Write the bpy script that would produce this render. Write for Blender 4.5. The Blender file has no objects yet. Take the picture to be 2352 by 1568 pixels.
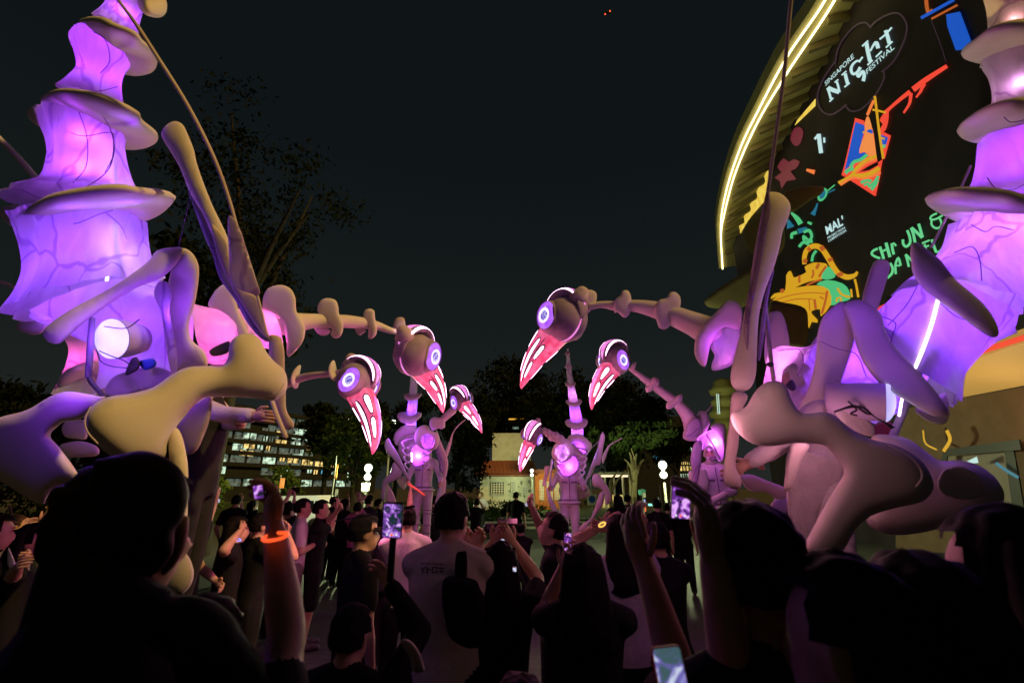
import bpy, bmesh, math, random
import numpy as np
from mathutils import Vector, Matrix, noise
from mathutils.geometry import delaunay_2d_cdt
random.seed(7)
sc = bpy.context.scene
COL = sc.collection
# ------------------------------------------------------------ camera
PITCH = math.radians(17.8)
LENS, PXW, PXH = 16.0, 2352.0, 1568.0
FP = LENS / 36.0 * PXW
CAM = Vector((0, 0, 1.92))
FW = Vector((0, math.cos(PITCH), math.sin(PITCH)))
UPV = Vector((0, -math.sin(PITCH), math.cos(PITCH)))
RT = Vector((1, 0, 0))
cd = bpy.data.cameras.new('camera')
cam = bpy.data.objects.new('camera', cd); COL.objects.link(cam)
cam.location = CAM; cam.rotation_euler = (math.pi / 2 + PITCH, 0, 0)
cd.lens = LENS; cd.sensor_width = 36; cd.clip_start = 0.05; cd.clip_end = 3000
cd.dof.use_dof = True; cd.dof.focus_distance = 6.0; cd.dof.aperture_fstop = 2.8
sc.camera = cam
# ------------------------------------------------------------ world, sun, exposure
SUN_EL, SUN_AZ = math.radians(40), math.radians(118)     # azimuth clockwise from +Y: behind the camera, to the right
wd = bpy.data.worlds.new('World'); sc.world = wd; wd.use_nodes = True
nt = wd.node_tree; nt.nodes.clear()
out = nt.nodes.new('ShaderNodeOutputWorld')
sky = nt.nodes.new('ShaderNodeTexSky'); sky.sky_type = 'NISHITA'; sky.sun_disc = False
sky.sun_elevation = math.radians(-4); sky.sun_rotation = SUN_AZ
b1 = nt.nodes.new('ShaderNodeBackground'); b1.inputs[1].default_value = 0.02
nt.links.new(sky.outputs[0], b1.inputs[0])
tc = nt.nodes.new('ShaderNodeTexCoord'); sx = nt.nodes.new('ShaderNodeSeparateXYZ')
nt.links.new(tc.outputs['Generated'], sx.inputs[0])
rp = nt.nodes.new('ShaderNodeValToRGB')
rp.color_ramp.elements[0].position = 0.0; rp.color_ramp.elements[0].color = (.017, .020, .0182, 1)
rp.color_ramp.elements[1].position = 0.62; rp.color_ramp.elements[1].color = (.0046, .0072, .0082, 1)
e = rp.color_ramp.elements.new(.3); e.color = (.008, .0108, .0108, 1)
nt.links.new(sx.outputs[2], rp.inputs[0])
b2 = nt.nodes.new('ShaderNodeBackground'); nt.links.new(rp.outputs[0], b2.inputs[0])
ad = nt.nodes.new('ShaderNodeAddShader')
nt.links.new(b1.outputs[0], ad.inputs[0]); nt.links.new(b2.outputs[0], ad.inputs[1]); nt.links.new(ad.outputs[0], out.inputs[0])
sl = bpy.data.lights.new('sun', 'SUN'); sl.energy = 2.3; sl.angle = math.radians(3); sl.color = (1, .63, .17)
sun = bpy.data.objects.new('sun', sl); COL.objects.link(sun)
sdir = Vector((math.sin(SUN_AZ) * math.cos(SUN_EL), math.cos(SUN_AZ) * math.cos(SUN_EL), math.sin(SUN_EL)))
sun.rotation_euler = (-sdir).to_track_quat('-Z', 'Y').to_euler()
sc.view_settings.view_transform = 'Standard'; sc.view_settings.look = 'None'
sc.view_settings.exposure = 0.0; sc.view_settings.gamma = 1.0; sc.view_settings.use_curve_mapping = False
sc.cycles.use_denoising = True; sc.cycles.max_bounces = 6; sc.cycles.diffuse_bounces = 3
sc.cycles.transparent_max_bounces = 8; sc.cycles.sample_clamp_indirect = 4.0
sc.cycles.caustics_reflective = False; sc.cycles.caustics_refractive = False
# ------------------------------------------------------------ projection helpers
def W(x, y, d):                                    # a sight line of the photograph at depth d, as a point of the place
    x, y, d = float(x), float(y), float(d)
    return CAM + d * (FW + ((x - PXW / 2) / FP) * RT + ((PXH / 2 - y) / FP) * UPV)
ZN = {1: (.35, 0, 0), 2: (.4, 0, 509.6), 3: (.3, 627.2, 588), 4: (.3, 1097.6, 627.2), 5: (.4, 1607.2, 0), 6: (.45, 1607.2, 548.8),
      7: (.375, 0, 980), 8: (.3, 392, 1058.4), 9: (.275, 901.6, 1058.4), 10: (.325, 1332.8, 1058.4), 11: (.375, 1803.2, 980),
      12: (.2, 470.4, 901.6), 13: (.15, 862.4, 901.6), 14: (.175, 1081.9, 901.6), 15: (.2, 1372, 901.6), 16: (.3, 1568, 392), 17: (.16, 1865.9, 15.7), 18: (.17, 1881.6, 203.8), 19: (.21, 1740.5, 439), 20: (.15, 1960, 470.4), 0: (1, 0, 0)}
def Z(k, pts):
    s, ox, oy = ZN[k]
    return [(p[0] * s + ox, p[1] * s + oy) + tuple(p[2:]) for p in pts]
def ray_plane(x, y, axis, val):                    # where a sight line meets the plane axis = val
    v = FW + ((x - PXW / 2) / FP) * RT + ((PXH / 2 - y) / FP) * UPV
    return CAM + v * ((val - CAM[axis]) / v[axis])
def ground(x, d):                                  # a spot on the ground under a column of the photograph
    p = W(x, 1120, d); return Vector((p.x, p.y, 0))
# ------------------------------------------------------------ materials
MATS = {}
def nmat(name):
    m = bpy.data.materials.new(name); m.use_nodes = True; MATS[name] = m
    return m, m.node_tree, m.node_tree.nodes['Principled BSDF']
def pmat(name, col, rough=.7, col2=None, nscale=6, bump=0, bscale=40, spec=.3, metal=0, sheen=0, det=4):
    m, t, b = nmat(name)
    b.inputs['Roughness'].default_value = rough; b.inputs['Specular IOR Level'].default_value = spec
    b.inputs['Metallic'].default_value = metal; b.inputs['Base Color'].default_value = (*col, 1)
    if sheen: b.inputs['Sheen Weight'].default_value = sheen
    tcn = t.nodes.new('ShaderNodeTexCoord')
    if col2:
        n = t.nodes.new('ShaderNodeTexNoise'); n.inputs['Scale'].default_value = nscale; n.inputs['Detail'].default_value = det
        t.links.new(tcn.outputs['Object'], n.inputs['Vector'])
        r = t.nodes.new('ShaderNodeValToRGB'); r.color_ramp.elements[0].position = .35; r.color_ramp.elements[1].position = .68
        r.color_ramp.elements[0].color = (*col, 1); r.color_ramp.elements[1].color = (*col2, 1)
        t.links.new(n.outputs[0], r.inputs[0]); t.links.new(r.outputs[0], b.inputs['Base Color'])
    if bump:
        n = t.nodes.new('ShaderNodeTexNoise'); n.inputs['Scale'].default_value = bscale; n.inputs['Detail'].default_value = 3
        t.links.new(tcn.outputs['Object'], n.inputs['Vector'])
        bp = t.nodes.new('ShaderNodeBump'); bp.inputs['Strength'].default_value = bump; bp.inputs['Distance'].default_value = .01
        t.links.new(n.outputs[0], bp.inputs['Height']); t.links.new(bp.outputs[0], b.inputs['Normal'])
    return m
def emat(name, col, st, base=(.02, .02, .02), col2=None, nscale=5, lo=.4, hi=.65):
    m, t, b = nmat(name)
    b.inputs['Base Color'].default_value = (*base, 1); b.inputs['Roughness'].default_value = .5
    b.inputs['Emission Color'].default_value = (*col, 1); b.inputs['Emission Strength'].default_value = st
    if col2:
        tcn = t.nodes.new('ShaderNodeTexCoord'); n = t.nodes.new('ShaderNodeTexNoise'); n.inputs['Scale'].default_value = nscale
        t.links.new(tcn.outputs['Object'], n.inputs['Vector'])
        r = t.nodes.new('ShaderNodeValToRGB'); r.color_ramp.elements[0].position = lo; r.color_ramp.elements[1].position = hi
        r.color_ramp.elements[0].color = (*col, 1); r.color_ramp.elements[1].color = (*col2, 1)
        t.links.new(n.outputs[0], r.inputs[0]); t.links.new(r.outputs[0], b.inputs['Emission Color'])
    return m
def fabric(name, col, trans=.6, wr=.5, sheer=.0):
    m = bpy.data.materials.new(name); m.use_nodes = True; MATS[name] = m
    t = m.node_tree; t.nodes.clear(); N = t.nodes.new; L = t.links.new
    o = N('ShaderNodeOutputMaterial'); d = N('ShaderNodeBsdfDiffuse'); tr = N('ShaderNodeBsdfTranslucent')
    mx = N('ShaderNodeMixShader'); mx.inputs[0].default_value = trans
    tcn = N('ShaderNodeTexCoord'); mp = N('ShaderNodeMapping'); mp.inputs['Scale'].default_value = (5, 5, 1.3)
    L(tcn.outputs['Object'], mp.inputs[0])
    n = N('ShaderNodeTexNoise'); n.inputs['Scale'].default_value = 2.2; n.inputs['Detail'].default_value = 2.5; n.inputs['Distortion'].default_value = .6
    L(mp.outputs[0], n.inputs['Vector'])
    r = N('ShaderNodeValToRGB'); r.color_ramp.elements[0].position = .3; r.color_ramp.elements[1].position = .7
    r.color_ramp.elements[0].color = (col[0] * .8, col[1] * .76, col[2] * .82, 1); r.color_ramp.elements[1].color = (*col, 1)
    L(n.outputs[0], r.inputs[0])
    # sewn seams and tension creases
    mp2 = N('ShaderNodeMapping'); mp2.inputs['Scale'].default_value = (3.4, 3.4, 2.2); mp2.inputs['Rotation'].default_value = (.3, .5, .2); L(tcn.outputs['Object'], mp2.inputs[0])
    n2 = N('ShaderNodeTexNoise'); n2.inputs['Scale'].default_value = 1.3; L(mp2.outputs[0], n2.inputs['Vector'])
    va = N('ShaderNodeVectorMath'); va.operation = 'MULTIPLY_ADD'; va.inputs[1].default_value = (.55, .55, .55); L(n2.outputs['Color'], va.inputs[0]); L(mp2.outputs[0], va.inputs[2])
    vo = N('ShaderNodeTexVoronoi'); vo.feature = 'DISTANCE_TO_EDGE'; vo.inputs['Scale'].default_value = .62; L(va.outputs[0], vo.inputs['Vector'])
    r2 = N('ShaderNodeValToRGB'); r2.color_ramp.elements[0].position = .008; r2.color_ramp.elements[0].color = (.68, .55, .78, 1); r2.color_ramp.elements[1].position = .018; r2.color_ramp.elements[1].color = (1, 1, 1, 1); L(vo.outputs['Distance'], r2.inputs[0])
    mu = N('ShaderNodeMix'); mu.data_type = 'RGBA'; mu.blend_type = 'MULTIPLY'; mu.inputs[0].default_value = 1; L(r.outputs[0], mu.inputs[6]); L(r2.outputs[0], mu.inputs[7])
    L(mu.outputs[2], d.inputs[0]); L(mu.outputs[2], tr.inputs[0])
    bp = N('ShaderNodeBump'); bp.inputs['Strength'].default_value = wr; bp.inputs['Distance'].default_value = .03
    L(n.outputs[0], bp.inputs['Height']); L(bp.outputs[0], d.inputs['Normal']); L(bp.outputs[0], tr.inputs['Normal'])
    L(d.outputs[0], mx.inputs[1]); L(tr.outputs[0], mx.inputs[2])
    g = N('ShaderNodeBsdfGlossy'); g.inputs['Roughness'].default_value = .35; L(bp.outputs[0], g.inputs['Normal'])
    m2 = N('ShaderNodeMixShader'); m2.inputs[0].default_value = .05
    L(mx.outputs[0], m2.inputs[1]); L(g.outputs[0], m2.inputs[2]); L(m2.outputs[0], o.inputs[0])
    return m
foam = pmat('foam', (.66, .58, .52), .85, (.75, .68, .62), 3, .18, 260, .15, sheen=.15)
foam2 = pmat('foam_dusty', (.5, .4, .38), .85, (.62, .52, .5), 4, .2, 220, .15)
skull = pmat('skull_foam', (.3, .235, .28), .75, (.38, .3, .35), 3, .12, 180, .2)
fab = fabric('lit_fabric', (.86, .82, .9))
fab2 = fabric('lit_fabric_pink', (.9, .78, .84), .6, .4)
suit = pmat('suit_cloth', (.55, .5, .5), .9, (.68, .62, .62), 9, .5, 60, .1)
dark = pmat('dark_plastic', (.02, .02, .022), .45, None, 5, 0, 40, .4)
metal = pmat('worn_metal', (.25, .22, .22), .4, (.35, .3, .3), 20, 0, 40, .5, .6)
seam = pmat('fabric_seam', (.3, .14, .42), .8)
cable = pmat('cable', (.03, .025, .03), .5)
# ------------------------------------------------------------ object helpers
def link(name, me, m=None, parent=None, smooth=True):
    o = bpy.data.objects.new(name, me); COL.objects.link(o)
    if m is not None:
        for k in (m if isinstance(m, (list, tuple)) else [m]): me.materials.append(k)
    if parent is not None:
        o.parent = parent; o.matrix_parent_inverse = parent.matrix_world.inverted() if parent.type != 'EMPTY' else Matrix.Translation(-parent.location)
    if smooth and len(me.polygons): me.polygons.foreach_set('use_smooth', [True] * len(me.polygons))
    return o
def tag(o, label=None, cat=None, group=None, kind=None):
    if label: o['label'] = label
    if cat: o['category'] = cat
    if group: o['group'] = group
    if kind: o['kind'] = kind
    return o
def thing(name, loc, label, cat, group=None):
    o = bpy.data.objects.new(name, None); COL.objects.link(o); o.location = loc; o.empty_display_size = .2
    return tag(o, label, cat, group)
def mesh(name, V, Fc):
    me = bpy.data.meshes.new(name); me.from_pydata([tuple(v) for v in V], [], Fc); me.update(); return me
def cat_closed(P, n):
    P = np.array(P, float); m = len(P); o = []
    for i in range(m):
        a, b, c, d = P[i - 1], P[i], P[(i + 1) % m], P[(i + 2) % m]
        for k in range(n):
            t = k / n
            o.append(.5 * (2 * b + (c - a) * t + (2 * a - 5 * b + 4 * c - d) * t * t + (3 * b - a - 3 * c + d) * t ** 3))
    return np.array(o)
def cat_open(P, n):
    P = np.array(P, float); m = len(P); o = []
    if m == 2: return np.array([P[0] + (P[1] - P[0]) * k / n for k in range(n + 1)])
    for i in range(m - 1):
        a = P[i - 1] if i else 2 * P[0] - P[1]; b, c = P[i], P[i + 1]; d = P[i + 2] if i + 2 < m else 2 * P[-1] - P[-2]
        for k in range(n):
            t = k / n
            o.append(.5 * (2 * b + (c - a) * t + (2 * a - 5 * b + 4 * c - d) * t * t + (3 * b - a - 3 * c + d) * t ** 3))
    o.append(P[-1]); return np.array(o)
def inside(px, py, poly):
    r = np.zeros(px.shape, bool); n = len(poly)
    for i in range(n):
        x0, y0 = poly[i]; x1, y1 = poly[(i + 1) % n]
        if y0 == y1: continue
        c = ((y0 > py) != (y1 > py)) & (px < (x1 - x0) * (py - y0) / (y1 - y0) + x0)
        r ^= c
    return r
def depth_fn(dep):
    if not isinstance(dep, (list, tuple)): return lambda x, y: np.full(np.shape(x), float(dep))
    A = np.array(dep, float)
    if len(A) == 2:
        v = A[1, :2] - A[0, :2]; L2 = float(v @ v)
        return lambda x, y: A[0, 2] + (A[1, 2] - A[0, 2]) * np.clip(((np.asarray(x) - A[0, 0]) * v[0] + (np.asarray(y) - A[0, 1]) * v[1]) / L2, -.4, 1.4)
    M = np.c_[A[:, :2], np.ones(len(A))]; s = np.linalg.lstsq(M, A[:, 2], rcond=None)[0]
    return lambda x, y: s[0] * np.asarray(x) + s[1] * np.asarray(y) + s[2]
def inflate_mesh(name, pts, dep, k=1.0, cap=None, res=24, n=4, back=1.0):
    """a soft solid, round in section like a stuffed or carved foam piece, from its outline"""
    poly = cat_closed([p[:2] for p in pts], n)
    x0, y0 = poly.min(0); x1, y1 = poly.max(0); L = max(x1 - x0, y1 - y0); cell = L / res
    G = 64; g = L / G; nx = int((x1 - x0) / g) + 5; ny = int((y1 - y0) / g) + 5
    gx = x0 - 2 * g + np.arange(nx) * g; gy = y0 - 2 * g + np.arange(ny) * g
    X, Y = np.meshgrid(gx, gy); ins = inside(X, Y, poly); u = np.zeros(X.shape)
    rhs = 2.6 * g * g
    for it in range(420):
        v = np.zeros_like(u); v[1:-1, 1:-1] = .25 * (u[:-2, 1:-1] + u[2:, 1:-1] + u[1:-1, :-2] + u[1:-1, 2:] + rhs)
        u = np.where(ins, v, 0)
    def samp(x, y):
        fx = np.clip((x - gx[0]) / g, 0, nx - 1.001); fy = np.clip((y - gy[0]) / g, 0, ny - 1.001)
        i = fx.astype(int); j = fy.astype(int); a = fx - i; b = fy - j
        return u[j, i] * (1 - a) * (1 - b) + u[j, i + 1] * a * (1 - b) + u[j + 1, i] * (1 - a) * b + u[j + 1, i + 1] * a * b
    px = np.arange(x0 + cell * .5, x1, cell); py = np.arange(y0 + cell * .5, y1, cell)
    PX, PY = np.meshgrid(px, py); PX[::2] += cell * .5; PX, PY = PX.ravel(), PY.ravel()
    def bd(x, y):
        D = np.full(x.shape, 1e9)
        for i in range(len(poly)):
            a = poly[i]; b = poly[(i + 1) % len(poly)]; v = b - a; l2 = v @ v + 1e-9
            t = np.clip(((x - a[0]) * v[0] + (y - a[1]) * v[1]) / l2, 0, 1)
            D = np.minimum(D, (x - a[0] - t * v[0]) ** 2 + (y - a[1] - t * v[1]) ** 2)
        return np.sqrt(D)
    ok = inside(PX, PY, poly); PX, PY = PX[ok], PY[ok]; D = bd(PX, PY); ok = D > cell * .75; PX, PY = PX[ok], PY[ok]
    tg = np.roll(poly, -1, 0) - np.roll(poly, 1, 0); nn = np.c_[-tg[:, 1], tg[:, 0]]; nn /= (np.linalg.norm(nn, axis=1)[:, None] + 1e-9)
    area = .5 * np.sum(poly[:, 0] * np.roll(poly[:, 1], -1) - np.roll(poly[:, 0], -1) * poly[:, 1])
    if area < 0: nn = -nn
    ex = []
    for off in (.12, .42):
        q = poly + nn * cell * off; dq = bd(q[:, 0], q[:, 1]); ok = inside(q[:, 0], q[:, 1], poly) & (dq > cell * off * .8); ex.append(q[ok])
    pts2 = [Vector(p) for p in poly] + [Vector((a, b)) for a, b in zip(PX, PY)] + [Vector(p) for q in ex for p in q]
    vo, eo, fo, *_ = delaunay_2d_cdt(pts2, [], [list(range(len(poly)))], 1, 1e-3)
    vx = np.array([v[0] for v in vo]); vy = np.array([v[1] for v in vo])
    cnt = {}
    for f in fo:
        for i in range(len(f)):
            e_ = tuple(sorted((f[i], f[(i + 1) % len(f)]))); cnt[e_] = cnt.get(e_, 0) + 1
    bset = {i for e_, c in cnt.items() if c == 1 for i in e_}
    # near the rim the grid is coarse: blend with the distance law
    h = k * np.sqrt(np.maximum(samp(vx, vy), 0) + 1e-9)
    db = bd(vx, vy); hm = k * np.sqrt(np.maximum(db * L * .5, 0)); h = np.minimum(h, hm)
    small = db < g * 1.6; h = np.where(small, np.maximum(h, k * np.sqrt(np.maximum(db, 0) * g * 3.0)), h)
    if cap: h = h / (1 + (h / cap) ** 3) ** (1 / 3)
    d = depth_fn(dep)(vx, vy); V = []; idx = {}
    for i in range(len(vo)):
        hh = 0 if i in bset else h[i]; V.append(W(vx[i], vy[i], d[i] - hh * d[i] / FP))
    bk = {}
    for i in range(len(vo)):
        if i in bset: bk[i] = i
        else: bk[i] = len(V); V.append(W(vx[i], vy[i], d[i] + back * h[i] * d[i] / FP))
    Fc = []
    for f in fo:
        Fc.append(list(f)); Fc.append([bk[i] for i in reversed(f)])
    me = mesh(name, V, Fc)
    bm = bmesh.new(); bm.from_mesh(me); bmesh.ops.recalc_face_normals(bm, faces=bm.faces); bm.to_mesh(me); bm.free()
    return me
def inflate(name, pts, dep, m, parent=None, **kw):
    return link(name, inflate_mesh(name, pts, dep, **kw), m, parent)
def frames(P):
    T = [(P[min(i + 1, len(P) - 1)] - P[max(i - 1, 0)]).normalized() for i in range(len(P))]
    a = Vector((0, 0, 1)) if abs(T[0].z) < .9 else Vector((1, 0, 0))
    n = (a - T[0] * a.dot(T[0])).normalized(); R = []
    for t in T:
        n = (n - t * n.dot(t)).normalized(); R.append((n, t.cross(n)))
    return T, R
def add_tube(V, Fc, P, r, seg=10, caps=True, flat=1.0):
    T, R = frames(P); rings = []
    PP = list(P); rr = list(r); RR = list(R)
    if caps:
        a, b = r[0], r[-1]
        PP = [P[0] - T[0] * a * .9, P[0] - T[0] * a * .6] + PP + [P[-1] + T[-1] * b * .6, P[-1] + T[-1] * b * .9]
        rr = [a * .4, a * .8] + rr + [b * .8, b * .4]; RR = [R[0]] * 2 + RR + [R[-1]] * 2
    for p, q, (u, v) in zip(PP, rr, RR):
        b0 = len(V)
        for k in range(seg):
            an = 2 * math.pi * k / seg; V.append(p + u * (q * math.cos(an)) + v * (q * flat * math.sin(an)))
        rings.append(b0)
    for a, b in zip(rings[:-1], rings[1:]):
        for k in range(seg):
            Fc.append([a + k, a + (k + 1) % seg, b + (k + 1) % seg, b + k])
    if caps:
        Fc.append([rings[0] + k for k in reversed(range(seg))]); Fc.append([rings[-1] + k for k in range(seg)])
def tube3(name, P, r, m, parent=None, seg=10, flat=1.0, sub=0, caps=True):
    P = [Vector(p) for p in P]; r = list(r) if isinstance(r, (list, tuple)) else [r] * len(P)
    if sub:
        Q = cat_open([(*p, q) for p, q in zip(P, r)], sub); P = [Vector(q[:3]) for q in Q]; r = [max(q[3], 1e-4) for q in Q]
    V, Fc = [], []; add_tube(V, Fc, P, r, seg, caps, flat)
    return link(name, mesh(name, V, Fc), m, parent)
def tube(name, pts, m, parent=None, seg=10, sub=5, flat=1.0):          # pts: x, y, depth, radius in picture units
    return tube3(name, [W(p[0], p[1], p[2]) for p in pts], [p[3] * p[2] / FP for p in pts], m, parent, seg, flat, sub)
def loft(name, rows, m, parent=None, seg=40, sub=6, ratio=.9, pleat=.035, seed=0, thick=0):
    """stretched fabric sleeve; rows: left x,y, right x,y, depth (, pleat factor)"""
    Q = cat_open([tuple(r[:5]) + ((r[5] if len(r) > 5 else 1.0),) for r in rows], sub)
    V, Fc = [], []
    cs = [(W(q[0], q[1], q[4]), W(q[2], q[3], q[4])) for q in Q]; cen = [(a + b) / 2 for a, b in cs]
    rnd = random.Random(seed); ph = [rnd.uniform(0, 6.28) for _ in range(6)]; fr = [rnd.randint(5, 9), rnd.randint(11, 17), rnd.randint(19, 26)]
    for i, q in enumerate(Q):
        a = (cs[i][1] - cs[i][0]) / 2; t = cen[min(i + 1, len(cen) - 1)] - cen[max(i - 1, 0)]
        b = t.cross(a).normalized() * a.length * ratio
        for k in range(seg):
            an = 2 * math.pi * k / seg
            w = 1 + pleat * q[5] * (math.sin(fr[0] * an + ph[0] + i * .05) * .9 + math.sin(fr[1] * an + ph[1] - i * .04) * .6 + math.sin(fr[2] * an + ph[2]) * .35)
            V.append(cen[i] + (a * math.cos(an) + b * math.sin(an)) * w)
    for i in range(len(Q) - 1):
        for k in range(seg):
            Fc.append([i * seg + k, i * seg + (k + 1) % seg, (i + 1) * seg + (k + 1) % seg, (i + 1) * seg + k])
    return link(name, mesh(name, V, Fc), m, parent)
def plate(name, loop, cen, thick, m, parent=None, n=5, rings=7, hole=0.0):
    """foam brim: the outer edge is a closed space curve (x, y, depth), the middle a point; thick in metres"""
    Lp = [W(*p) for p in loop]; C = W(*cen)
    if name == 'tail_vertebra': Lp = [C + (p - C) * 1.07 for p in Lp]
    Q = [Vector(q) for q in cat_closed([tuple(p) for p in Lp], n)]; m_ = len(Q)
    nrm = Vector((0, 0, 0))
    for i in range(m_): nrm += (Q[i] - C).cross(Q[(i + 1) % m_] - C)
    nrm.normalize()
    rs = [0.0] + [1 - (1 - k / rings) ** 1.7 for k in range(1, rings + 1)]
    V, Fc = [], []; top, bot = [], []
    for s, lst in ((1, top), (-1, bot)):
        for r in rs:
            th = thick * .5 * (max(0, 1 - r ** 5)) ** .5
            if r == 0: lst.append([len(V)]); V.append(C + nrm * s * th)
            else:
                if r == rs[-1] and s == -1: lst.append(top[-1]); continue
                ids = []
                for i in range(m_):
                    ids.append(len(V)); V.append(C.lerp(Q[i], r) + nrm * s * th)
                lst.append(ids)
    for s, lst in ((1, top), (-1, bot)):
        for j in range(len(lst) - 1):
            for i in range(m_):
                i2 = (i + 1) % m_
                f = [lst[0][0], lst[1][i], lst[1][i2]] if j == 0 else [lst[j][i], lst[j + 1][i], lst[j + 1][i2], lst[j][i2]]
                Fc.append(f if s > 0 else f[::-1])
    return link(name, mesh(name, V, Fc), m, parent)
def ellipsoid(name, c, ax, m, parent=None, seg=24, rings=14):
    V, Fc = [], []; A, B, Cc = ax
    for j in range(rings + 1):
        t = math.pi * j / rings
        for i in range(seg):
            p = 2 * math.pi * i / seg; V.append(c + A * (math.sin(t) * math.cos(p)) + B * (math.sin(t) * math.sin(p)) + Cc * math.cos(t))
    for j in range(rings):
        for i in range(seg): Fc.append([j * seg + i, j * seg + (i + 1) % seg, (j + 1) * seg + (i + 1) % seg, (j + 1) * seg + i])
    return link(name, mesh(name, V, Fc), m, parent)
def disc_can(name, c, axis, r, length, m, parent=None, seg=28):       # short lamp can, open face towards axis
    return tube3(name, [c - axis * length, c - axis * length * .98, c - axis * length * .5, c], [r * .02, r * .7, r * .92, r], m, parent, seg, caps=False)
def disc(c, axis, r, seg=28):
    a = axis.orthogonal().normalized(); b = axis.cross(a); V = [c]
    for q in (.5, 1.0):
        for k in range(seg): V.append(c + (a * math.cos(2 * math.pi * k / seg) + b * math.sin(2 * math.pi * k / seg)) * r * q)
    Fc = [[0, 1 + k, 1 + (k + 1) % seg] for k in range(seg)] + [[1 + k, 1 + seg + k, 1 + seg + (k + 1) % seg, 1 + (k + 1) % seg] for k in range(seg)]
    return V, Fc
def lamp(loc, col, w, parent=None, rad=.05, name='led_and_fill'):  # default name covers real LEDs and the added fills near the puppets
    l = bpy.data.lights.new(name, 'POINT'); l.color = col; l.energy = w; l.shadow_soft_size = rad
    o = bpy.data.objects.new(name, l); COL.objects.link(o); o.location = loc
    if parent is not None: o.parent = parent; o.matrix_parent_inverse = Matrix.Translation(-parent.location)
    return o
def bx(V, Fc, lo, hi):
    b = len(V); x0, y0, z0 = lo; x1, y1, z1 = hi
    V += [Vector(p) for p in ((x0, y0, z0), (x1, y0, z0), (x1, y1, z0), (x0, y1, z0), (x0, y0, z1), (x1, y0, z1), (x1, y1, z1), (x0, y1, z1))]
    Fc += [[b + i for i in f] for f in ((3, 2, 1, 0), (4, 5, 6, 7), (0, 1, 5, 4), (1, 2, 6, 5), (2, 3, 7, 6), (3, 0, 4, 7))]
def obox(V, Fc, c, a, b, d):                       # oriented box: centre and three half axes
    k = len(V)
    for s in ((-1, -1, -1), (1, -1, -1), (1, 1, -1), (-1, 1, -1), (-1, -1, 1), (1, -1, 1), (1, 1, 1), (-1, 1, 1)):
        V.append(c + a * s[0] + b * s[1] + d * s[2])
    Fc += [[k + i for i in f] for f in ((3, 2, 1, 0), (4, 5, 6, 7), (0, 1, 5, 4), (1, 2, 6, 5), (2, 3, 7, 6), (3, 0, 4, 7))]
def boxo(name, lo, hi, m, parent=None):
    V, Fc = [], []; bx(V, Fc, lo, hi); return link(name, mesh(name, V, Fc), m, parent, False)
# ------------------------------------------------------------ ground
def ground_mat():
    m, t, b = nmat('paving'); N = t.nodes.new; L = t.links.new
    g = N('ShaderNodeNewGeometry'); n = N('ShaderNodeTexNoise'); n.inputs['Scale'].default_value = .6; n.inputs['Detail'].default_value = 8
    L(g.outputs['Position'], n.inputs['Vector'])
    n2 = N('ShaderNodeTexNoise'); n2.inputs['Scale'].default_value = 60; L(g.outputs['Position'], n2.inputs['Vector'])
    r = N('ShaderNodeValToRGB'); r.color_ramp.elements[0].color = (.035, .032, .03, 1); r.color_ramp.elements[1].color = (.085, .078, .07, 1)
    L(n.outputs[0], r.inputs[0])
    bk = N('ShaderNodeTexBrick'); bk.inputs['Scale'].default_value = 1.6; bk.inputs['Mortar Size'].default_value = .012; bk.inputs['Color1'].default_value = (1, 1, 1, 1); bk.inputs['Color2'].default_value = (.8, .8, .8, 1); bk.inputs['Mortar'].default_value = (.35, .35, .35, 1)
    L(g.outputs['Position'], bk.inputs['Vector'])
    mx = N('ShaderNodeMix'); mx.data_type = 'RGBA'; mx.blend_type = 'MULTIPLY'; mx.inputs[0].default_value = 1
    L(r.outputs[0], mx.inputs[6]); L(bk.outputs[0], mx.inputs[7]); L(mx.outputs[2], b.inputs['Base Color'])
    b.inputs['Roughness'].default_value = .75
    bp = N('ShaderNodeBump'); bp.inputs['Strength'].default_value = .3; L(n2.outputs[0], bp.inputs['Height']); L(bp.outputs[0], b.inputs['Normal'])
    return m
S = 900; me = mesh('ground', [(-S, -20, 0), (S, -20, 0), (S, S, 0), (-S, S, 0)], [[0, 1, 2, 3]])
tag(link('ground', me, ground_mat(), None, False), kind='structure')
lawn = pmat('lawn', (.02, .035, .008), .95, (.04, .055, .014), 3, .8, 30)
o = boxo('lawn', (-40, 27.5, 0), (9, 60, .16), lawn); tag(o, kind='structure')
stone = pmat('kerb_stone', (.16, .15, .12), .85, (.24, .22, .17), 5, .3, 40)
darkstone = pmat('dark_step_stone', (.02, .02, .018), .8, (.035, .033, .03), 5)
for i, (y, x0, x1, h) in enumerate(((19.6, -5.5, 9.5, .42), (22.6, -6.5, 10.5, .42), (25.6, -7.5, 11.5, .42))):
    o = thing('low_bench_wall', ((x0 + x1) / 2, y, 0), 'low dark stone bench wall across the plaza, %s of three rows' % ('nearest', 'middle', 'farthest')[i], 'wall', 'low bench walls')
    n = 10; w = (x1 - x0) / n
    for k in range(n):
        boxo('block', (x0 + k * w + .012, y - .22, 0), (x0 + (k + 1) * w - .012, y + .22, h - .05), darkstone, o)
        boxo('coping', (x0 + k * w + .008, y - .27, h - .048), (x0 + (k + 1) * w - .008, y + .27, h + .01), stone, o)
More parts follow.
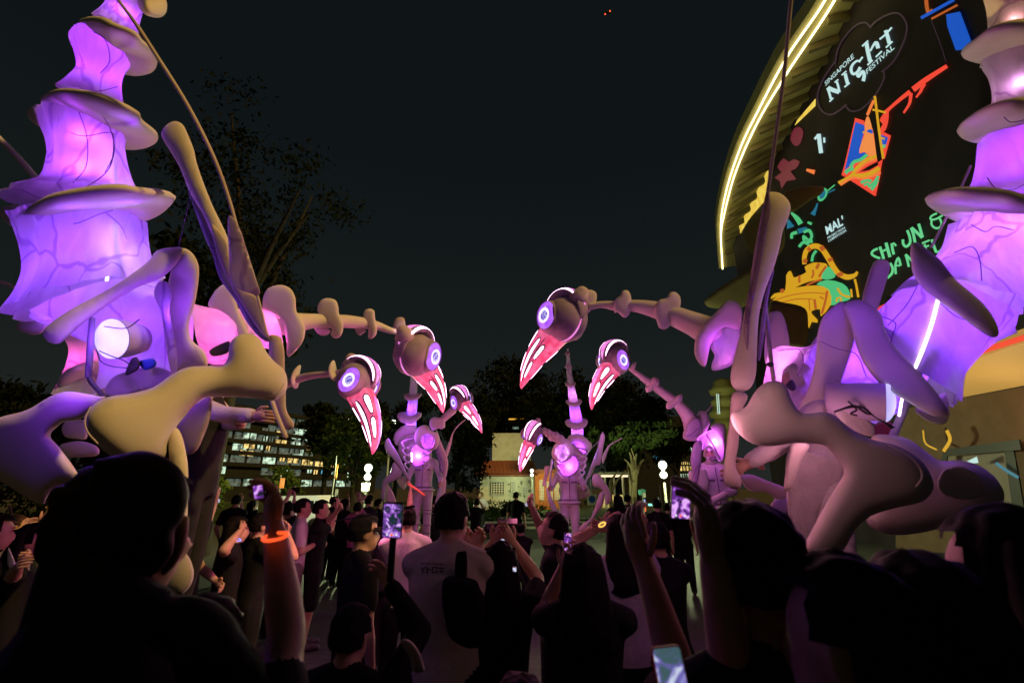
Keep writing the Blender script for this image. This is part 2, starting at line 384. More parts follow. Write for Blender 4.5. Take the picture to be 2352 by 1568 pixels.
# ------------------------------------------------------------ trees
bark = pmat('bark', (.014, .011, .008), .9, (.03, .024, .015), 9, .7, 25)
bark_pale = pmat('bark_pale', (.24, .2, .1), .9, (.36, .3, .16), 9, .6, 25)
def leafmat(name, a, b_): return pmat(name, a, .9, b_, 1.2, 0, 40, .03)
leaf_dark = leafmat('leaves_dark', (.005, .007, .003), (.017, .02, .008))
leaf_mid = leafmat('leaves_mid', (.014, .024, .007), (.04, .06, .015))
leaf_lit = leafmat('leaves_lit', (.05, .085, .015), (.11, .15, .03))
def foliage(name, clumps, n, size, m, parent, seed=0):
    rs = np.random.RandomState(seed); C = []
    w = np.array([c[3] * c[4] * c[5] for c in clumps]) ** .8; w = (w / w.sum() * n).astype(int)
    for c, k in zip(clumps, w):
        sub = rs.normal(size=(max(6, k // 60), 3)); sub /= np.linalg.norm(sub, axis=1)[:, None]; sub *= rs.uniform(.35, 1, (len(sub), 1)) ** .5
        pick = sub[rs.randint(len(sub), size=k)] + rs.normal(size=(k, 3)) * .2
        C.append(pick * np.array(c[3:6]) + np.array(c[:3]))
    C = np.concatenate(C); k = len(C)
    a = rs.normal(size=(k, 3)); a /= np.linalg.norm(a, axis=1)[:, None]; b_ = rs.normal(size=(k, 3)); b_ -= a * np.sum(a * b_, 1)[:, None]; b_ /= np.linalg.norm(b_, axis=1)[:, None]
    s = size * rs.uniform(.6, 1.4, (k, 1)); V = np.stack([C - a * s, C + b_ * s * .42, C + a * s, C - b_ * s * .42], 1).reshape(-1, 3)
    me = bpy.data.meshes.new(name); me.vertices.add(4 * k); me.vertices.foreach_set('co', V.ravel())
    me.loops.add(4 * k); me.loops.foreach_set('vertex_index', np.arange(4 * k)); me.polygons.add(k)
    me.polygons.foreach_set('loop_start', np.arange(k) * 4); me.polygons.foreach_set('loop_total', np.full(k, 4)); me.update(); me.validate()
    return link(name, me, m, parent, False)
def tree(x, d, h, rad, label, m=None, n=5000, trunk_r=.2, seed=0, size=.16, bk=None, squash=1.0, lift=.35, group='trees around the plaza'):
    p = ground(x, d); rnd = random.Random(seed); t = thing('tree', p, label, 'tree', group)
    V, Fc = [], []; top = p + Vector((rnd.uniform(-.3, .3), rnd.uniform(-.3, .3), h * .55)); mid = p + Vector((rnd.uniform(-.2, .2), 0, h * .3))
    add_tube(V, Fc, [p, p + Vector((0, 0, h * .08)), mid, top], [trunk_r * 1.5, trunk_r, trunk_r * .8, trunk_r * .5], 9); cl = []
    for i in range(8):
        a = i / 8 * 6.28 + rnd.uniform(-.3, .3); r = rad * rnd.uniform(.4, .75); z = h * rnd.uniform(.5, .92)
        tip = p + Vector((math.cos(a) * r, math.sin(a) * r, z)); st = mid.lerp(top, rnd.uniform(.1, 1))
        add_tube(V, Fc, [st, st.lerp(tip, .5) + Vector((0, 0, .25)), tip], [trunk_r * .45, trunk_r * .3, trunk_r * .1], 6)
        cl.append((*tip, rad * rnd.uniform(.35, .6), rad * rnd.uniform(.35, .6), rad * rnd.uniform(.28, .45) * squash))
    for i in range(5):
        cl.append((p.x + rnd.uniform(-.5, .5) * rad, p.y + rnd.uniform(-.5, .5) * rad, h * rnd.uniform(lift + .2, .95), rad * .5, rad * .5, rad * .36 * squash))
    link('trunk', mesh('trunk', V, Fc), bk or bark, t); foliage('crown', cl, n, size, m or leaf_dark, t, seed)
    return t
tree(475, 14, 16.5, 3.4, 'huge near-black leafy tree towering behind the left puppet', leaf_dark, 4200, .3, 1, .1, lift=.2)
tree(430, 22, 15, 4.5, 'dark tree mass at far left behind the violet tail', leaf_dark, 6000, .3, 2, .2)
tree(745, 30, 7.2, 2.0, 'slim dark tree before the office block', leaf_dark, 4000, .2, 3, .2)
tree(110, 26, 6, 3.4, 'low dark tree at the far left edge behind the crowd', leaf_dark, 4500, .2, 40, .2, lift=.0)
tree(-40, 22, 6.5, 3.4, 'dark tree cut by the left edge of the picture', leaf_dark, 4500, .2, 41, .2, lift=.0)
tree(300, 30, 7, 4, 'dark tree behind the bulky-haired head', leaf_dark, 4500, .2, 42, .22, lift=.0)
tree(812, 27, 6.2, 2.3, 'olive tree glowing behind the left street lamp', leaf_mid, 4500, .16, 4, .15)
tree(905, 33, 8, 2.6, 'dark tree behind the centre left stilt walker', leaf_dark, 4500, .2, 5, .18)
tree(1050, 30, 9.2, 2.9, 'tall dark tree left of the white house', leaf_dark, 6500, .2, 6, .17, lift=.1)
tree(1180, 52, 16.5, 6.5, 'broad dark tree rising behind the white house', leaf_dark, 7000, .35, 7, .3)
tree(1330, 46, 13, 5.5, 'big dark round tree behind the centre right stilt walker', leaf_dark, 8000, .35, 8, .26)
tree(1460, 38, 10.5, 4.2, 'dark spreading tree right of centre', leaf_dark, 8000, .3, 9, .22, lift=.25)
tree(1560, 48, 9, 3.6, 'dim tree behind the right street lamp', leaf_dark, 4500, .25, 10, .22)
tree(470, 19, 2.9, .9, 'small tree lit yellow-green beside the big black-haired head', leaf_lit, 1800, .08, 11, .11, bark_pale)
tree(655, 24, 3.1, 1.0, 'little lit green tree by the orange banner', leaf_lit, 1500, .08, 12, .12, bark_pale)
# the pale-barked pollard with bare forked limbs
t = thing('tree', ground(1449, 19), 'pale-trunked tree with bare forked limbs right of the centre', 'tree', 'trees around the plaza')
V, Fc = [], []
for q, r in (([(424, 1330), (420, 1180), (425, 980)], [.17, .13, .13]), ([(425, 990), (400, 880), (395, 760), (370, 690)], [.11, .08, .06, .03]), ([(425, 990), (440, 860), (430, 780), (450, 700)], [.10, .08, .06, .03]), ([(428, 985), (470, 870), (500, 800), (530, 770)], [.09, .06, .05, .03]), ([(400, 880), (350, 800), (315, 765)], [.06, .04, .02]), ([(395, 1330), (380, 1150), (370, 950), (345, 830)], [.06, .05, .04, .03]), ([(430, 780), (415, 720), (390, 640)], [.05, .03, .02])):
    add_tube(V, Fc, [W(*Z(15, [p])[0], 19 + i * .15) for i, p in enumerate(q)], r, 8)
link('trunk', mesh('trunk', V, Fc), bark_pale, t)
c = W(1455, 1040, 19.6); foliage('crown', [(c.x, c.y, c.z + .5, 1.3, .8, .4), (c.x + .8, c.y, c.z + .9, 1.2, .8, .4), (c.x - .8, c.y, c.z + .8, 1.1, .8, .4)], 1800, .12, leaf_mid, t, 15)
t = thing('tree', ground(1405, 24), 'thin leaning tree with two pale straight limbs', 'tree', 'trees around the plaza'); V, Fc = [], []
for q, r in (([(150, 1180), (150, 1020), (240, 890)], [.1, .08, .03]), ([(160, 1130), (230, 1000), (330, 890)], [.09, .06, .03])):
    add_tube(V, Fc, [W(*Z(15, [p])[0], 24) for p in q], r, 7)
g_ = ground(1402, 24); add_tube(V, Fc, [g_, W(*Z(15, [(150, 1180)])[0], 24)], [.13, .1], 7)
link('trunk', mesh('trunk', V, Fc), bark_pale, t); c = W(1408, 1060, 24); foliage('crown', [(c.x, c.y, c.z + .5, 1.4, 1, .6)], 1500, .13, leaf_mid, t, 16)
for i, (x, d, r, h, lb) in enumerate(((1040, 24, 1.0, 1.0, 'leafy bush at the left end of the hedge below the house'), (1140, 31, 1.1, 1.1, 'bush under the left window of the white house'), (1175, 31, .8, .9, 'small bush under the middle window of the white house'), (1235, 26, 1.2, .9, 'bush before the orange house front'), (1450, 17.5, .62, .55, 'round clipped bush at the foot of the pale-trunked tree'), (1395, 20, .8, .7, 'low bush beside the round blue sign'), (1085, 26, 1.2, 1.3, 'bush with broad leaves between the two trees'), (1105, 22, .9, .8, 'low shrub behind the far white-shirted person'))):
    g = ground(x, d); b_ = thing('bush', g, lb, 'bush', 'bushes round the plaza')
    V, Fc = [], []
    for k in range(5): add_tube(V, Fc, [g, g + Vector((math.cos(k * 1.3) * r * .5, math.sin(k * 1.3) * r * .5, h * .7))], [.03, .015], 5)
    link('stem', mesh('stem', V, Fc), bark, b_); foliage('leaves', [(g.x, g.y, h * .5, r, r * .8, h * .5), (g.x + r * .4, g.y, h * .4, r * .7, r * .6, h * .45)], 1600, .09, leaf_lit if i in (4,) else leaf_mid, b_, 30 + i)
# ------------------------------------------------------------ far office block
off_wall = pmat('office_wall', (.011, .013, .012), .8, (.018, .02, .018), 2)
A = W(470, 1120, 62); B = W(815, 1120, 88); A.z = B.z = 0; dr = (B - A).normalized(); nrm = Vector((dr.y, -dr.x, 0))
def on_plane(x, y, P, n):
    x, y = float(x), float(y)
    v = FW + ((x - PXW / 2) / FP) * RT + ((PXH / 2 - y) / FP) * UPV
    return CAM + v * ((P - CAM).dot(n) / v.dot(n))
OB = thing('office_block', A.lerp(B, .5), 'dark office block with rows of lit windows behind the trees at left', 'building')
topz = on_plane(680, 955, A, nrm).z; V, Fc = [], []; bk_ = nrm * -14
for q in (A, B):
    for zz in (0, topz): V.append(Vector((q.x, q.y, zz)))
    for zz in (0, topz): V.append(Vector((q.x, q.y, zz)) + bk_)
Fc = [[0, 1, 5, 4], [2, 6, 7, 3], [0, 2, 3, 1], [4, 5, 7, 6], [1, 3, 7, 5]]
link('wall', mesh('wall', V, Fc), off_wall, OB, False)
win_w = emat('office_window_white', (.55, .75, .55), 1.3, (.05, .05, .05), (.06, .09, .07), 1.3, .42, .6)
win_y = emat('office_window_yellow', (.95, .66, .22), 1.3, (.05, .05, .05), (.12, .08, .02), 1.5, .42, .62)
win_d = emat('office_window_dim', (.14, .19, .15), .7, (.05, .05, .05), (.03, .04, .035), 2)
win_b = emat('office_window_blue', (.1, .5, .7), 1.0)
rows = [(90, 430, 195, 462, 'w'), (420, 470, 590, 525, 'w'), (640, 415, 800, 470, 'd'), (655, 515, 715, 558, 'w'), (720, 525, 780, 570, 'd'), (790, 545, 935, 600, 'y'), (805, 448, 940, 505, 'y'), (430, 580, 570, 640, 'y'), (585, 590, 665, 655, 'w'), (685, 605, 745, 668, 'y'), (385, 670, 555, 725, 'y'), (840, 740, 915, 785, 'y'), (935, 755, 1070, 805, 'y'),
        (1060, 325, 1140, 370, 'd'), (1165, 345, 1300, 390, 'w'), (1310, 380, 1425, 435, 'w'), (1450, 405, 1545, 460, 'd'), (1000, 395, 1130, 445, 'w'), (985, 480, 1115, 535, 'w'), (965, 570, 1095, 622, 'w'), (1180, 445, 1290, 490, 'w'), (1330, 465, 1430, 520, 'd'), (1440, 490, 1560, 540, 'd'), (1135, 515, 1285, 575, 'w'), (1290, 550, 1340, 590, 'y'), (1345, 555, 1420, 605, 'd'), (1425, 570, 1500, 610, 'd'), (1155, 612, 1260, 660, 'y'), (1275, 640, 1325, 675, 'y'), (1330, 650, 1420, 690, 'd'), (1425, 676, 1455, 698, 'b'), (1100, 770, 1235, 830, 'y'), (1250, 795, 1375, 845, 'y'), (1380, 812, 1485, 865, 'y'), (1160, 880, 1225, 925, 'w'), (1235, 895, 1290, 935, 'y'), (1320, 905, 1365, 930, 'b'), (1440, 905, 1490, 935, 'w'), (1130, 690, 1240, 735, 'd'), (960, 655, 1080, 700, 'd')]
fr_m = pmat('office_frame', (.02, .02, .02), .6)
for i, (x0, y0, x1, y1, c) in enumerate(rows):
    (xa, ya), (xb, yb) = Z(12, [(x0, y0), (x1, y1)]); off = nrm * .12
    p, q = on_plane(xa, (ya + yb) / 2, A, nrm), on_plane(xb, (ya + yb) / 2, A, nrm); zt, zb = on_plane((xa + xb) / 2, ya, A, nrm).z, on_plane((xa + xb) / 2, yb, A, nrm).z
    zt, zb = max(zt, zb + .8), zb; V = [Vector((p.x, p.y, zb)) + off, Vector((q.x, q.y, zb)) + off, Vector((q.x, q.y, zt)) + off, Vector((p.x, p.y, zt)) + off]
    w = link('window', mesh('window', V, [[0, 1, 2, 3]]), {'w': win_w, 'y': win_y, 'd': win_d, 'b': win_b}[c], OB, False)
    V, Fc = [], []; n = max(2, int((q - p).length / 1.1))
    for k in range(n + 1):
        c_ = p.lerp(q, k / n); c_.z = (zt + zb) / 2; obox(V, Fc, c_ + nrm * .2, dr * .07, nrm * .06, Vector((0, 0, (zt - zb) / 2)))
    link('mullion', mesh('mullion', V, Fc), fr_m, w, False)['kind'] = 'stuff'
wl = (B - A).length; rw = random.Random(4)
for fl in range(7):
    for b_ in range(11):
        if rw.random() < .25: continue
        c = A + dr * (wl * (b_ + .5) / 11) + nrm * .06; zc = topz - .1 - (fl + .5) * (topz / 8.2); hw_ = wl / 11 * .42
        V = [c - dr * hw_ + Vector((0, 0, zc - .55)), c + dr * hw_ + Vector((0, 0, zc - .55)), c + dr * hw_ + Vector((0, 0, zc + .45)), c - dr * hw_ + Vector((0, 0, zc + .45))]
        link('window', mesh('window', V, [[0, 1, 2, 3]]), win_w if rw.random() < .22 else win_d, OB, False)
for k in range(7):
    zz = topz - .1 - k * (topz / 8.2); V, Fc = [], []; obox(V, Fc, (A + B) / 2 + nrm * .25 + Vector((0, 0, zz)), dr * (B - A).length / 2, nrm * .25, Vector((0, 0, .28))); link('floor_band', mesh('floor_band', V, Fc), off_wall, OB, False)
TW = thing('far_tower', ground(770, 160), 'distant tower dotted with columns of small roof lights behind the office block', 'building')
c = W(770, 985, 160); boxo('wall', (c.x - 12, c.y, 0), (c.x + 10, c.y + 20, W(770, 948, 160).z), pmat('tower_wall', (.015, .017, .016), .8), TW)
V, Fc = [], []
for i in range(15):
    x = 1180 + i * 40; y0 = 295 - 12 * math.sin(i / 14 * 3) ; n = 1 + int(max(0, 10 * math.sin((i) / 15 * 3.1)))
    for k in range(n):
        p = W(*Z(12, [(x - k * 7 * .4, y0 + k * 11)])[0], 158); bx(V, Fc, p - Vector((.14, .1, .14)), p + Vector((.14, .1, .14)))
o = link('facade_lights', mesh('facade_lights', V, Fc), emat('string_lights', (1, .85, .55), 1.1), TW, False); o['kind'] = 'stuff'
# ------------------------------------------------------------ white house and orange wing
plaster = pmat('white_plaster', (.5, .47, .36), .85, (.62, .58, .46), 2.5, .2, 30); rooft = pmat('red_roof', (.17, .05, .03), .85, (.25, .08, .045), 8, .4, 20)
orange = pmat('orange_wall', (.5, .13, .03), .8, (.6, .18, .05), 3); wframe = pmat('window_frame_white', (.6, .58, .5), .6); dglass = pmat('dark_glass', (.01, .012, .012), .15)
YH = 42.0
def hp(x, y, k=14): q = Z(k, [(x, y)])[0]; return ray_plane(q[0], q[1], 1, YH)
HS = thing('white_house', (hp(500, 1440).x, YH, 0), 'old white house with grid windows, painted wall and red roof beyond the plaza', 'house')
x0, x1 = hp(120, 1200).x, hp(830, 1200).x; zt = hp(500, 1095).z
boxo('wall', (x0, YH, 0), (x1, YH + 8, zt), plaster, HS)
zr = hp(500, 962).z; V = [Vector(p) for p in ((x0 - .4, YH - .5, zt + .02), (x1 + .3, YH - .5, zt + .02), (x1 + .1, YH + 2.5, zr + .4), (x0, YH + 2.5, zr + .4), (x0 - .4, YH - .5, zt + .14), (x1 + .3, YH - .5, zt + .14), (x1 + .1, YH + 2.5, zr + .55), (x0, YH + 2.5, zr + .55))]
rf = link('roof', mesh('roof', V, [[3, 2, 1, 0], [4, 5, 6, 7], [0, 1, 5, 4], [1, 2, 6, 5], [2, 3, 7, 6], [3, 0, 4, 7]]), rooft, HS, False)
boxo('upper_wall', (hp(260, 900).x, YH + 2.6, zr), (hp(800, 900).x, YH + 8, zr + 3.2), plaster, HS)
V, Fc = [], []
for k in range(40):
    xx = x0 + (x1 - x0) * (k + .5) / 40; add_tube(V, Fc, [Vector((xx, YH - .52, zt + .16)), Vector((xx, YH + 2.48, zr + .57))], [.07, .07], 5, False)
link('roof_tile_row', mesh('roof_tile_row', V, Fc), rooft, rf)['kind'] = 'stuff'
def grid_window(par, xa, ya, xb, yb, nx, ny, Y=None, glass=None, fm=None):
    p, q = hp(xa, yb), hp(xb, ya); Y = Y or YH; w = thing_part('window', par)
    g = boxo('window', (p.x, Y - .05, p.z), (q.x, Y - .02, q.z), glass or dglass, par); V, Fc = [], []
    for i in range(nx + 1): xx = p.x + (q.x - p.x) * i / nx; bx(V, Fc, (xx - .035, Y - .12, p.z), (xx + .035, Y - .055, q.z))
    for i in range(ny + 1): zz = p.z + (q.z - p.z) * i / ny; bx(V, Fc, (p.x - .05, Y - .118, zz - .03), (q.x + .05, Y - .057, zz + .03))
    link('window_frame', mesh('window_frame', V, Fc), fm or wframe, g, False)['kind'] = 'stuff'
def thing_part(a, b): return None
grid_window(HS, 268, 1168, 440, 1325, 5, 5); grid_window(HS, 532, 1168, 587, 1325, 3, 5); grid_window(HS, 680, 1235, 732, 1325, 3, 3)
mural = pmat('mural_grey', (.12, .12, .1), .85, (.3, .29, .22), 4)
for i, (xa, ya, r) in enumerate(((495, 1200, 14), (660, 1180, 26), (770, 1165, 30), (790, 1215, 22), (640, 1330, 26), (770, 1290, 24), (700, 1360, 20), (625, 1230, 14), (760, 1380, 24), (560, 1370, 26), (500, 1290, 16))):
    c = hp(xa, ya); rr = r * .175 * 40 / FP; n = 9; rnd = random.Random(i)
    V = [c + Vector((math.cos(k / n * 6.28) * rr * rnd.uniform(.5, 1.2), -.012, math.sin(k / n * 6.28) * rr * rnd.uniform(.5, 1.3))) for k in range(n)]
    link('mural_motif', mesh('mural_motif', V, [list(range(n))]), mural, HS, False)
OW = thing('orange_house', (hp(990, 1400).x, YH, 0), 'orange-red house wing with lit grid windows right of the white house', 'house')
xa, xb = hp(832, 1200).x + .02, hp(1290, 1200).x; boxo('wall', (xa, YH - .3, 0), (xb, YH + 7, hp(900, 1055).z), orange, OW)
boxo('pillar', (xa, YH - .62, 0), (hp(885, 1200).x, YH - .31, hp(900, 1090).z), orange, OW)
lit_g = emat('lit_house_window', (.95, .55, .15), .6, (.1, .05, .02), (.7, .35, .08), 2)
grid_window(OW, 890, 1150, 945, 1400, 2, 6, YH - .3, lit_g); grid_window(OW, 1100, 1180, 1150, 1400, 2, 5, YH - .3, lit_g); grid_window(OW, 1000, 1170, 1060, 1400, 2, 5, YH - .3, lit_g)
boxo('eave', (xa - .2, YH - .9, hp(900, 1055).z + .01), (xb + .2, YH + 7.2, hp(900, 1055).z + .3), rooft, OW)
# shelter with bright roof edge, right of the centre
SH = thing('open_shelter', ground(1430, 40), 'open shelter with bright white roof edge behind the centre right stilt walker', 'shelter'); p = ground(1382, 40); q = ground(1460, 40)
boxo('roof', (p.x, p.y, 3.0), (q.x, p.y + 4, 3.25), pmat('shelter_roof', (.5, .48, .4), .7), SH)
boxo('light_strip', (p.x, p.y - .03, 2.82), (q.x - .6, p.y - .005, 2.99), emat('shelter_light', (1, .8, .5), 1.3), SH)
for k in range(4): boxo('post', (p.x + .3 + k * (q.x - p.x - .6) / 3, p.y + .2, 0), (p.x + .45 + k * (q.x - p.x - .6) / 3, p.y + .35, 2.98), plaster, SH)
boxo('counter', (p.x + .5, p.y + 2.8, 0), (q.x - .3, p.y + 3.1, 1.3), emat('counter_glow', (.9, .7, .3), .35, (.3, .25, .1), (.2, .14, .05), 2), SH)
lamp(Vector(((p.x + q.x) / 2, p.y + 1.6, 2.6)), (1, .8, .4), 250, SH, .3, 'shelter_lamp')
boxo('kiosk_panel', (hp(1940, 1340).x, 30, 0), (hp(2090, 1340).x, 30.4, 2.1), pmat('rust_panel', (.05, .025, .015), .8), SH)
# ------------------------------------------------------------ lamps, signs, poles, banner, van
lamp_m = emat('lamp_glass', (.85, 1, .72), 5.0); pole_m = pmat('pole_grey', (.12, .12, .11), .5, (.18, .18, .16), 8)
def street_lamp(x, ytop, d, label, watt):
    g = ground(x, d); t = thing('street_lamp', g, label, 'street lamp', 'lit plaza lamps'); top = W(x, ytop, d)
    tube3('pole', [g, g + Vector((0, 0, .4)), Vector((g.x, g.y, top.z - .5))], [.09, .055, .045], pole_m, t, 10)
    tube3('shade', [Vector((g.x, g.y, top.z - .02)), Vector((g.x, g.y, top.z + .05)), Vector((g.x, g.y, top.z + .14))], [.06, .13, .15], emat('lamp_shade_glow%d' % int(x), (.95, 1, .85), 2.2), t, 18)
    ellipsoid('globe', Vector((g.x, g.y, top.z - .2)), (Vector((.125, 0, 0)), Vector((0, .125, 0)), Vector((0, 0, .125))), lamp_m, t, 18, 10)
    lamp(Vector((g.x, g.y - .9, top.z + .1)), (.85, 1, .5), watt, t, .2, 'lamp_light'); return t
street_lamp(842, 1082, 17, 'lit street lamp with white globe above a square notice, left of centre', 800)
street_lamp(1527, 1076, 16, 'lit street lamp with white globe right of centre', 900)
street_lamp(1222, 1084, 37, 'small lit lamp before the white house', 700)
g = W(904, 970, 45); t = thing('street_lamp', ground(904, 45), 'far pale round floodlight on a tall thin mast above the trees', 'street lamp', 'lit plaza lamps')
tube3('pole', [ground(904, 45), g], [.08, .05], pole_m, t, 8); ellipsoid('globe', g, (Vector((.28, 0, 0)), Vector((0, .28, 0)), Vector((0, 0, .28))), lamp_m, t, 14, 8)
sign_w = pmat('sign_white', (.55, .56, .45), .6, None); sign_k = pmat('sign_print', (.08, .08, .07), .6)
t = thing('notice_sign', ground(842, 16.6), 'square pale notice board on a pole under the left street lamp', 'sign'); p, q = W(*Z(12, [(1795, 1125)])[0], 16.6), W(*Z(12, [(1893, 1035)])[0], 16.6)
boxo('board', (p.x, p.y - .02, p.z), (q.x, p.y + .02, q.z), sign_w, t); V, Fc = [], []
for k, (a, w) in enumerate(((.8, .7), (.72, .5))): bx(V, Fc, (p.x + (q.x - p.x) * .15, p.y - .03, p.z + (q.z - p.z) * a), (p.x + (q.x - p.x) * (.15 + w), p.y - .022, p.z + (q.z - p.z) * (a + .035)))
link('print_line', mesh('print_line', V, Fc), sign_k, t, False)['kind'] = 'stuff'; c = Vector(((p.x + q.x) / 2, p.y - .03, p.z + (q.z - p.z) * .3)); V, Fc = [], []
add_tube(V, Fc, [c + Vector((math.cos(k / 16 * 6.28) * .15, 0, math.sin(k / 16 * 6.28) * .15)) for k in range(17)], [.012] * 17, 5); link('print_ring', mesh('print_ring', V, Fc), sign_k, t)
tube3('pole', [Vector(((p.x + q.x) / 2, p.y + .06, 0)), Vector(((p.x + q.x) / 2, p.y + .06, q.z))], [.035, .035], pole_m, t, 8)
t = thing('banner_pole', ground(652, 17), 'short pole with an orange banner left of the centre', 'banner'); p, q = W(*Z(12, [(852, 1095)])[0], 17), W(*Z(12, [(903, 978)])[0], 17)
boxo('banner', (p.x, p.y, p.z), (q.x, p.y + .02, q.z), emat('banner_orange', (.85, .28, .03), .55, (.6, .2, .03), (.9, .6, .25), 3), t)
tube3('pole', [ground(650, 17.1), Vector((p.x - .03, p.y + .05, q.z + .1))], [.03, .03], pole_m, t, 8)
t = thing('banner_pole', ground(757, 16), 'leaning tall dark pole with narrow orange strip', 'banner'); tube('pole', Z(12, [(1450, 1230, 16, 1.6), (1475, 1050, 16, 1.5), (1500, 850, 16, 1.4), (1512, 730, 16, 1.3)]), pole_m, t, 8, 2)
p, q = W(*Z(12, [(1494, 985)])[0], 16), W(*Z(12, [(1514, 820)])[0], 16); boxo('banner', (p.x, p.y - .02, p.z), (q.x, p.y, q.z), emat('banner_strip', (.75, .3, .03), .45, (.4, .2, .03)), t)
t = thing('sign_post', ground(769, 18), 'slim dark post with small pale plate by the white van', 'sign'); p = W(*Z(12, [(1510, 1105)])[0], 18); boxo('post', (p.x - .03, p.y, 0), (p.x + .07, p.y + .06, p.z), pole_m, t); boxo('plate', (p.x - .12, p.y - .02, p.z - .55), (p.x + .06, p.y - .004, p.z - .25), sign_w, t)
t = thing('mast', ground(890, 24), 'tall thin pale mast left of the centre left stilt walker', 'mast'); p = W(*Z(12, [(2110, 735)])[0], 24); tube3('pole', [ground(888, 24), p], [.07, .045], pmat('mast_pale', (.4, .4, .3), .5), t, 8); ellipsoid('cap', p + Vector((0, 0, .05)), (Vector((.1, 0, 0)), Vector((0, .1, 0)), Vector((0, 0, .1))), pole_m, t, 10, 6)
t = thing('round_sign', ground(1360, 26), 'white square sign with blue disc on a pale pole right of centre', 'sign'); c = W(*Z(14, [(1588, 1402)])[0], 26)
boxo('board', (c.x - .28, c.y, c.z - .3), (c.x + .28, c.y + .03, c.z + .3), sign_w, t); V, Fc = disc(c + Vector((0, -.01, .03)), Vector((0, -1, 0)), .2); link('disc', mesh('disc', V, Fc), pmat('sign_blue', (.02, .08, .35), .5), t); tube3('pole', [Vector((c.x, c.y + .06, 0)), Vector((c.x, c.y + .06, c.z + 1.1))], [.04, .04], pmat('pole_pale', (.4, .45, .42), .5), t, 8)
t = thing('direction_sign', ground(1475, 18), 'post with small teal and white direction plates beside the pale-trunked tree', 'sign'); p = W(*Z(15, [(516, 1110)])[0], 18); tube3('pole', [ground(1475, 18), p], [.04, .035], pole_m, t, 8)
for (a, b_, c_, d_, mm) in ((472, 1112, 512, 1172, pmat('plate_teal', (.03, .22, .18), .5)), (514, 1110, 553, 1142, MATS['plate_teal']), (520, 1145, 556, 1200, sign_w)):
    q, w = W(*Z(15, [(a, d_)])[0], 17.9), W(*Z(15, [(c_, b_)])[0], 17.9); boxo('plate', (q.x, q.y - .02, q.z), (w.x, q.y, w.z), mm, t)
p, q = W(*Z(15, [(518, 1270)])[0], 17.9), W(*Z(15, [(552, 1225)])[0], 17.9); boxo('lit_plate', (p.x, p.y - .02, p.z), (q.x, p.y, q.z), emat('lit_blue_plate', (.3, .5, 1), 1.1), t); boxo('red_light', (p.x, p.y - .02, p.z - .3), (q.x, p.y, p.z - .1), emat('red_plate', (1, .12, .03), 1.0), t)
# van with bright flank
t = thing('parked_van', ground(700, 21), 'white van with bright flank parked behind the photographing crowd', 'van'); p, q = ground(640, 21), ground(752, 21); y = p.y
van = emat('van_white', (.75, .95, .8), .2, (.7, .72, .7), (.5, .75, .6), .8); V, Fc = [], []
L_ = q.x - p.x; prof = [(0, .3), (0, 1.35), (.04, 1.55), (.8, 1.58), (.88, 1.42), (.98, .95), (1, .8), (1, .3)]
for s_ in (0, 1.9):
    for u, z in prof: V.append(Vector((p.x + u * L_, y + s_, z)))
n = len(prof); Fc = [list(range(n)), [n + k for k in reversed(range(n))]] + [[k, n + k, n + (k + 1) % n, (k + 1) % n] for k in range(n)]
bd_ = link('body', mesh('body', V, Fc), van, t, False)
for u0, u1 in ((.1, .3), (.34, .56), (.6, .76), (.79, .9)): boxo('window', (p.x + u0 * L_, y - .03, .95), (p.x + u1 * L_, y - .005, 1.36), dglass, t)
for u in (.2, .82): tube3('wheel', [Vector((p.x + u * L_, y - .06, .33)), Vector((p.x + u * L_, y + .2, .33))], [.3, .3], dark, t, 18)
boxo('tail_light', (p.x - .02, y + .1, .9), (p.x - .004, y + .3, 1.2), emat('tail_red', (1, .05, .02), 1), t)
# lit signs far right of the lamp, seen under the near puppets
t = thing('lit_storefront', ground(1540, 55), 'far building with yellow-lit window bands behind the right street lamp', 'building'); p, q = ground(1430, 58), ground(1640, 58); boxo('wall', (p.x, p.y, 0), (q.x, p.y + 10, 11), off_wall, t)
for (a, b_, c_, d_, mm) in ((850, 850, 1060, 900, win_y), (880, 800, 1000, 830, win_y), (840, 935, 990, 975, win_w), (900, 420, 1000, 460, win_y), (930, 640, 1080, 680, win_w), (590, 730, 680, 790, win_b), (670, 1150, 830, 1200, win_w), (880, 1000, 1000, 1025, win_y), (640, 1190, 760, 1240, win_w)):
    p, q = ray_plane(*Z(15, [(a, d_)])[0], 1, 57.2), ray_plane(*Z(15, [(c_, b_)])[0], 1, 57.2); g_ = boxo('window', (p.x, 55.5, p.z), (q.x, 55.55, q.z), mm, t); V, Fc = [], []
    for k in range(7): xx = p.x + (q.x - p.x) * k / 6; bx(V, Fc, (xx - .06, 55.36, p.z - .05), (xx + .06, 55.46, q.z + .05))
    link('mullion', mesh('mullion', V, Fc), fr_m, g_, False)['kind'] = 'stuff'
t = thing('lit_shop_sign', ground(1510, 26), 'small glowing green shop sign low behind the raised phone', 'sign'); p, q = W(*Z(15, [(590, 1298)])[0], 26), W(*Z(15, [(660, 1272)])[0], 26); boxo('panel', (p.x, p.y, p.z), (q.x, p.y + .1, q.z), emat('green_sign', (.3, 1, .75), 1.2), t); boxo('post', (p.x + .3, p.y + .12, 0), (p.x + .38, p.y + .2, q.z), pole_m, t)
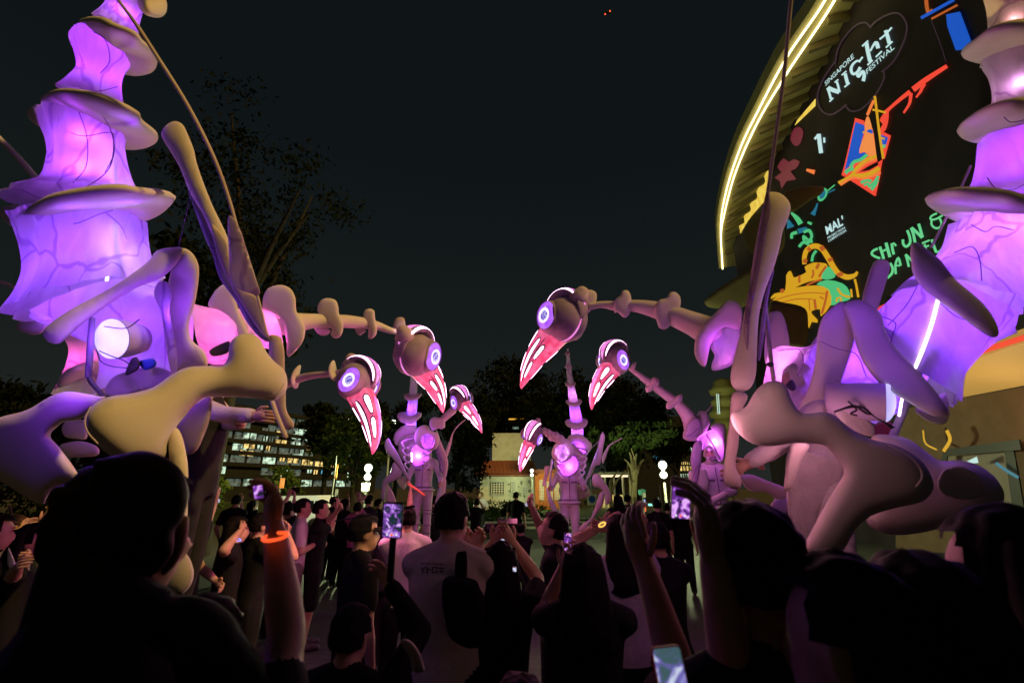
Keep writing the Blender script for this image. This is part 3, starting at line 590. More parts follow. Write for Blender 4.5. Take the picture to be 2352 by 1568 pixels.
t = thing('roof_terrace', ground(1165, 70), 'orange-lit terrace glimpsed high between the dark trees', 'building'); p, q = W(*Z(14, [(495, 385)])[0], 50), W(*Z(14, [(710, 350)])[0], 50); boxo('light_edge', (p.x, p.y, p.z + .4), (q.x, p.y + .2, q.z), emat('terrace_orange', (1, .5, .05), 1.0, (.02, .02, .02), (.3, .12, .01), 1.2), t); boxo('slab', (p.x, p.y + .25, p.z - .6), (q.x, p.y + 6, p.z + .35), off_wall, t); p, q = W(*Z(14, [(545, 475)])[0], 50), W(*Z(14, [(625, 445)])[0], 50); boxo('lit_window', (p.x, p.y, p.z), (q.x, p.y + .1, q.z), win_w, t); boxo('column', (p.x + .2, p.y + .3, 0), (p.x + .8, p.y + 1, p.z + 1), off_wall, t)
# ------------------------------------------------------------ the curved building on the right with its projection
WP, WN = Vector((9.55, 0, 0)), Vector((-1, .2, 0)).normalized(); WX = Vector((-.2, -1, 0)).normalized()
def wall_pt(x, y, off=.02): return on_plane(x, y, WP + WN * off, WN)
facade = pmat('dark_facade', (.02, .013, .018), .75, (.032, .022, .028), .8, .2, 6)
soff = pmat('soffit_panel', (.32, .28, .12), .7, (.4, .34, .15), 2); brown = pmat('brown_wall', (.13, .075, .045), .8, (.17, .1, .06), 2, .2, 30)
olive = pmat('olive_canopy', (.14, .115, .05), .85, (.18, .145, .065), 1.5)
TOPZ = 17.9; y0, y1 = -.8, 25.0
BD = thing('curved_building', (12, 12, 0), 'tall dark curved building with yellow light line and colourful night festival projection', 'building')
pl = [(WP.x + .2 * y, y) for y in np.linspace(y0, y1, 14)] + [(15.3, 28), (17, 31), (19.8, 33.5), (23.5, 35)]
V, Fc = [], []
for x, y in pl: V += [Vector((x, y, 0)), Vector((x, y, TOPZ))]
n = len(pl); V += [Vector((40, 35, 0)), Vector((40, 35, TOPZ)), Vector((40, y0, 0)), Vector((40, y0, TOPZ))]
for k in range(n + 1): Fc.append([2 * k, 2 * k + 1, 2 * k + 3, 2 * k + 2])
Fc.append([2 * n + 2, 2 * n + 3, 1, 0]); link('wall', mesh('wall', V, Fc), facade, BD, False)
led = [(1925, -90), (1893, 0), (1807, 128), (1747, 240), (1699, 340), (1667, 440), (1655, 520), (1659, 616)]; L1 = [ray_plane(x, y, 2, TOPZ) for x, y in led]
led2 = [(1946, -90), (1915, 0), (1803, 172), (1735, 288), (1687, 400), (1663, 492), (1656, 540), (1660, 616)]; L2 = [ray_plane(x, y, 2, TOPZ - .004) for x, y in led2]
ledm = emat('roof_led', (1, .88, .45), 4.0)
Q = [Vector(q) for q in cat_open([tuple(p) for p in L1], 8)]; Q2 = [Vector(q) for q in cat_open([tuple(p) for p in L2], 8)]
def ribbon(name, P, hw, m, par, off=-.03):
    V, Fc = [], []; T, R = frames(P)
    for p, t in zip(P, T):
        s = Vector((t.y, -t.x, 0)).normalized() * hw
        for q in (p - s, p + s): V += [q + Vector((0, 0, off)), q + Vector((0, 0, off + .05))]
    for i in range(len(P) - 1):
        a, b_ = 4 * i, 4 * i + 4; Fc += [[a, a + 2, b_ + 2, b_], [a + 1, b_ + 1, b_ + 3, a + 3], [a, b_, b_ + 1, a + 1], [a + 2, a + 3, b_ + 3, b_ + 2]]
    return link(name, mesh(name, V, Fc), m, par, False)
ribbon('roof_led_strip', Q, .028, ledm, BD, -.09); ribbon('roof_led_strip', Q2, .028, ledm, BD, -.09)
for k in range(4, len(Q) - 6, 6):
    l = lamp((Q[k] + Q2[k]) / 2 + Vector((0, 0, -.5)), (1, .8, .14), 2.8, BD, .15, 'led_spill')
# soffit slab behind the light line, with cross beams
V, Fc = [], []; M_ = len(Q)
inner = [Vector((WP.x + .2 * p.y + .05 if p.y < 25 else max(p.x + 1.5, 14.8), p.y + (0 if p.y < 25 else -.6), TOPZ)) for p in Q]
for p, q in zip(Q, inner):
    o_ = (p - q).normalized() * .25; V += [p + o_ + Vector((0, 0, .02)), q + Vector((0, 0, .02)), p + o_ + Vector((0, 0, .6)), q + Vector((0, 0, .6))]
for i in range(M_ - 1):
    a, b_ = 4 * i, 4 * i + 4; Fc += [[a, b_, b_ + 1, a + 1], [a + 2, a + 3, b_ + 3, b_ + 2], [a, a + 2, b_ + 2, b_]]
link('soffit', mesh('soffit', V, Fc), soff, BD, False)
for k in range(1, M_ - 2, 3):
    p, q = Q2[k], inner[k]; d_ = (q - p)
    if d_.length < .4: continue
    V, Fc = [], []; obox(V, Fc, p + d_ * .56 + Vector((0, 0, -.16)), d_ * .42, Vector((-d_.y, d_.x, 0)).normalized() * .07, Vector((0, 0, .15))); link('soffit_beam', mesh('soffit_beam', V, Fc), olive, BD, False)
boxo('sun_blocker', (9.2, -9, 0), (30, -2.45, 11.7), facade, BD)  # unseen box added behind the camera to keep sun off the near crowd
# lit slot windows under the eave
slot = emat('slot_window', (.95, .72, .12), .85, (.3, .2, .05), (.8, .5, .06), 3); frame_d = pmat('slot_frame', (.06, .045, .02), .6)
def wall_quad(name, k, pts, m, off, par=BD):
    V = [wall_pt(*p, off) for p in Z(k, pts)]; b_ = [v - WN * .03 for v in V]; n = len(V)
    return link(name, mesh(name, V + b_, [list(range(n)), [n + i for i in reversed(range(n))]] + [[i, n + i, n + (i + 1) % n, (i + 1) % n] for i in range(n)]), m, par, False)
a0, a1, b0, b1 = (212, 1340), (388, 1030), (222, 1270), (392, 975)
top = [(222, 1280), (262, 1180), (320, 1075), (392, 978)]; bot = [(232, 1342), (275, 1268), (335, 1195), (392, 1130)]
T_, B_ = cat_open(top, 3), cat_open(bot, 3)
for i in range(9): wall_quad('slot_window', 5, [tuple(B_[i] * .94 + B_[i + 1] * .06), tuple(B_[i + 1] * .94 + B_[i] * .06), tuple(T_[i + 1] * .94 + T_[i] * .06), tuple(T_[i] * .94 + T_[i + 1] * .06)], slot, .06)
wall_quad('slot_window', 5, [(545, 720), (560, 690), (662, 570), (660, 610)], slot, .06); wall_quad('slot_window', 5, [(645, 320), (650, 290), (700, 240), (730, 205), (735, 225), (690, 280)], soff, .06)
# lower storeys: red light line, canopy with painted golden glow, brown wall, doorway
redl = emat('red_light_line', (1, .07, .03), .9)
wall_quad('red_light_line', 6, [(1290, 632), (1680, 508), (1680, 480), (1290, 602)], redl, 1.75)
wall_quad('red_light_line', 6, [(860, 385), (1080, 285), (1080, 272), (860, 368)], redl, .6)
canopy = emat('canopy_painted_glow', (.6, .34, .09), .6, (.5, .35, .14), (.5, .27, .06), .35)  # golden uplight put into the fascia material as emission
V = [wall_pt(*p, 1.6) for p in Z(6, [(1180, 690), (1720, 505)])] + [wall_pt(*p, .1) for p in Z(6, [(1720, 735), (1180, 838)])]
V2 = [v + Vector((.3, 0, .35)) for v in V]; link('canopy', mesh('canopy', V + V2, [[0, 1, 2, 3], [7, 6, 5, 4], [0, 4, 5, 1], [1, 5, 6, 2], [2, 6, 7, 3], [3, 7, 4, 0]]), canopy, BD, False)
wall_quad('lower_wall', 6, [(1000, 1600), (1720, 1600), (1720, 742), (1000, 872)], brown, .03)
wall_quad('door_lintel', 6, [(1240, 1110), (1640, 1075), (1630, 1022), (1240, 1075)], dark, .5); wall_quad('door_jamb', 6, [(1600, 1400), (1660, 1400), (1600, 1070), (1555, 1075)], dark, .42); wall_quad('door_jamb', 6, [(1215, 1400), (1250, 1400), (1262, 1105), (1235, 1108)], dark, .42)
wall_quad('door_panel', 6, [(1255, 1400), (1600, 1400), (1555, 1085), (1262, 1110)], pmat('door_grey', (.22, .18, .15), .6), .12)
lamp(wall_pt(2290, 985, 1.3), (1, .62, .3), 45, BD, .3, 'canopy_fill')  # added fill without a visible fitting, brightens the lower wall
# rounded canopies and the stacked drum of balconies
inflate('eyebrow_canopy', Z(16, [(168, 1010), (195, 965), (350, 850), (540, 740), (640, 700), (640, 880), (520, 1020), (400, 1056), (280, 1056), (200, 1045)]), 19, olive, BD, cap=18)
inflate('round_canopy', Z(16, [(465, 520), (480, 430), (560, 330), (680, 310), (770, 420), (780, 560), (720, 660), (600, 680), (510, 610)]), 20.5, olive, BD, cap=14)
inflate('round_canopy', Z(16, [(770, 180), (860, 140), (980, 118), (1080, 128), (1060, 180), (960, 240), (860, 310), (800, 290)]), 16.5, olive, BD, cap=8)
inflate('canopy_block', Z(16, [(665, 1015), (780, 1010), (930, 1050), (960, 1150), (940, 1330), (800, 1345), (660, 1300)]), 13, olive, BD, cap=20)
BS = thing('balcony_drum', ground(1662, 22), 'stack of pale scalloped round balconies seen behind the right wing spar', 'balcony')
for k in range(5):
    c = W(1662 + (k % 2) * 4, 900 + k * 26, 22); tube3('balcony', [c - Vector((0, 0, .22)), c - Vector((0, 0, .1)), c + Vector((0, 0, .1)), c + Vector((0, 0, .2))], [.25, .62, .66, .5], pmat('balcony_yellow%d' % k, (.22, .19, .06), .8), BS, 22)
tube3('column', [ground(1664, 22), W(1664, 880, 22)], [.22, .22], olive, BS, 12)
for x in (1646, 1650): tube('light_tube', [(x, 905, 21.3, 1.0), (x + 3, 950, 21.3, 1.0)], emat('tube_green%d' % x, (.7, 1, .8), .8), BS, 6, 2)
lamp(W(1655, 960, 20.5), (1, .85, .3), 2.5, BS, .2, 'balcony_lamp')
# ---- projected writing and pictures: thin sheets of light on the wall
PAL = {'w': emat('light_pale', (.52, .76, .76), .95), 'g': emat('light_green', (.09, .62, .23), .8), 'o': emat('light_orange', (1, .22, .05), .85), 'r': emat('light_red', (1, .07, .04), .85), 'y': emat('light_yellow', (.8, .42, .015), .8), 'b': emat('light_blue', (.005, .1, .62), .8),
       's': emat('light_skin', (1, .3, .07), .85), 't': emat('light_teal', (.01, .2, .33), .7), 'd': emat('light_rust', (.62, .13, .02), .7), 'm': emat('light_maroon', (.25, .018, .05), .55), 'p': emat('light_plum', (.045, .014, .045), .5), 'k': facade, 'G': emat('light_mint', (.16, .72, .3), .85)}
def light_poly(name, k, pts, c, off=.05, smooth=2):
    P = cat_closed(pts, smooth) if smooth > 1 else np.array(pts, float); P = [Vector((float(a), float(b_))) for a, b_ in P]
    vo, eo, fo, *_ = delaunay_2d_cdt(P, [], [list(range(len(P)))], 1, 1e-4)
    return link(name, mesh(name, [wall_pt(*Z(k, [(v[0], v[1])])[0], off) for v in vo], [list(f) for f in fo]), PAL[c], BD, False)
def light_line(name, k, lines, c, off=.055, sub=4):
    if len(lines) > 1 and (k == 20 or 'stripe' in name or 'wave' in name or 'creature' in name or 'tail' in name or 'trim' in name or 'ribbon' in name):
        return [light_line(name, k, [ln], c, off + .002 * i, sub) for i, ln in enumerate(lines)]
    V, Fc = [], []
    for ln in lines:
        w = ln[-1]; pts = ln[:-1]; q = cat_open([(p[0], p[1], (p[2] if len(p) > 2 else w)) for p in pts], sub if len(pts) > 2 else 2); b_ = len(V)
        for i in range(len(q)):
            t = q[min(i + 1, len(q) - 1)] - q[max(i - 1, 0)]; l = math.hypot(t[0], t[1]) + 1e-9; nx, ny = -t[1] / l * q[i][2] / 2, t[0] / l * q[i][2] / 2
            V += [wall_pt(*Z(k, [(q[i][0] + nx, q[i][1] + ny)])[0], off), wall_pt(*Z(k, [(q[i][0] - nx, q[i][1] - ny)])[0], off)]
        for i in range(len(q) - 1): Fc.append([b_ + 2 * i, b_ + 2 * i + 1, b_ + 2 * i + 3, b_ + 2 * i + 2])
    return link(name, mesh(name, V, Fc), PAL[c], BD, False)
light_line('letter', 17, [[(222, 1180), (240, 1230), (268, 1330), 36], [(205, 1190), (235, 1160), 22], [(245, 1365), (300, 1310), 20], [(225, 1165), (300, 1200), (385, 1225), 62], [(352, 1080), (370, 1140), (390, 1230), 34], [(320, 1090), (372, 1045), 22]], 'w', sub=2)
light_line('letter', 17, [[(470, 960), (488, 1040), (508, 1110), 50], [(420, 985), (488, 925), 22], [(460, 1155), (535, 1095), 22]], 'w', sub=2)
light_line('letter', 17, [[(690, 790, 30), (640, 780, 30), (580, 830, 34), (555, 900, 44), (580, 965, 40), (640, 945, 40), (690, 870, 46), (690, 790, 44)], [(670, 790), (722, 722), 26], [(640, 950, 30), (660, 1000, 50), (720, 930, 44), (745, 980, 50), (730, 1070, 50), (680, 1135, 44)]], 'w', sub=4)
light_line('letter', 17, [[(775, 520), (800, 660), (830, 790), 58], [(715, 570), (800, 490), 24], [(790, 840), (865, 770), 24], [(830, 640, 26), (880, 550, 34), (920, 520, 56), (945, 600, 58), (960, 660, 58)], [(910, 725), (998, 640), 24]], 'w', sub=3)
light_line('letter', 17, [[(1050, 340), (1080, 430), (1105, 530), 56], [(965, 470), (1050, 400), (1140, 300), 26], [(1055, 590), (1150, 500), 24]], 'w', sub=3)
light_line('cloud_outline', 17, [[(330, 780), (180, 1000), (90, 1200), (75, 1350), (130, 1490), (260, 1550), (400, 1480), (490, 1400), 26], [(470, 1420), (560, 1500), (700, 1470), (850, 1330), (960, 1180), (1030, 1020), (1020, 920), 24], [(990, 940), (1150, 800), (1270, 600), (1345, 400), (1350, 250), (1280, 130), (1180, 90), (1050, 130), (900, 220), (820, 310), 26], [(830, 290), (760, 230), (640, 260), (500, 390), (370, 600), (325, 830), 24]], 'p', .05)
def wall_text(s, k, p0, p1, h, c, name='lettering', bold=0.0, off=.055):
    a, b_ = wall_pt(*Z(k, [p0])[0], off), wall_pt(*Z(k, [p1])[0], off); cu = bpy.data.curves.new(name, 'FONT'); cu.body = s; cu.size = 1; cu.offset = bold
    o = bpy.data.objects.new(name, cu); COL.objects.link(o); dg = bpy.context.evaluated_depsgraph_get(); me = bpy.data.meshes.new_from_object(o.evaluated_get(dg)); bpy.data.objects.remove(o)
    co = np.array([v.co[:] for v in me.vertices]); x0_, x1_ = co[:, 0].min(), co[:, 0].max(); X = (b_ - a); wd_ = X.length; X.normalize(); Yv = Vector((0, 0, 1)); sc_ = wd_ / (x1_ - x0_)
    hh = (a - wall_pt(*Z(k, [(p0[0] + h[0], p0[1] + h[1])])[0], off)).length / .72
    for v in me.vertices: v.co = a + X * ((v.co.x - x0_) * sc_) + Yv * (v.co.y * hh)
    me.materials.clear(); return link(name, me, PAL[c], BD, False)
wall_text('SINGAPORE', 17, (190, 1140), (600, 735), (-22, -48), 'w', bold=.01); wall_text('FESTIVAL', 17, (785, 970), (1180, 600), (-25, -55), 'w', bold=.01)
wall_text("MAL'", 19, (755, 475), (950, 360), (-18, -90), 'w', bold=.03); wall_text('PROJECTION', 19, (765, 525), (955, 410), (-5, -22), 'w', bold=.02); wall_text('COMPETITION', 19, (772, 560), (968, 440), (-5, -22), 'w', bold=.02)
# SHAUN & DANIEL in hand-drawn capitals
light_line('letter', 20, [[(375, 670), (310, 700), (280, 750), (330, 790), (410, 820), 36], [(405, 640), (440, 740), (465, 830), 44], [(500, 580), (530, 690), (560, 800), 48], [(430, 720), (530, 670), 30], [(590, 590), (600, 680), (620, 760), 42], [(590, 610), (620, 590), (655, 630), 30],
    [(825, 390), (860, 480), (870, 580), (810, 640), (765, 600), (760, 530), 40], [(885, 350), (920, 450), (945, 580), 44], [(890, 350), (980, 430), (1055, 505), 46], [(1000, 290), (1030, 390), (1060, 500), 44],
    [(1280, 130), (1200, 170), (1180, 220), (1260, 220), (1370, 160), 30], [(1200, 230), (1200, 310), (1270, 360), (1340, 330), (1345, 260), (1310, 190), 34]], 'G', sub=3)
light_line('letter', 20, [[(560, 890), (600, 960), (590, 1050), (520, 1120), 40], [(320, 880), (350, 960), (390, 1060), 40], [(650, 1060), (645, 920), (690, 810), (725, 930), 36], [(660, 930), (720, 930), 26], [(800, 760), (830, 860), (850, 950), 36], [(800, 760), (900, 860), 40], [(1090, 600), (1110, 690), 36], [(1050, 590), (1170, 540), 28], [(1080, 660), (1160, 620), 26], [(1200, 530), (1230, 620), (1270, 730), 42], [(1270, 730), (1330, 700), (1355, 660), 30]], 'G', sub=3)
# kite with a face
light_poly('kite_edge', 18, [(485, 395), (610, 435), (620, 490), (860, 580), (970, 635), (885, 950), (860, 950), (830, 1110), (835, 1130), (765, 1450), (740, 1445), (440, 1250), (300, 1165), (345, 1010)], 'r', .04, 1)
light_poly('kite_field', 18, [(490, 450), (610, 495), (615, 560), (570, 720), (540, 860), (545, 880), (600, 860), (635, 870), (600, 930), (480, 970), (410, 1050), (345, 1100)], 'b', .05, 1)
light_poly('kite_field', 18, [(830, 620), (930, 660), (905, 755), (840, 755), (790, 700)], 'b', .05, 1); light_poly('kite_wave', 18, [(845, 755), (905, 760), (890, 800), (855, 805)], 'g', .052, 1)
light_poly('kite_face', 18, [(620, 440), (650, 370), (690, 420), (715, 540), (730, 600), (755, 760), (770, 900), (700, 980), (660, 880), (600, 855), (545, 870), (550, 790), (590, 680), (615, 600), (615, 500)], 's', .055, 2)
light_poly('kite_eye', 18, [(640, 575), (680, 550), (715, 560), (725, 605), (670, 595)], 'b', .06); light_poly('kite_eye', 18, [(582, 590), (600, 575), (618, 592), (600, 608)], 'y', .06)
light_line('kite_wave', 18, [[(350, 1140), (400, 1100), (470, 1080), 50], [(420, 1060), (470, 990), (560, 960), (650, 890), 46]], 'g', .056)
light_line('kite_ribbon', 18, [[(260, 1275), (430, 1180), (520, 1060), (650, 960), (780, 910), 44], [(430, 1180), (600, 1170), (720, 1130), (815, 1070), 60]], 'y', .058); light_line('kite_ribbon', 18, [[(285, 1300), (450, 1205), (600, 1215), (750, 1170), (830, 1130), 34], [(500, 1130), (620, 1020), (785, 950), 26]], 'o', .06)
light_poly('kite_gap', 18, [(545, 1125), (660, 1050), (790, 985), (800, 1030), (680, 1100)], 'k', .064, 1); light_poly('kite_gap', 18, [(668, 360), (700, 330), (760, 330), (775, 480), (830, 800), (850, 960), (790, 1000), (770, 880), (740, 620), (700, 470)], 'k', .064, 1)
light_line('kite_wave', 18, [[(560, 1270), (640, 1240), (710, 1250), 40], [(600, 1300), (680, 1280), 34], [(800, 1180), (740, 1270), (660, 1330), 40], [(790, 1230), (750, 1310), (700, 1365), 44]], 'g', .056)
light_line('kite_spar', 18, [[(750, 100), (770, 250), (800, 500), (830, 720), (865, 945), 34], [(720, 285), (800, 300), (900, 325), 28], [(820, 660), (885, 680), 26]], 'y', .068, 2)
light_line('kite_tail', 18, [[(740, 160), (700, 240), (650, 360), 40]], 'o', .05); light_poly('kite_tail', 18, [(900, 300), (940, 320), (930, 460), (890, 570), (830, 590), (820, 540), (860, 480), (815, 430), (860, 350)], 'r', .062)
light_line('kite_tail', 18, [[(900, 320, 60), (960, 260, 44), (1100, 140, 50), (1230, 40, 60), (1330, -30, 50)], [(1240, 60, 50), (1220, 200, 40), (1140, 330, 28), (1085, 470, 14)], [(1384, 20, 40), (1310, 120, 26), (1290, 210, 12)]], 'r', .055)
light_line('kite_tail', 5, [[(1225, 516, 34), (1300, 458, 30), (1420, 380, 22), (1530, 315, 16)], [(1290, 480, 24), (1260, 540, 12), (1235, 595, 6)]], 'r', .055)
# creature in green and teal, striped yellow beast, medallion
light_poly('medallion', 18, [(30, 1345), (80, 1340), (110, 1380), (100, 1450), (50, 1510), (0, 1520), (-25, 1470), (-10, 1390)], 'g', .05); light_poly('medallion', 18, [(35, 1375), (75, 1370), (88, 1410), (60, 1470), (15, 1490), (2, 1440)], 't', .056)
light_line('medallion_chain', 18, [[(100, 1390), (210, 1300), 16]], 'g', .05); light_line('medallion_chain', 18, [[(110, 1410), (215, 1360), 16]], 't', .05)
light_line('creature', 19, [[(655, 130, 14), (630, 200, 29), (600, 260, 58), (590, 340, 37)], [(330, 310, 17), (360, 400, 87), (420, 430, 87)], [(440, 440, 58), (540, 410, 43), (620, 430, 58)], [(610, 700, 52), (590, 680, 43)]], 't', .05)
light_line('creature', 19, [[(365, 235, 20), (430, 300, 52), (470, 360, 58), (450, 395, 29)], [(370, 520, 29), (375, 470, 34), (430, 450, 37), (480, 490, 34)], [(545, 340, 23), (590, 360, 31), (620, 420, 23)], [(500, 450, 29), (560, 430, 37), (590, 490, 31), (560, 540, 31), (500, 490, 26), (520, 560, 31), (600, 545, 37), (610, 510, 26)], [(450, 610, 31), (500, 560, 31), (560, 590, 23), (490, 615, 31)], [(590, 770, 31), (605, 700, 29), (640, 650, 31), (690, 770, 31)]], 'g', .056)
light_line('beast', 19, [[(510, 800, 46), (510, 720, 50), (540, 640, 54), (620, 600, 58), (700, 630, 60), (770, 730, 62), (840, 850, 62), (900, 910, 56), (980, 940, 60), (1060, 920, 44), (1090, 880, 26), (1115, 810, 8)]], 'y', .05)
light_poly('beast', 19, [(300, 1080), (310, 920), (360, 870), (390, 940), (440, 930), (530, 885), (510, 830), (580, 790), (640, 780), (740, 790), (760, 830), (700, 960), (600, 980), (500, 1010), (400, 1060), (250, 1130), (140, 1180), (180, 1120)], 'y', .052)
light_line('beast_stripe', 19, [[(455, 920), (455, 1000), 26], [(670, 790), (640, 850), 34], [(600, 860), (610, 900), (590, 950), 22], [(260, 1070), (275, 1110), 40], [(500, 750), (535, 775), 46], [(545, 620), (580, 650), 40], [(690, 600), (720, 650), 50], [(770, 760), (820, 740), 40], [(870, 920), (930, 900), 46], [(750, 820), (690, 900), (670, 940), 26], [(530, 1030), (620, 990), (700, 965), 20]], 'd', .058, 2)
light_poly('beast_cloth', 19, [(770, 820), (830, 880), (850, 930), (800, 960), (700, 960), (715, 880)], 'g', .056); light_poly('beast_cloth', 19, [(640, 1020), (760, 970), (930, 1010), (1000, 1090), (1010, 1180), (920, 1210), (800, 1250), (780, 1080)], 'g', .05)
light_poly('beast_robe', 19, [(140, 1210), (300, 1090), (440, 1050), (640, 1030), (780, 1080), (800, 1240), (690, 1370), (680, 1290), (590, 1310), (600, 1350), (650, 1400), (650, 1440), (590, 1430), (560, 1500), (530, 1400), (515, 1280), (400, 1260), (220, 1220)], 'y', .054)
light_line('beast_stripe', 19, [[(200, 1190), (350, 1140), (560, 1110), (740, 1120), 10], [(250, 1220), (420, 1180), (600, 1180), 10], [(620, 1180), (635, 1290), 30], [(760, 1090), (740, 1200), (700, 1340), 26], [(560, 1180), (570, 1300), 12], [(680, 1150), (720, 1180), 16]], 'd', .06)
light_line('beast_trim', 19, [[(870, 1060), (920, 1130), (1010, 1160), 24], [(860, 1210), (870, 1170), (910, 1170), (905, 1210), 20], [(1060, 960), (1080, 1040), (1100, 1160), 26], [(1020, 1070), (1030, 1160), 22]], 'y', .062)
# dim lotus, numerals, lantern, blue banners
for q in ([(540, 740), (575, 730), (595, 760), (580, 820), (550, 840), (520, 800)], [(445, 960), (480, 910), (510, 930), (540, 915), (575, 930), (550, 970), (520, 985), (555, 1030), (500, 1040), (470, 1085), (460, 1040), (430, 1020), (470, 990)]): light_poly('lotus', 5, q, 'm', .05)
light_line('letter', 5, [[(683, 770), (690, 830), (697, 880), 24], [(660, 800), (684, 772), 14], [(714, 790), (716, 820), 12]], 'w', sub=2); light_line('smile_line', 5, [[(612, 975, 14), (660, 990, 26), (745, 945, 34)]], 'o', .05)
light_poly('blue_banner', 5, [(1415, 85), (1495, 68), (1560, 240), (1555, 285), (1470, 290), (1420, 150)], 'b', .05, 1); light_line('lantern', 5, [[(1270, 105), (1460, 0), 18]], 'b', .052); light_line('lantern', 5, [[(1300, 0), (1310, 70), (1340, 60), 22], [(1330, 110), (1480, 30), 12]], 'd', .05, 2)
light_line('lantern_cord', 5, [[(1330, 120), (1380, 250), (1415, 360), 6]], 'p', .05); light_line('wall_motif', 11, [[(845, 20), (860, 100), (930, 140), 10], [(990, 20), (1010, 80), (970, 150), 22]], 'y', .52); light_line('wall_motif', 11, [[(1110, 220, 14), (1180, 200, 40), (1250, 190, 30)]], 'w', .52); light_line('wall_motif', 11, [[(1290, 220), (1360, 270), (1430, 310), 18]], 't', .52)
# ------------------------------------------------------------ bird puppets
glow_white = emat('panel_white', (1, .55, .85), 5.0)
glow_pink = emat('panel_pink', (.95, .16, .75), .95, (.3, .1, .2), (1, .42, .95), 3, .3, .7)
glow_red = emat('panel_red', (.84, .05, .17), .8, (.4, .05, .08), (1, .2, .42), 3.5, .35, .7)
glow_purple = emat('eye_violet', (.36, .07, .9), 1.0, (.1, .05, .3), (.6, .2, 1), 3, .3, .7)
glow_eye = emat('eye_white', (.82, .7, 1), 1.5)
eye_dark = emat('eye_facet', (.16, .1, .7), .8, (.05, .05, .3), (.75, .7, 1), 9, .45, .6)
rimdark = pmat('panel_outline', (.05, .012, .03), .7)
led_white = emat('led_strip', (.85, .6, 1), 5)
VIO, MAG, PNK = (.25, .045, 1.0), (.37, .045, 1.0), (1.0, .12, .70)
BK = cat_open([(.25, -.16, .60, .66), (1.15, -.34, .56, .60), (2.1, -.62, .43, .47), (2.9, -1.06, .26, .30), (3.35, -1.45, .09, .11), (3.45, -1.6, .02, .02)], 8)
def beak_pt(s, ph, off=0.0):
    f = s * (len(BK) - 1); i = min(int(f), len(BK) - 2); q = BK[i] + (BK[i + 1] - BK[i]) * (f - i)
    t = BK[min(i + 1, len(BK) - 1)] - BK[max(i - 1, 0)]; l = math.hypot(t[0], t[1]); tx, tz = t[0] / l, t[1] / l
    c, sn = math.cos(ph), math.sin(ph); c2 = math.copysign(abs(c) ** .8, c); s2 = math.copysign(abs(sn) ** .8, sn)
    r1, r2 = q[3] + off, q[2] + off
    return Vector((q[0] - tz * c2 * r1, s2 * r2, q[1] + tx * c2 * r1))
def beak_patch(V, Fc, s0, s1, ph, wp, off, flare=0.0):
    n, m = 16, 6; b = len(V)
    for i in range(n + 1):
        x = -1 + 2 * i / n; w = (max(0, 1 - abs(x) ** 3.2)) ** .5 * (1 + flare * -x)
        for j in range(m + 1):
            y = -1 + 2 * j / m; lift = off * (1 - .5 * max(abs(x), abs(y)) ** 4)
            V.append(beak_pt(s0 + (s1 - s0) * i / n, ph + wp * w * y, lift))
    for i in range(n):
        for j in range(m): Fc.append([b + i * (m + 1) + j, b + (i + 1) * (m + 1) + j, b + (i + 1) * (m + 1) + j + 1, b + i * (m + 1) + j + 1])
def sph_pt(r, th, ph):                              # th from +X over +Z in the sagittal plane, ph towards +Y
    return Vector((r[0] * math.cos(th) * math.cos(ph), r[1] * math.sin(ph), r[2] * math.sin(th) * math.cos(ph)))
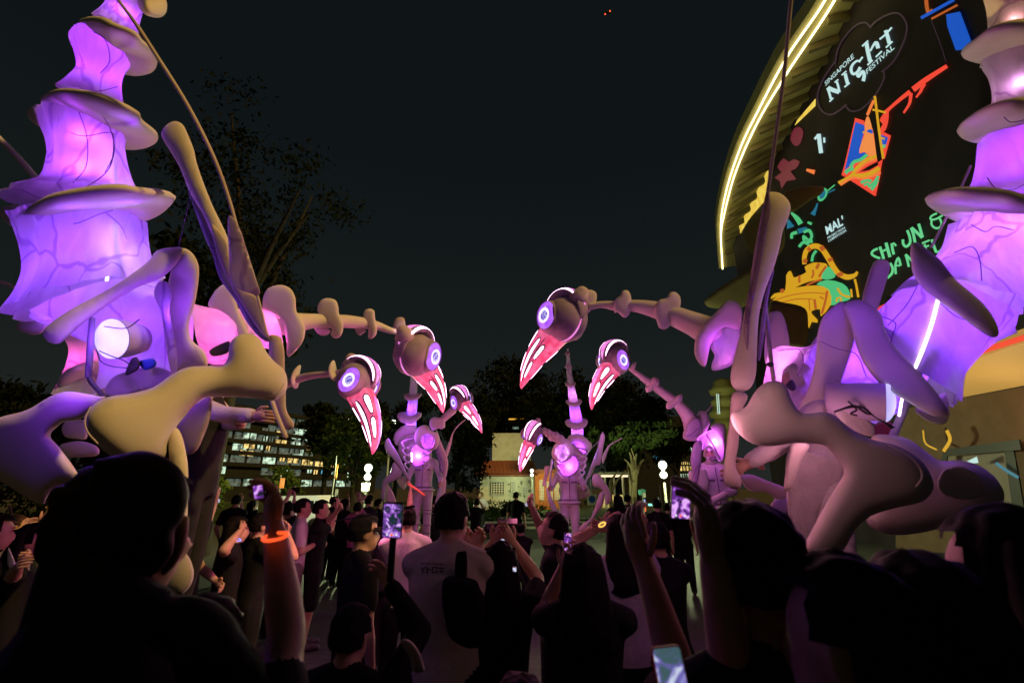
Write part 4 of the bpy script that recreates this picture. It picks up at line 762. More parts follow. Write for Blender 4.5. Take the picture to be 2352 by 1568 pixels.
def head_meshes():
    M = {}; D = math.radians
    def put(k, V, Fc, m): me = mesh('head_' + k, V, Fc); me.materials.append(m); me.polygons.foreach_set('use_smooth', [True] * len(me.polygons)); M[k] = me
    V, Fc = [], []; sg, rg = 40, 24                  # two cheeks with a groove down the middle
    for j in range(rg + 1):
        t = math.pi * j / rg
        for i in range(sg):
            p = 2 * math.pi * i / sg; v = Vector((math.cos(t), math.sin(t) * math.cos(p), math.sin(t) * math.sin(p)))
            g = 1 - .07 * math.exp(-(v.y / .07) ** 2) * (1 if v.x < .3 else .4)
            fl = 1 - .10 * max(0, v.x) ** 2 * abs(v.y)
            V.append(Vector((v.x * 1.02, v.y * .95, v.z * 1.0)) * g * fl)
    for j in range(rg):
        for i in range(sg): Fc.append([j * sg + i, j * sg + (i + 1) % sg, (j + 1) * sg + (i + 1) % sg, (j + 1) * sg + i])
    put('cranium', V, Fc, skull)
    V, Fc = [], []; n, sg = 40, 28
    for i in range(n + 1):
        for k in range(sg): V.append(beak_pt(i / n, 2 * math.pi * k / sg))
    for i in range(n):
        for k in range(sg): Fc.append([i * sg + k, i * sg + (k + 1) % sg, (i + 1) * sg + (k + 1) % sg, (i + 1) * sg + k])
    put('beak', V, Fc, glow_red)
    spec = []
    for s_ in (1, -1):
        spec += [(.19, .375, s_ * D(50), D(13), .3), (.415, .62, s_ * D(52), D(14), .15), (.20, .74, s_ * D(96), D(6.5), .0),
                 (.22, .40, s_ * D(133), D(8), .1), (.44, .66, s_ * D(133), D(8.5), 0)]
    V, Fc = [], []; V2, F2 = [], []
    for a, b, ph, w, fl in spec:
        beak_patch(V, Fc, a, b, ph, w, .035, fl); beak_patch(V2, F2, a - .016, b + .016, ph, w + D(6), .012, fl)
    put('panel', V, Fc, glow_white); put('panel_outline', V2, F2, rimdark)
    V, Fc = [], []; beak_patch(V, Fc, .2, .8, 0, D(13), .05, .1); put('ridge', V, Fc, glow_pink)
    V, Fc = [], []
    for s_ in (1, -1): beak_patch(V, Fc, .12, .97, s_ * D(115), D(3), .02)
    put('gape_line', V, Fc, rimdark)
    V, Fc = [], []; n, sg = 36, 16                   # hood over the crown, from the nape to the root of the beak
    for i in range(n + 1):
        t = D(215) + (D(18) - D(215)) * i / n; w = max(.02, math.sin(math.pi * min(1, max(0, (i + .3) / (n + .6)))) ** .7)
        R0 = .94 + .24 * w
        for k in range(sg):
            a = 2 * math.pi * k / sg; rr = R0 + .17 * w * math.cos(a); V.append(Vector((rr * math.cos(t), .50 * w * math.sin(a), rr * math.sin(t) * 1.0)))
    for i in range(n):
        for k in range(sg): Fc.append([i * sg + k, i * sg + (k + 1) % sg, (i + 1) * sg + (k + 1) % sg, (i + 1) * sg + k])
    put('crest', V, Fc, skull)
    def band(t0, t1, yc, yw, lift):
        V, Fc = [], []; n, m = 24, 5
        for s_ in ((1, -1) if yc else (1,)):
            b = len(V)
            for i in range(n + 1):
                x = -1 + 2 * i / n; t = D(t0) + (D(t1) - D(t0)) * i / n; ii = (D(215) - t) / (D(215) - D(18))
                w = max(.02, math.sin(math.pi * min(1, max(0, ii))) ** .7); R0 = .94 + .24 * w; pw = (max(0, 1 - abs(x) ** 3)) ** .6
                for j in range(m + 1):
                    a = s_ * D(yc) + D(yw) * pw * (-1 + 2 * j / m); rr = R0 + (.17 * w + lift) * math.cos(a)
                    V.append(Vector((rr * math.cos(t), (.50 * w + lift) * math.sin(a), rr * math.sin(t))))
            for i in range(n):
                for j in range(m): Fc.append([b + i * (m + 1) + j, b + (i + 1) * (m + 1) + j, b + (i + 1) * (m + 1) + j + 1, b + i * (m + 1) + j + 1])
        return V, Fc
    V, Fc = band(165, 40, 62, 17, .03); put('crest_band', V, Fc, glow_white)
    V, Fc = band(178, 28, 62, 26, .014); put('crest_outline', V, Fc, rimdark)
    V, Fc = band(185, 30, 0, 26, .03); put('crest_ridge', V, Fc, glow_pink)
    V, Fc = [], []                                   # line of light down the back seam
    for i in range(25):
        t = D(200) + D(120) * i / 24; w = .045 * math.sin(math.pi * i / 24) + .004
        for y in (-w, w): V.append(Vector((1.0 * math.cos(t), y, .98 * math.sin(t))))
    for i in range(24): Fc.append([2 * i, 2 * i + 1, 2 * i + 3, 2 * i + 2])
    put('seam_light', V, Fc, glow_pink)
    for side in (1, -1):
        def dome(r0, r1, h0, h1, sq=1.18, cx=.22, cz=.08, n=6, sg=36):
            V, Fc = [], []
            for j in range(n + 1):
                r = r0 + (r1 - r0) * j / n; h = h0 + (h1 - h0) * (1 - math.cos(math.pi * j / n)) / 2
                for k in range(sg):
                    a = 2 * math.pi * k / sg; V.append(Vector((cx + r * math.cos(a), side * h, cz + r * sq * math.sin(a))))
            for j in range(n):
                for k in range(sg):
                    f = [j * sg + k, j * sg + (k + 1) % sg, (j + 1) * sg + (k + 1) % sg, (j + 1) * sg + k]; Fc.append(f)
            return V, Fc
        V, Fc = dome(.70, .55, .55, .93); put('eye_rim%d' % side, V, Fc, skull)
        V, Fc = dome(.56, .31, .87, .99); put('iris%d' % side, V, Fc, glow_purple)
        V, Fc = dome(.325, .20, .99, .975, 1.1, .26); put('eye_ring%d' % side, V, Fc, glow_eye)
        V, Fc = dome(.21, .0, .975, 1.03, 1.1, .26); put('pupil%d' % side, V, Fc, eye_dark)
        V, Fc = [], []                               # cheek bag between eye and beak
        c = Vector((.62, side * .52, -.42))
    V, Fc = [], []
    add_tube(V, Fc, [Vector((-1.25, 0, .55)), Vector((-1.05, 0, .46)), Vector((-.86, 0, .38))], [.30, .48, .36], 20); put('nape_collar', V, Fc, foam2)
    return M
HM = head_meshes()
HNAMES = {'cranium': 'cranium', 'beak': 'beak', 'panel': 'beak_panel', 'panel_outline': 'panel_outline', 'ridge': 'beak_ridge', 'gape_line': 'gape_line', 'crest': 'crest',
          'crest_band': 'crest_band', 'crest_outline': 'crest_outline', 'crest_ridge': 'crest_ridge', 'seam_light': 'seam_light', 'nape_collar': 'nape_collar'}
def bird_head(puppet, cx, cy, d, R, tip, eye, up, tdepth=None, glow=22):
    """cranium centre, depth and radius in the picture; beak tip; direction of the seen eye (right, up, towards us)"""
    C = W(cx, cy, d); s = R * d / FP
    L = 3.80 * s; dx, dy = (tip[0] - cx) * d / FP, -(tip[1] - cy) * d / FP; l2 = dx * dx + dy * dy
    if tdepth is None: tdepth = -1
    dz = tdepth * math.sqrt(max(0, L * L - l2))
    T = (RT * dx + UPV * dy + FW * dz).normalized()
    E = (RT * eye[0] + UPV * eye[1] - FW * eye[2]); E = (E - T * E.dot(T)).normalized()
    tl = Vector((3.45, 0, -1.6)).normalized(); best = None
    for sg in (1, -1):
        el = Vector((0, sg, 0)); nl = tl.cross(el); Nw = T.cross(E)
        Rm = Matrix((T, E, Nw)).transposed() @ Matrix((tl, el, nl)); u = Rm @ Vector((0, 0, 1))
        sc_ = u.dot(RT) * up[0] + u.dot(UPV) * up[1]
        if best is None or sc_ > best[0]: best = (sc_, Rm)
    M = Matrix.Translation(C) @ best[1].to_4x4() @ Matrix.Diagonal((s, s, s, 1))
    hd = None
    def add(nm, me, par):
        o = bpy.data.objects.new(nm, me); COL.objects.link(o); o.parent = par
        if par is puppet: o.matrix_parent_inverse = Matrix.Translation(-puppet.location); o.matrix_basis = M
        return o
    hd = add('head', HM['cranium'], puppet)
    for k, nm in HNAMES.items():
        if k != 'cranium': add(nm, HM[k], hd)
    for sd in (1, -1):
        for k in ('eye_rim', 'iris', 'eye_ring', 'pupil'): add(k, HM['%s%d' % (k, sd)], hd)
    lamp(C + T * s * 4.6 - UPV * s * 1.2 - FW * s * .5, (1, .22, .42), glow, puppet, .12, 'beak_fill')  # unseen fill added in the air off the beak to redden the crowd
    return M
def lobe_disc(name, x, y, d, ax, ay, dep, thick, m, par, lob=.18, kk=3, ph=0.0, sad=.15):
    """vertebra: a lobed foam plate; (ax, ay) its seen half axis, dep its half extent in depth (metres)"""
    C = W(x, y, d); A = (W(x + ax, y - ay, d) - C); B = FW * dep + UPV * dep * .25; N_ = A.cross(B).normalized(); loop = []
    n = 22
    V, Fc = [], []; rings = 6; top, bot = [], []
    rs = [0.0] + [1 - (1 - k / rings) ** 1.7 for k in range(1, rings + 1)]; th = thick * d / FP
    for s, lst in ((1, top), (-1, bot)):
        for r in rs:
            t = th * .5 * (max(0, 1 - r ** 5)) ** .5
            if r == 0: lst.append([len(V)]); V.append(C + N_ * s * t); continue
            if r == rs[-1] and s < 0: lst.append(top[-1]); continue
            ids = []
            for i in range(n):
                an = 2 * math.pi * i / n; q = r * (1 + lob * math.cos(kk * an + ph)); u, v = q * math.cos(an), q * math.sin(an)
                ids.append(len(V)); V.append(C + A * u + B * v + N_ * (A.length * sad * (v * v - u * u) + s * t))
            lst.append(ids)
    for s, lst in ((1, top), (-1, bot)):
        for j in range(len(lst) - 1):
            for i in range(n):
                i2 = (i + 1) % n; f = [lst[0][0], lst[1][i], lst[1][i2]] if j == 0 else [lst[j][i], lst[j + 1][i], lst[j + 1][i2], lst[j][i2]]
                Fc.append(f if s > 0 else f[::-1])
    return link(name, mesh(name, V, Fc), m, par)
def z3(k, pts, d):                                  # zone points with depth offsets
    return [(p[0], p[1], d + (p[2] if len(p) > 2 else 0)) for p in Z(k, pts)]

# ============ the near puppet on the left
gl = ground(470, 2.9)
PL = thing('bird_skeleton_puppet', gl, 'giant violet-lit bird skeleton puppet at left with yellowish wing bone and tall tail', 'puppet', 'lit bird skeleton puppets')
D0 = 3.0
plate('tail_vertebra', z3(1, [(95, 1458, -.05), (300, 1330, -.42), (560, 1268, -.5), (800, 1246, -.48), (950, 1266, -.35), (1080, 1278, -.1), (1112, 1310, .05), (1010, 1400, .3), (880, 1436, .42), (600, 1440, .5), (300, 1450, .42), (120, 1440, .28), (30, 1388, .15)], D0), Z(1, [(560, 1350)])[0] + (D0,), .11, foam, PL)
plate('tail_vertebra', z3(1, [(292, 645, 0), (400, 606, -.3), (600, 626, -.46), (780, 694, -.46), (890, 755, -.36), (915, 805, -.28), (1012, 890, 0), (960, 950, .2), (800, 955, .36), (600, 850, .48), (400, 740, .4), (310, 690, .2)], D0 + .05), Z(1, [(640, 770)])[0] + (D0 + .05,), .10, foam, PL)
inflate('tail_lobe', Z(1, [(178, 745), (200, 705), (245, 688), (300, 715), (335, 800), (330, 868), (265, 835), (200, 790)]), D0 + .3, foam, PL, cap=14)
plate('tail_vertebra', z3(1, [(540, 142, 0), (650, 128, -.3), (745, 175, -.4), (870, 226, -.38), (922, 288, -.3), (1000, 352, -.1), (1012, 425, .02), (970, 472, .15), (880, 482, .28), (785, 452, .36), (680, 340, .4), (580, 210, .3)], D0 + .1), Z(1, [(780, 290)])[0] + (D0 + .1,), .095, foam, PL)
inflate('tail_lobe', Z(1, [(447, 230), (455, 200), (490, 190), (540, 205), (560, 260), (530, 350), (490, 330), (458, 280)]), D0 + .35, foam, PL, cap=12)
plate('tail_vertebra', z3(1, [(918, 36, -.05), (960, 68, -.2), (1040, 85, -.1), (1085, 60, .05), (1080, 0, .2), (1000, -70, .3), (900, -80, .2), (860, -30, 0)], D0 + .15), Z(1, [(985, -5)])[0] + (D0 + .15,), .10, foam, PL)
loft('tail_fabric', [r + (D0, 1.6) for r in [(70, 509, 303, 492), (82, 535, 308, 512), (98, 590, 314, 548), (103, 640, 326, 590)]] + [(92, 690, 338, 612, D0, 1.8), (68, 736, 348, 640, D0, 2.4)], fab, PL, seed=1, pleat=.03)
loft('tail_fabric', [(a * .35, b * .35, c * .35, e * .35, D0 + .03, f) for a, b, c, e, f in [(140, 1362, 866, 1262, 2), (330, 1248, 832, 1195, 1.4), (380, 1080, 800, 1090, 1), (372, 960, 776, 975, 1), (345, 880, 768, 905, 1.2), (318, 768, 782, 802, 1.8)]], fab, PL, seed=2)
loft('tail_fabric', [(a * .35, b * .35, c * .35, e * .35, D0 + .08, f) for a, b, c, e, f in [(436, 612, 792, 692, 1.8), (480, 555, 770, 620, 1.2), (537, 470, 768, 520, 1), (535, 380, 782, 450, 1.2), (510, 280, 815, 360, 1.4), (520, 216, 760, 246, 1.8)]], fab, PL, seed=3)
loft('tail_fabric', [(a * .35, b * .35, c * .35, e * .35, D0 + .12, 1) for a, b, c, e in [(640, 128, 872, 222), (692, 75, 886, 140), (725, 20, 908, 62), (742, -20, 930, 10), (770, -70, 955, -40)]], fab, PL, seed=4)
for (x, y, w, c) in [(205, 640, 3.2, VIO), (215, 560, 3.0, VIO), (205, 400, 4.0, (.34, .05, 1)), (200, 320, 2.4, MAG), (230, 180, 1.9, MAG), (240, 110, 1.7, MAG), (285, 30, 1.1, MAG), (170, 690, 3, VIO)]:
    lamp(W(x, y, D0 - .07 if y > 300 else D0 + .08), c, w * 1.2, PL, .03)
tube('led_rod', [(258, 520, D0 - .1, 3), (248, 620, D0 - .12, 3), (240, 700, D0 - .12, 3)], led_white, PL, 8, 2)
tube('led_rod', [(235, 330, D0, 3), (250, 420, D0 - .05, 3)], led_white, PL, 8, 2)
# seams and stitched lines over the fabric: thin cords laid on the near face
for q in ([(330, 800, .2), (520, 890, -.2), (700, 870, -.2), (745, 900, -.15), (720, 1100, -.17), (560, 1230, -.2), (400, 1280, -.2)], [(520, 740, -.15), (570, 900, -.2), (565, 1090, -.2), (480, 1200, -.2)], [(600, 640, -.3), (720, 840, -.2), (750, 1000, -.15), (690, 1130, -.2)],
          [(400, 1480, -.2), (520, 1460, -.25), (640, 1410, -.25), (740, 1380, -.2)], [(700, 1400, -.25), (790, 1480, -.2), (830, 1568, -.15)], [(460, 590, -.2), (640, 600, -.2), (770, 570, -.1)], [(610, 210, -.18), (690, 260, -.2), (720, 400, -.2), (660, 480, -.2)]):
    tube('seam_cord', [(x * .35, y * .35, D0 + dz, 1.0) for x, y, dz in q], seam, PL, 6, 6)
for (x, y, dd, w) in ((175, 505, 2.62, .8), (300, 495, 2.68, .8), (150, 268, 2.72, .6), (290, 305, 2.7, .6), (270, 145, 2.75, .5), (200, 700, 2.4, .8), (60, 860, 2.15, 5.0)):
    lamp(W(x, y, dd), VIO if y > 300 else MAG, w, PL, .05)  # unseen fills added outside the fabric to tint brims and thigh violet
# pelvis plates
inflate('pelvis_plate', Z(2, [(248, 650), (268, 600), (400, 505), (640, 375), (840, 235), (900, 165), (1000, 146), (1046, 152), (1040, 200), (985, 275), (900, 335), (790, 375), (640, 465), (500, 565), (410, 640), (345, 696), (285, 692)]), Z(2, [(250, 650, 2.6), (1040, 150, 2.75)]), foam, PL, cap=30)
inflate('pelvis_plate', Z(2, [(1035, 160), (1085, 163), (1128, 215), (1143, 290), (1125, 440), (1085, 590), (1105, 680), (1170, 740), (1192, 820), (1130, 850), (1020, 862), (1000, 700), (965, 500), (962, 390), (985, 270)]), Z(2, [(1040, 160, 2.78), (1100, 820, 2.95)]), foam, PL, cap=24)
inflate('pelvis_tip', Z(2, [(92, 610), (118, 560), (150, 545), (220, 570), (275, 590), (235, 640), (170, 645)]), 3.1, foam, PL, cap=16)
loft('body_fabric', [r + (3.05, 1.2) for r in [(110, 745, 345, 640), (160, 760, 395, 660), (235, 800, 420, 700), (250, 850, 425, 770), (235, 905, 415, 850)]], fab, PL, seed=5, ratio=.8, pleat=.03)
lamp(W(320, 740, 2.95), VIO, 2.2, PL, .05); lamp(W(300, 830, 2.95), VIO, 1.6, PL, .05); lamp(W(385, 720, 2.66), VIO, 1.6, PL, .05); lamp(W(278, 555, D0 - .2), (.55, .4, 1), 1.0, PL, .03); lamp(W(250, 690, 2.45), VIO, .5, PL, .04)
can = disc_can('lamp_can', W(258, 778, 2.55), (-RT * .14 - FW * .99).normalized(), .115, .17, pmat('lamp_can', (.45, .4, .5), .5), PL)
ax_ = (-RT * .14 - FW * .99).normalized(); c_ = W(258, 778, 2.55) + ax_ * .004
V, Fc = disc(c_, ax_, .112); link('lamp_face', mesh('lamp_face', V, Fc), emat('lamp_face', (.8, .78, 1), 1.0, (.5, .5, .6), (.55, .5, .95), 9, .3, .7), PL)
lamp(c_ + ax_ * .10, (.30, .08, 1), 3.2, PL, .08)
inflate('drape', Z(2, [(600, 980), (640, 900), (720, 860), (860, 830), (960, 850), (990, 890), (900, 950), (760, 985), (660, 1000)]), 2.75, suit, PL, cap=10)
inflate('drape', Z(2, [(905, 350), (960, 345), (985, 420), (975, 520), (1010, 700), (1015, 860), (985, 870), (950, 700), (925, 520), (885, 420)]), 2.72, fab, PL, cap=8)
tube('support_pipe', Z(2, [(530, 560, 2.5, 6), (520, 700, 2.5, 6.5), (508, 885, 2.48, 6.5)]), pmat('pipe', (.12, .09, .16), .5), PL, 10, 3)
tube('support_pipe', Z(2, [(510, 890, 2.48, 5), (530, 930, 2.46, 5), (605, 1010, 2.44, 5)]), dark, PL, 10, 3)
for q in ([(555, 735), (580, 800), (650, 830), (770, 840)], [(570, 740), (640, 770), (720, 800), (775, 850)], [(600, 600), (720, 610), (800, 560)]):
    tube('cable', [p + (2.46, 1.3) for p in Z(2, q)], cable, PL, 6, 5)
inflate('battery_pack', Z(2, [(800, 800), (880, 785), (895, 825), (830, 850)]), 2.6, pmat('blue_tape', (.02, .08, .5), .5), PL, cap=8)
inflate('battery_pack', Z(2, [(750, 790), (790, 780), (800, 840), (720, 880)]), 2.58, dark, PL, cap=8)
# lower tail ring and pink sleeve behind
loft('hip_fabric', [p + (3.5, 1) for p in [(150, 762, 240, 770), (168, 800, 235, 800), (160, 850, 245, 860), (140, 900, 260, 905)]], fab2, PL, seed=6, pleat=.04)
lamp(W(200, 830, 3.5), PNK, 1.6, PL, .04)
plate('hip_ring', z3(2, [(335, 960, -.1), (360, 880, -.3), (450, 830, -.3), (560, 800, 0), (650, 800, .2), (660, 860, .35), (560, 900, .3), (420, 960, .2)], 3.5), Z(2, [(500, 880)])[0] + (3.5,), .07, foam, PL)
inflate('tail_lobe', Z(2, [(355, 1200), (370, 1150), (430, 1140), (490, 1145), (500, 1240), (440, 1245), (380, 1235)]), 3.3, foam, PL, cap=18)
inflate('hip_bone', Z(2, [(340, 1290), (390, 1265), (470, 1258), (560, 1290), (560, 1340), (450, 1350), (390, 1345)]), 3.2, foam, PL, cap=18)
# bones
inflate('wing_bone', Z(2, [(480, 1150), (498, 1090), (560, 1030), (640, 1000), (760, 983), (880, 948), (980, 880), (1070, 836), (1180, 826), (1268, 828), (1308, 780), (1320, 700), (1362, 652), (1430, 640), (1488, 668), (1530, 745), (1575, 800), (1632, 850), (1651, 920), (1635, 980), (1580, 1024), (1500, 1016), (1380, 1006), (1240, 1004), (1168, 1012), (1108, 1060), (1060, 1118), (1010, 1180), (962, 1270), (950, 1340), (880, 1400), (740, 1400), (640, 1345), (560, 1280), (500, 1215)]), Z(2, [(480, 1150, 2.0), (1640, 900, 2.45)]), foam, PL, cap=70, res=34)
inflate('thigh_bone', [(-60, 985), (0, 958), (60, 942), (116, 910), (152, 899), (192, 903), (228, 910), (240, 914), (200, 953), (168, 966), (144, 970), (116, 998), (132, 1022), (160, 1058), (180, 1089), (186, 1100), (165, 1112), (128, 1120), (108, 1142), (100, 1157), (75, 1150), (36, 1126), (0, 1104), (-60, 1080)], [(0, 1030, 2.65), (230, 910, 2.35)], foam, PL, cap=60, res=30)
inflate('shin_bone', Z(7, [(1030, 30), (1080, 5), (1120, 70), (1150, 230), (1152, 400), (1146, 600), (1132, 745), (1168, 815), (1187, 890), (1170, 965), (1120, 1020), (1070, 1026), (1000, 965), (955, 930), (1015, 850), (1060, 600), (1045, 300)]), Z(7, [(1080, 20, 2.2), (1100, 1000, 1.9)]), foam, PL, cap=40)
inflate('hip_flap', Z(2, [(1015, 1180), (1090, 1080), (1170, 1015), (1215, 1010), (1208, 1120), (1170, 1230), (1130, 1310), (1075, 1335), (1045, 1290), (1030, 1230)]), 2.7, foam2, PL, cap=16)
inflate('wing_spar', [(371, 313), (376, 294), (392, 281), (406, 279), (420, 287), (430, 306), (445, 343), (452, 375), (469, 424), (490, 476), (522, 543), (533, 590), (530, 615), (512, 585), (490, 545), (465, 490), (434, 438), (413, 385), (388, 343)], [(390, 290, 2.75), (530, 600, 2.6)], foam, PL, cap=30)
inflate('wing_sleeve', [(430, 436), (448, 462), (478, 520), (512, 592), (540, 640), (572, 700), (600, 735), (621, 777), (606, 782), (570, 745), (540, 690), (505, 640), (488, 585), (470, 545), (450, 490)], [(430, 430, 2.72), (610, 770, 2.6)], fabric('dim_fabric', (.35, .3, .5), .4), PL, cap=10)
inflate('wing_sleeve', Z(2, [(1215, 10), (1300, 110), (1325, 230), (1390, 380), (1480, 440), (1530, 600), (1545, 665), (1500, 640), (1420, 520), (1340, 390), (1270, 250), (1230, 120)]), 2.58, foam2, PL, cap=10)
inflate('wing_veil', Z(2, [(1308, -20), (1345, -20), (1385, 60), (1440, 230), (1478, 350), (1492, 412), (1440, 412), (1345, 372), (1322, 325), (1315, 200)]), 2.5, fabric('veil_fabric', (.75, .65, .78), .5), PL, cap=7)
tube('bow_rod', [(x * .35, y * .35, 2.5, r) for x, y, r in [(700, -120, 4), (775, 0, 4), (880, 140, 4.5), (1010, 340, 4.5), (1200, 640, 4.5), (1330, 880, 4.5), (1430, 1100, 4.2), (1512, 1340, 4)]] + [(x, y, 2.5, 3) for x, y in ((560, 580), (590, 675), (612, 765))], foam2, PL, 8, 6)
tube('wing_cord', [(437, 455, 2.7, .8), (410, 568, 2.7, .8)], seam, PL, 5, 2)
tube('back_rod', [(-30, 290, 3.3, 5), (40, 360, 3.3, 6), (108, 440, 3.3, 7)], foam, PL, 8, 3)
tube('back_rod', [(-20, 640, 3.2, 4), (40, 662, 3.2, 4), (90, 688, 3.2, 4)], foam2, PL, 8, 3)
inflate('wing_hand_bone', Z(2, [(1545, 660), (1580, 650), (1615, 670), (1632, 740), (1635, 850), (1640, 960), (1645, 1080), (1685, 1150), (1680, 1185), (1640, 1190), (1600, 1120), (1570, 1030), (1555, 940), (1545, 800)]), 2.62, foam2, PL, cap=16)
tube('hand_grip', Z(2, [(1560, 1020, 2.55, 5), (1590, 1110, 2.53, 5.5), (1640, 1230, 2.5, 5.5)]), foam2, PL, 8, 3)
# neck
inflate('neck_plate', Z(2, [(1195, 480), (1225, 410), (1270, 365), (1310, 360), (1345, 420), (1375, 520), (1420, 620), (1430, 700), (1360, 690), (1300, 560), (1250, 510)]), 3.2, foam, PL, cap=14)
loft('neck_fabric', [(445, 700, 470, 830, 3.15, 1.5), (500, 712, 500, 835, 3.2, 1), (530, 715, 540, 830, 3.3, 1), (570, 705, 585, 800, 3.4, 1), (620, 714, 648, 805, 3.5, 1)], fab2, PL, seed=8, pleat=.03)
lamp(W(500, 775, 3.2), PNK, 2.4, PL, .04); lamp(W(620, 760, 3.45), PNK, 2.0, PL, .04)
inflate('neck_plate', Z(2, [(1508, 450), (1535, 385), (1608, 361), (1668, 383), (1697, 440), (1702, 510), (1742, 580), (1752, 630), (1732, 700), (1655, 775), (1645, 690), (1625, 600), (1570, 525), (1515, 500)]), 3.45, foam, PL, cap=16)
inflate('neck_clamp', Z(2, [(1205, 735), (1290, 690), (1320, 690), (1310, 750), (1225, 770)]), 3.0, dark, PL, cap=6)
nk = Z(3, [(110, 520, 3.5, 92), (220, 505, 3.6, 68), (330, 495, 3.7, 54), (440, 500, 3.8, 52), (560, 500, 3.95, 50), (700, 515, 4.1, 42), (800, 535, 4.2, 33), (900, 570, 4.3, 24), (975, 585, 4.4, 20)])
tube('neck', [(p[0], p[1], p[2], p[3] * .3) for p in nk], foam, PL, 18, 5)
inflate('neck_vertebra', Z(3, [(345, 430), (345, 370), (380, 330), (430, 322), (480, 340), (500, 390), (505, 440), (535, 500), (535, 570), (510, 620), (470, 628), (440, 600), (450, 560), (400, 500)]), 3.75, foam, PL, cap=14)
inflate('neck_vertebra', Z(3, [(315, 545), (360, 545), (430, 560), (438, 580), (410, 605), (365, 605), (330, 580)]), 3.85, foam2, PL, cap=10)
inflate('neck_vertebra', Z(3, [(692, 470), (700, 420), (740, 402), (775, 420), (780, 470), (795, 540), (790, 600), (755, 632), (728, 625), (730, 570), (710, 510)]), 4.1, foam, PL, cap=11)
inflate('neck_vertebra', Z(3, [(630, 550), (690, 560), (715, 575), (690, 590), (665, 608), (640, 590)]), 4.15, foam2, PL, cap=7)
inflate('neck_vertebra', Z(3, [(918, 545), (930, 490), (965, 467), (1005, 480), (1012, 560), (1000, 640), (960, 620), (930, 600)]), 4.42, foam2, PL, cap=14)
tube('bone_seam', [(p[0], p[1], p[2], 1.6) for p in Z(2, [(520, 1060, 1.93), (490, 1130, 1.88), (500, 1200, 1.84), (560, 1270, 1.82)])], foam2, PL, 6, 5)
tube('bone_seam', [(p[0], p[1], p[2], 1.2) for p in Z(2, [(1520, 1012, 2.36), (1590, 990, 2.33), (1632, 930, 2.38)])], foam2, PL, 6, 5)
bird_head(PL, *Z(3, [(1085, 755)])[0], 4.4, 50, Z(3, [(1245, 1255)])[0], (.86, .02, .5), (.3, .9), tdepth=1)
# ============ a second puppet behind the left one: only its thin neck and head reach into view
g2 = ground(560, 5.6)
P2L = thing('bird_skeleton_puppet', W(860, 875, 5.2), 'bird skeleton puppet head with big round violet eye facing us, on thin neck from left', 'puppet', 'lit bird skeleton puppets')
tube('neck', [(610, 905, 5.4, 11), (680, 872, 5.3, 9), (720, 862, 5.2, 8), (765, 858, 5.1, 7), (790, 852, 5.05, 7)], foam2, P2L, 14, 5)
lobe_disc('neck_vertebra', *Z(3, [(175, 922)])[0], 5.3, 3, 24, .10, 9, foam, P2L, .12, 2)
lobe_disc('neck_vertebra', *Z(3, [(462, 880)])[0], 5.05, -5, 21, .10, 9, foam, P2L, .12, 2)
bird_head(P2L, *Z(3, [(640, 965)])[0], 5.0, 45.5, Z(3, [(828, 1460)])[0], (-.18, .05, .98), (.9, .6), tdepth=-1)

# ============ the near puppet on the right
DR = 2.9
PR = thing('bird_skeleton_puppet', ground(1990, 2.8), 'giant violet-lit bird skeleton puppet at right with brown wing bone before the building', 'puppet', 'lit bird skeleton puppets')
def z5(pts, d): return z3(5, pts, d)
plate('tail_vertebra', z5([(1518, 305, 0), (1600, 235, -.3), (1690, 175, -.46), (1862, 138, -.5), (2050, 145, -.3), (2150, 200, 0), (2040, 310, .3), (1860, 340, .46), (1700, 338, .42), (1600, 342, .25)], DR + .1), Z(5, [(1800, 245)])[0] + (DR + .1,), .10, foam, PR)
plate('tail_vertebra', z5([(1496, 748, 0), (1600, 660, -.3), (1720, 610, -.46), (1862, 586, -.5), (2050, 595, -.3), (2170, 660, 0), (2050, 770, .3), (1860, 800, .46), (1700, 802, .42), (1570, 798, .25)], DR + .05), Z(5, [(1800, 705)])[0] + (DR + .05,), .10, foam, PR)
plate('tail_vertebra', z5([(1318, 1148, 0), (1400, 1114, -.3), (1500, 1104, -.45), (1700, 1114, -.5), (1862, 1152, -.5), (2060, 1200, -.2), (2080, 1270, .1), (1900, 1290, .4), (1700, 1262, .48), (1530, 1266, .36), (1400, 1212, .2)], DR), Z(5, [(1700, 1190)])[0] + (DR,), .10, foam, PR)
inflate('tail_plate', Z(6, [(1075, 60), (1085, 25), (1115, 20), (1180, 68), (1235, 115), (1300, 200), (1380, 268), (1450, 330), (1500, 400), (1526, 470), (1510, 502), (1450, 482), (1300, 372), (1150, 262), (1090, 180), (1078, 110)]), Z(6, [(1080, 40, 2.55), (1520, 490, 2.45)]), foam, PR, cap=26)
inflate('tail_lobe', Z(6, [(1495, 405), (1530, 395), (1575, 400), (1597, 430), (1575, 462), (1520, 470), (1500, 440)]), 2.7, foam, PR, cap=14)
loft('tail_fabric', [(2270, -30, 2345, -30, DR + .1, .6), (2282, 10, 2362, 10, DR + .1, .6), (2288, 60, 2385, 60, DR + .1, .8), (2280, 128, 2420, 128, DR + .1, 1.2)], fab, PR, seed=11)
loft('tail_fabric', [(2280, 125, 2420, 125, DR + .08, 1.2), (2292, 160, 2410, 160, DR + .08, .8), (2299, 215, 2415, 215, DR + .08, .8), (2285, 300, 2440, 300, DR + .08, 1.4)], fab, PR, seed=12)
loft('tail_fabric', [(2280, 305, 2450, 310, DR + .03, 1.6), (2272, 370, 2440, 370, DR + .03, 1), (2258, 415, 2440, 420, DR + .03, 1), (2215, 450, 2450, 470, DR + .03, 1.8)], fab, PR, seed=13, pleat=.035)
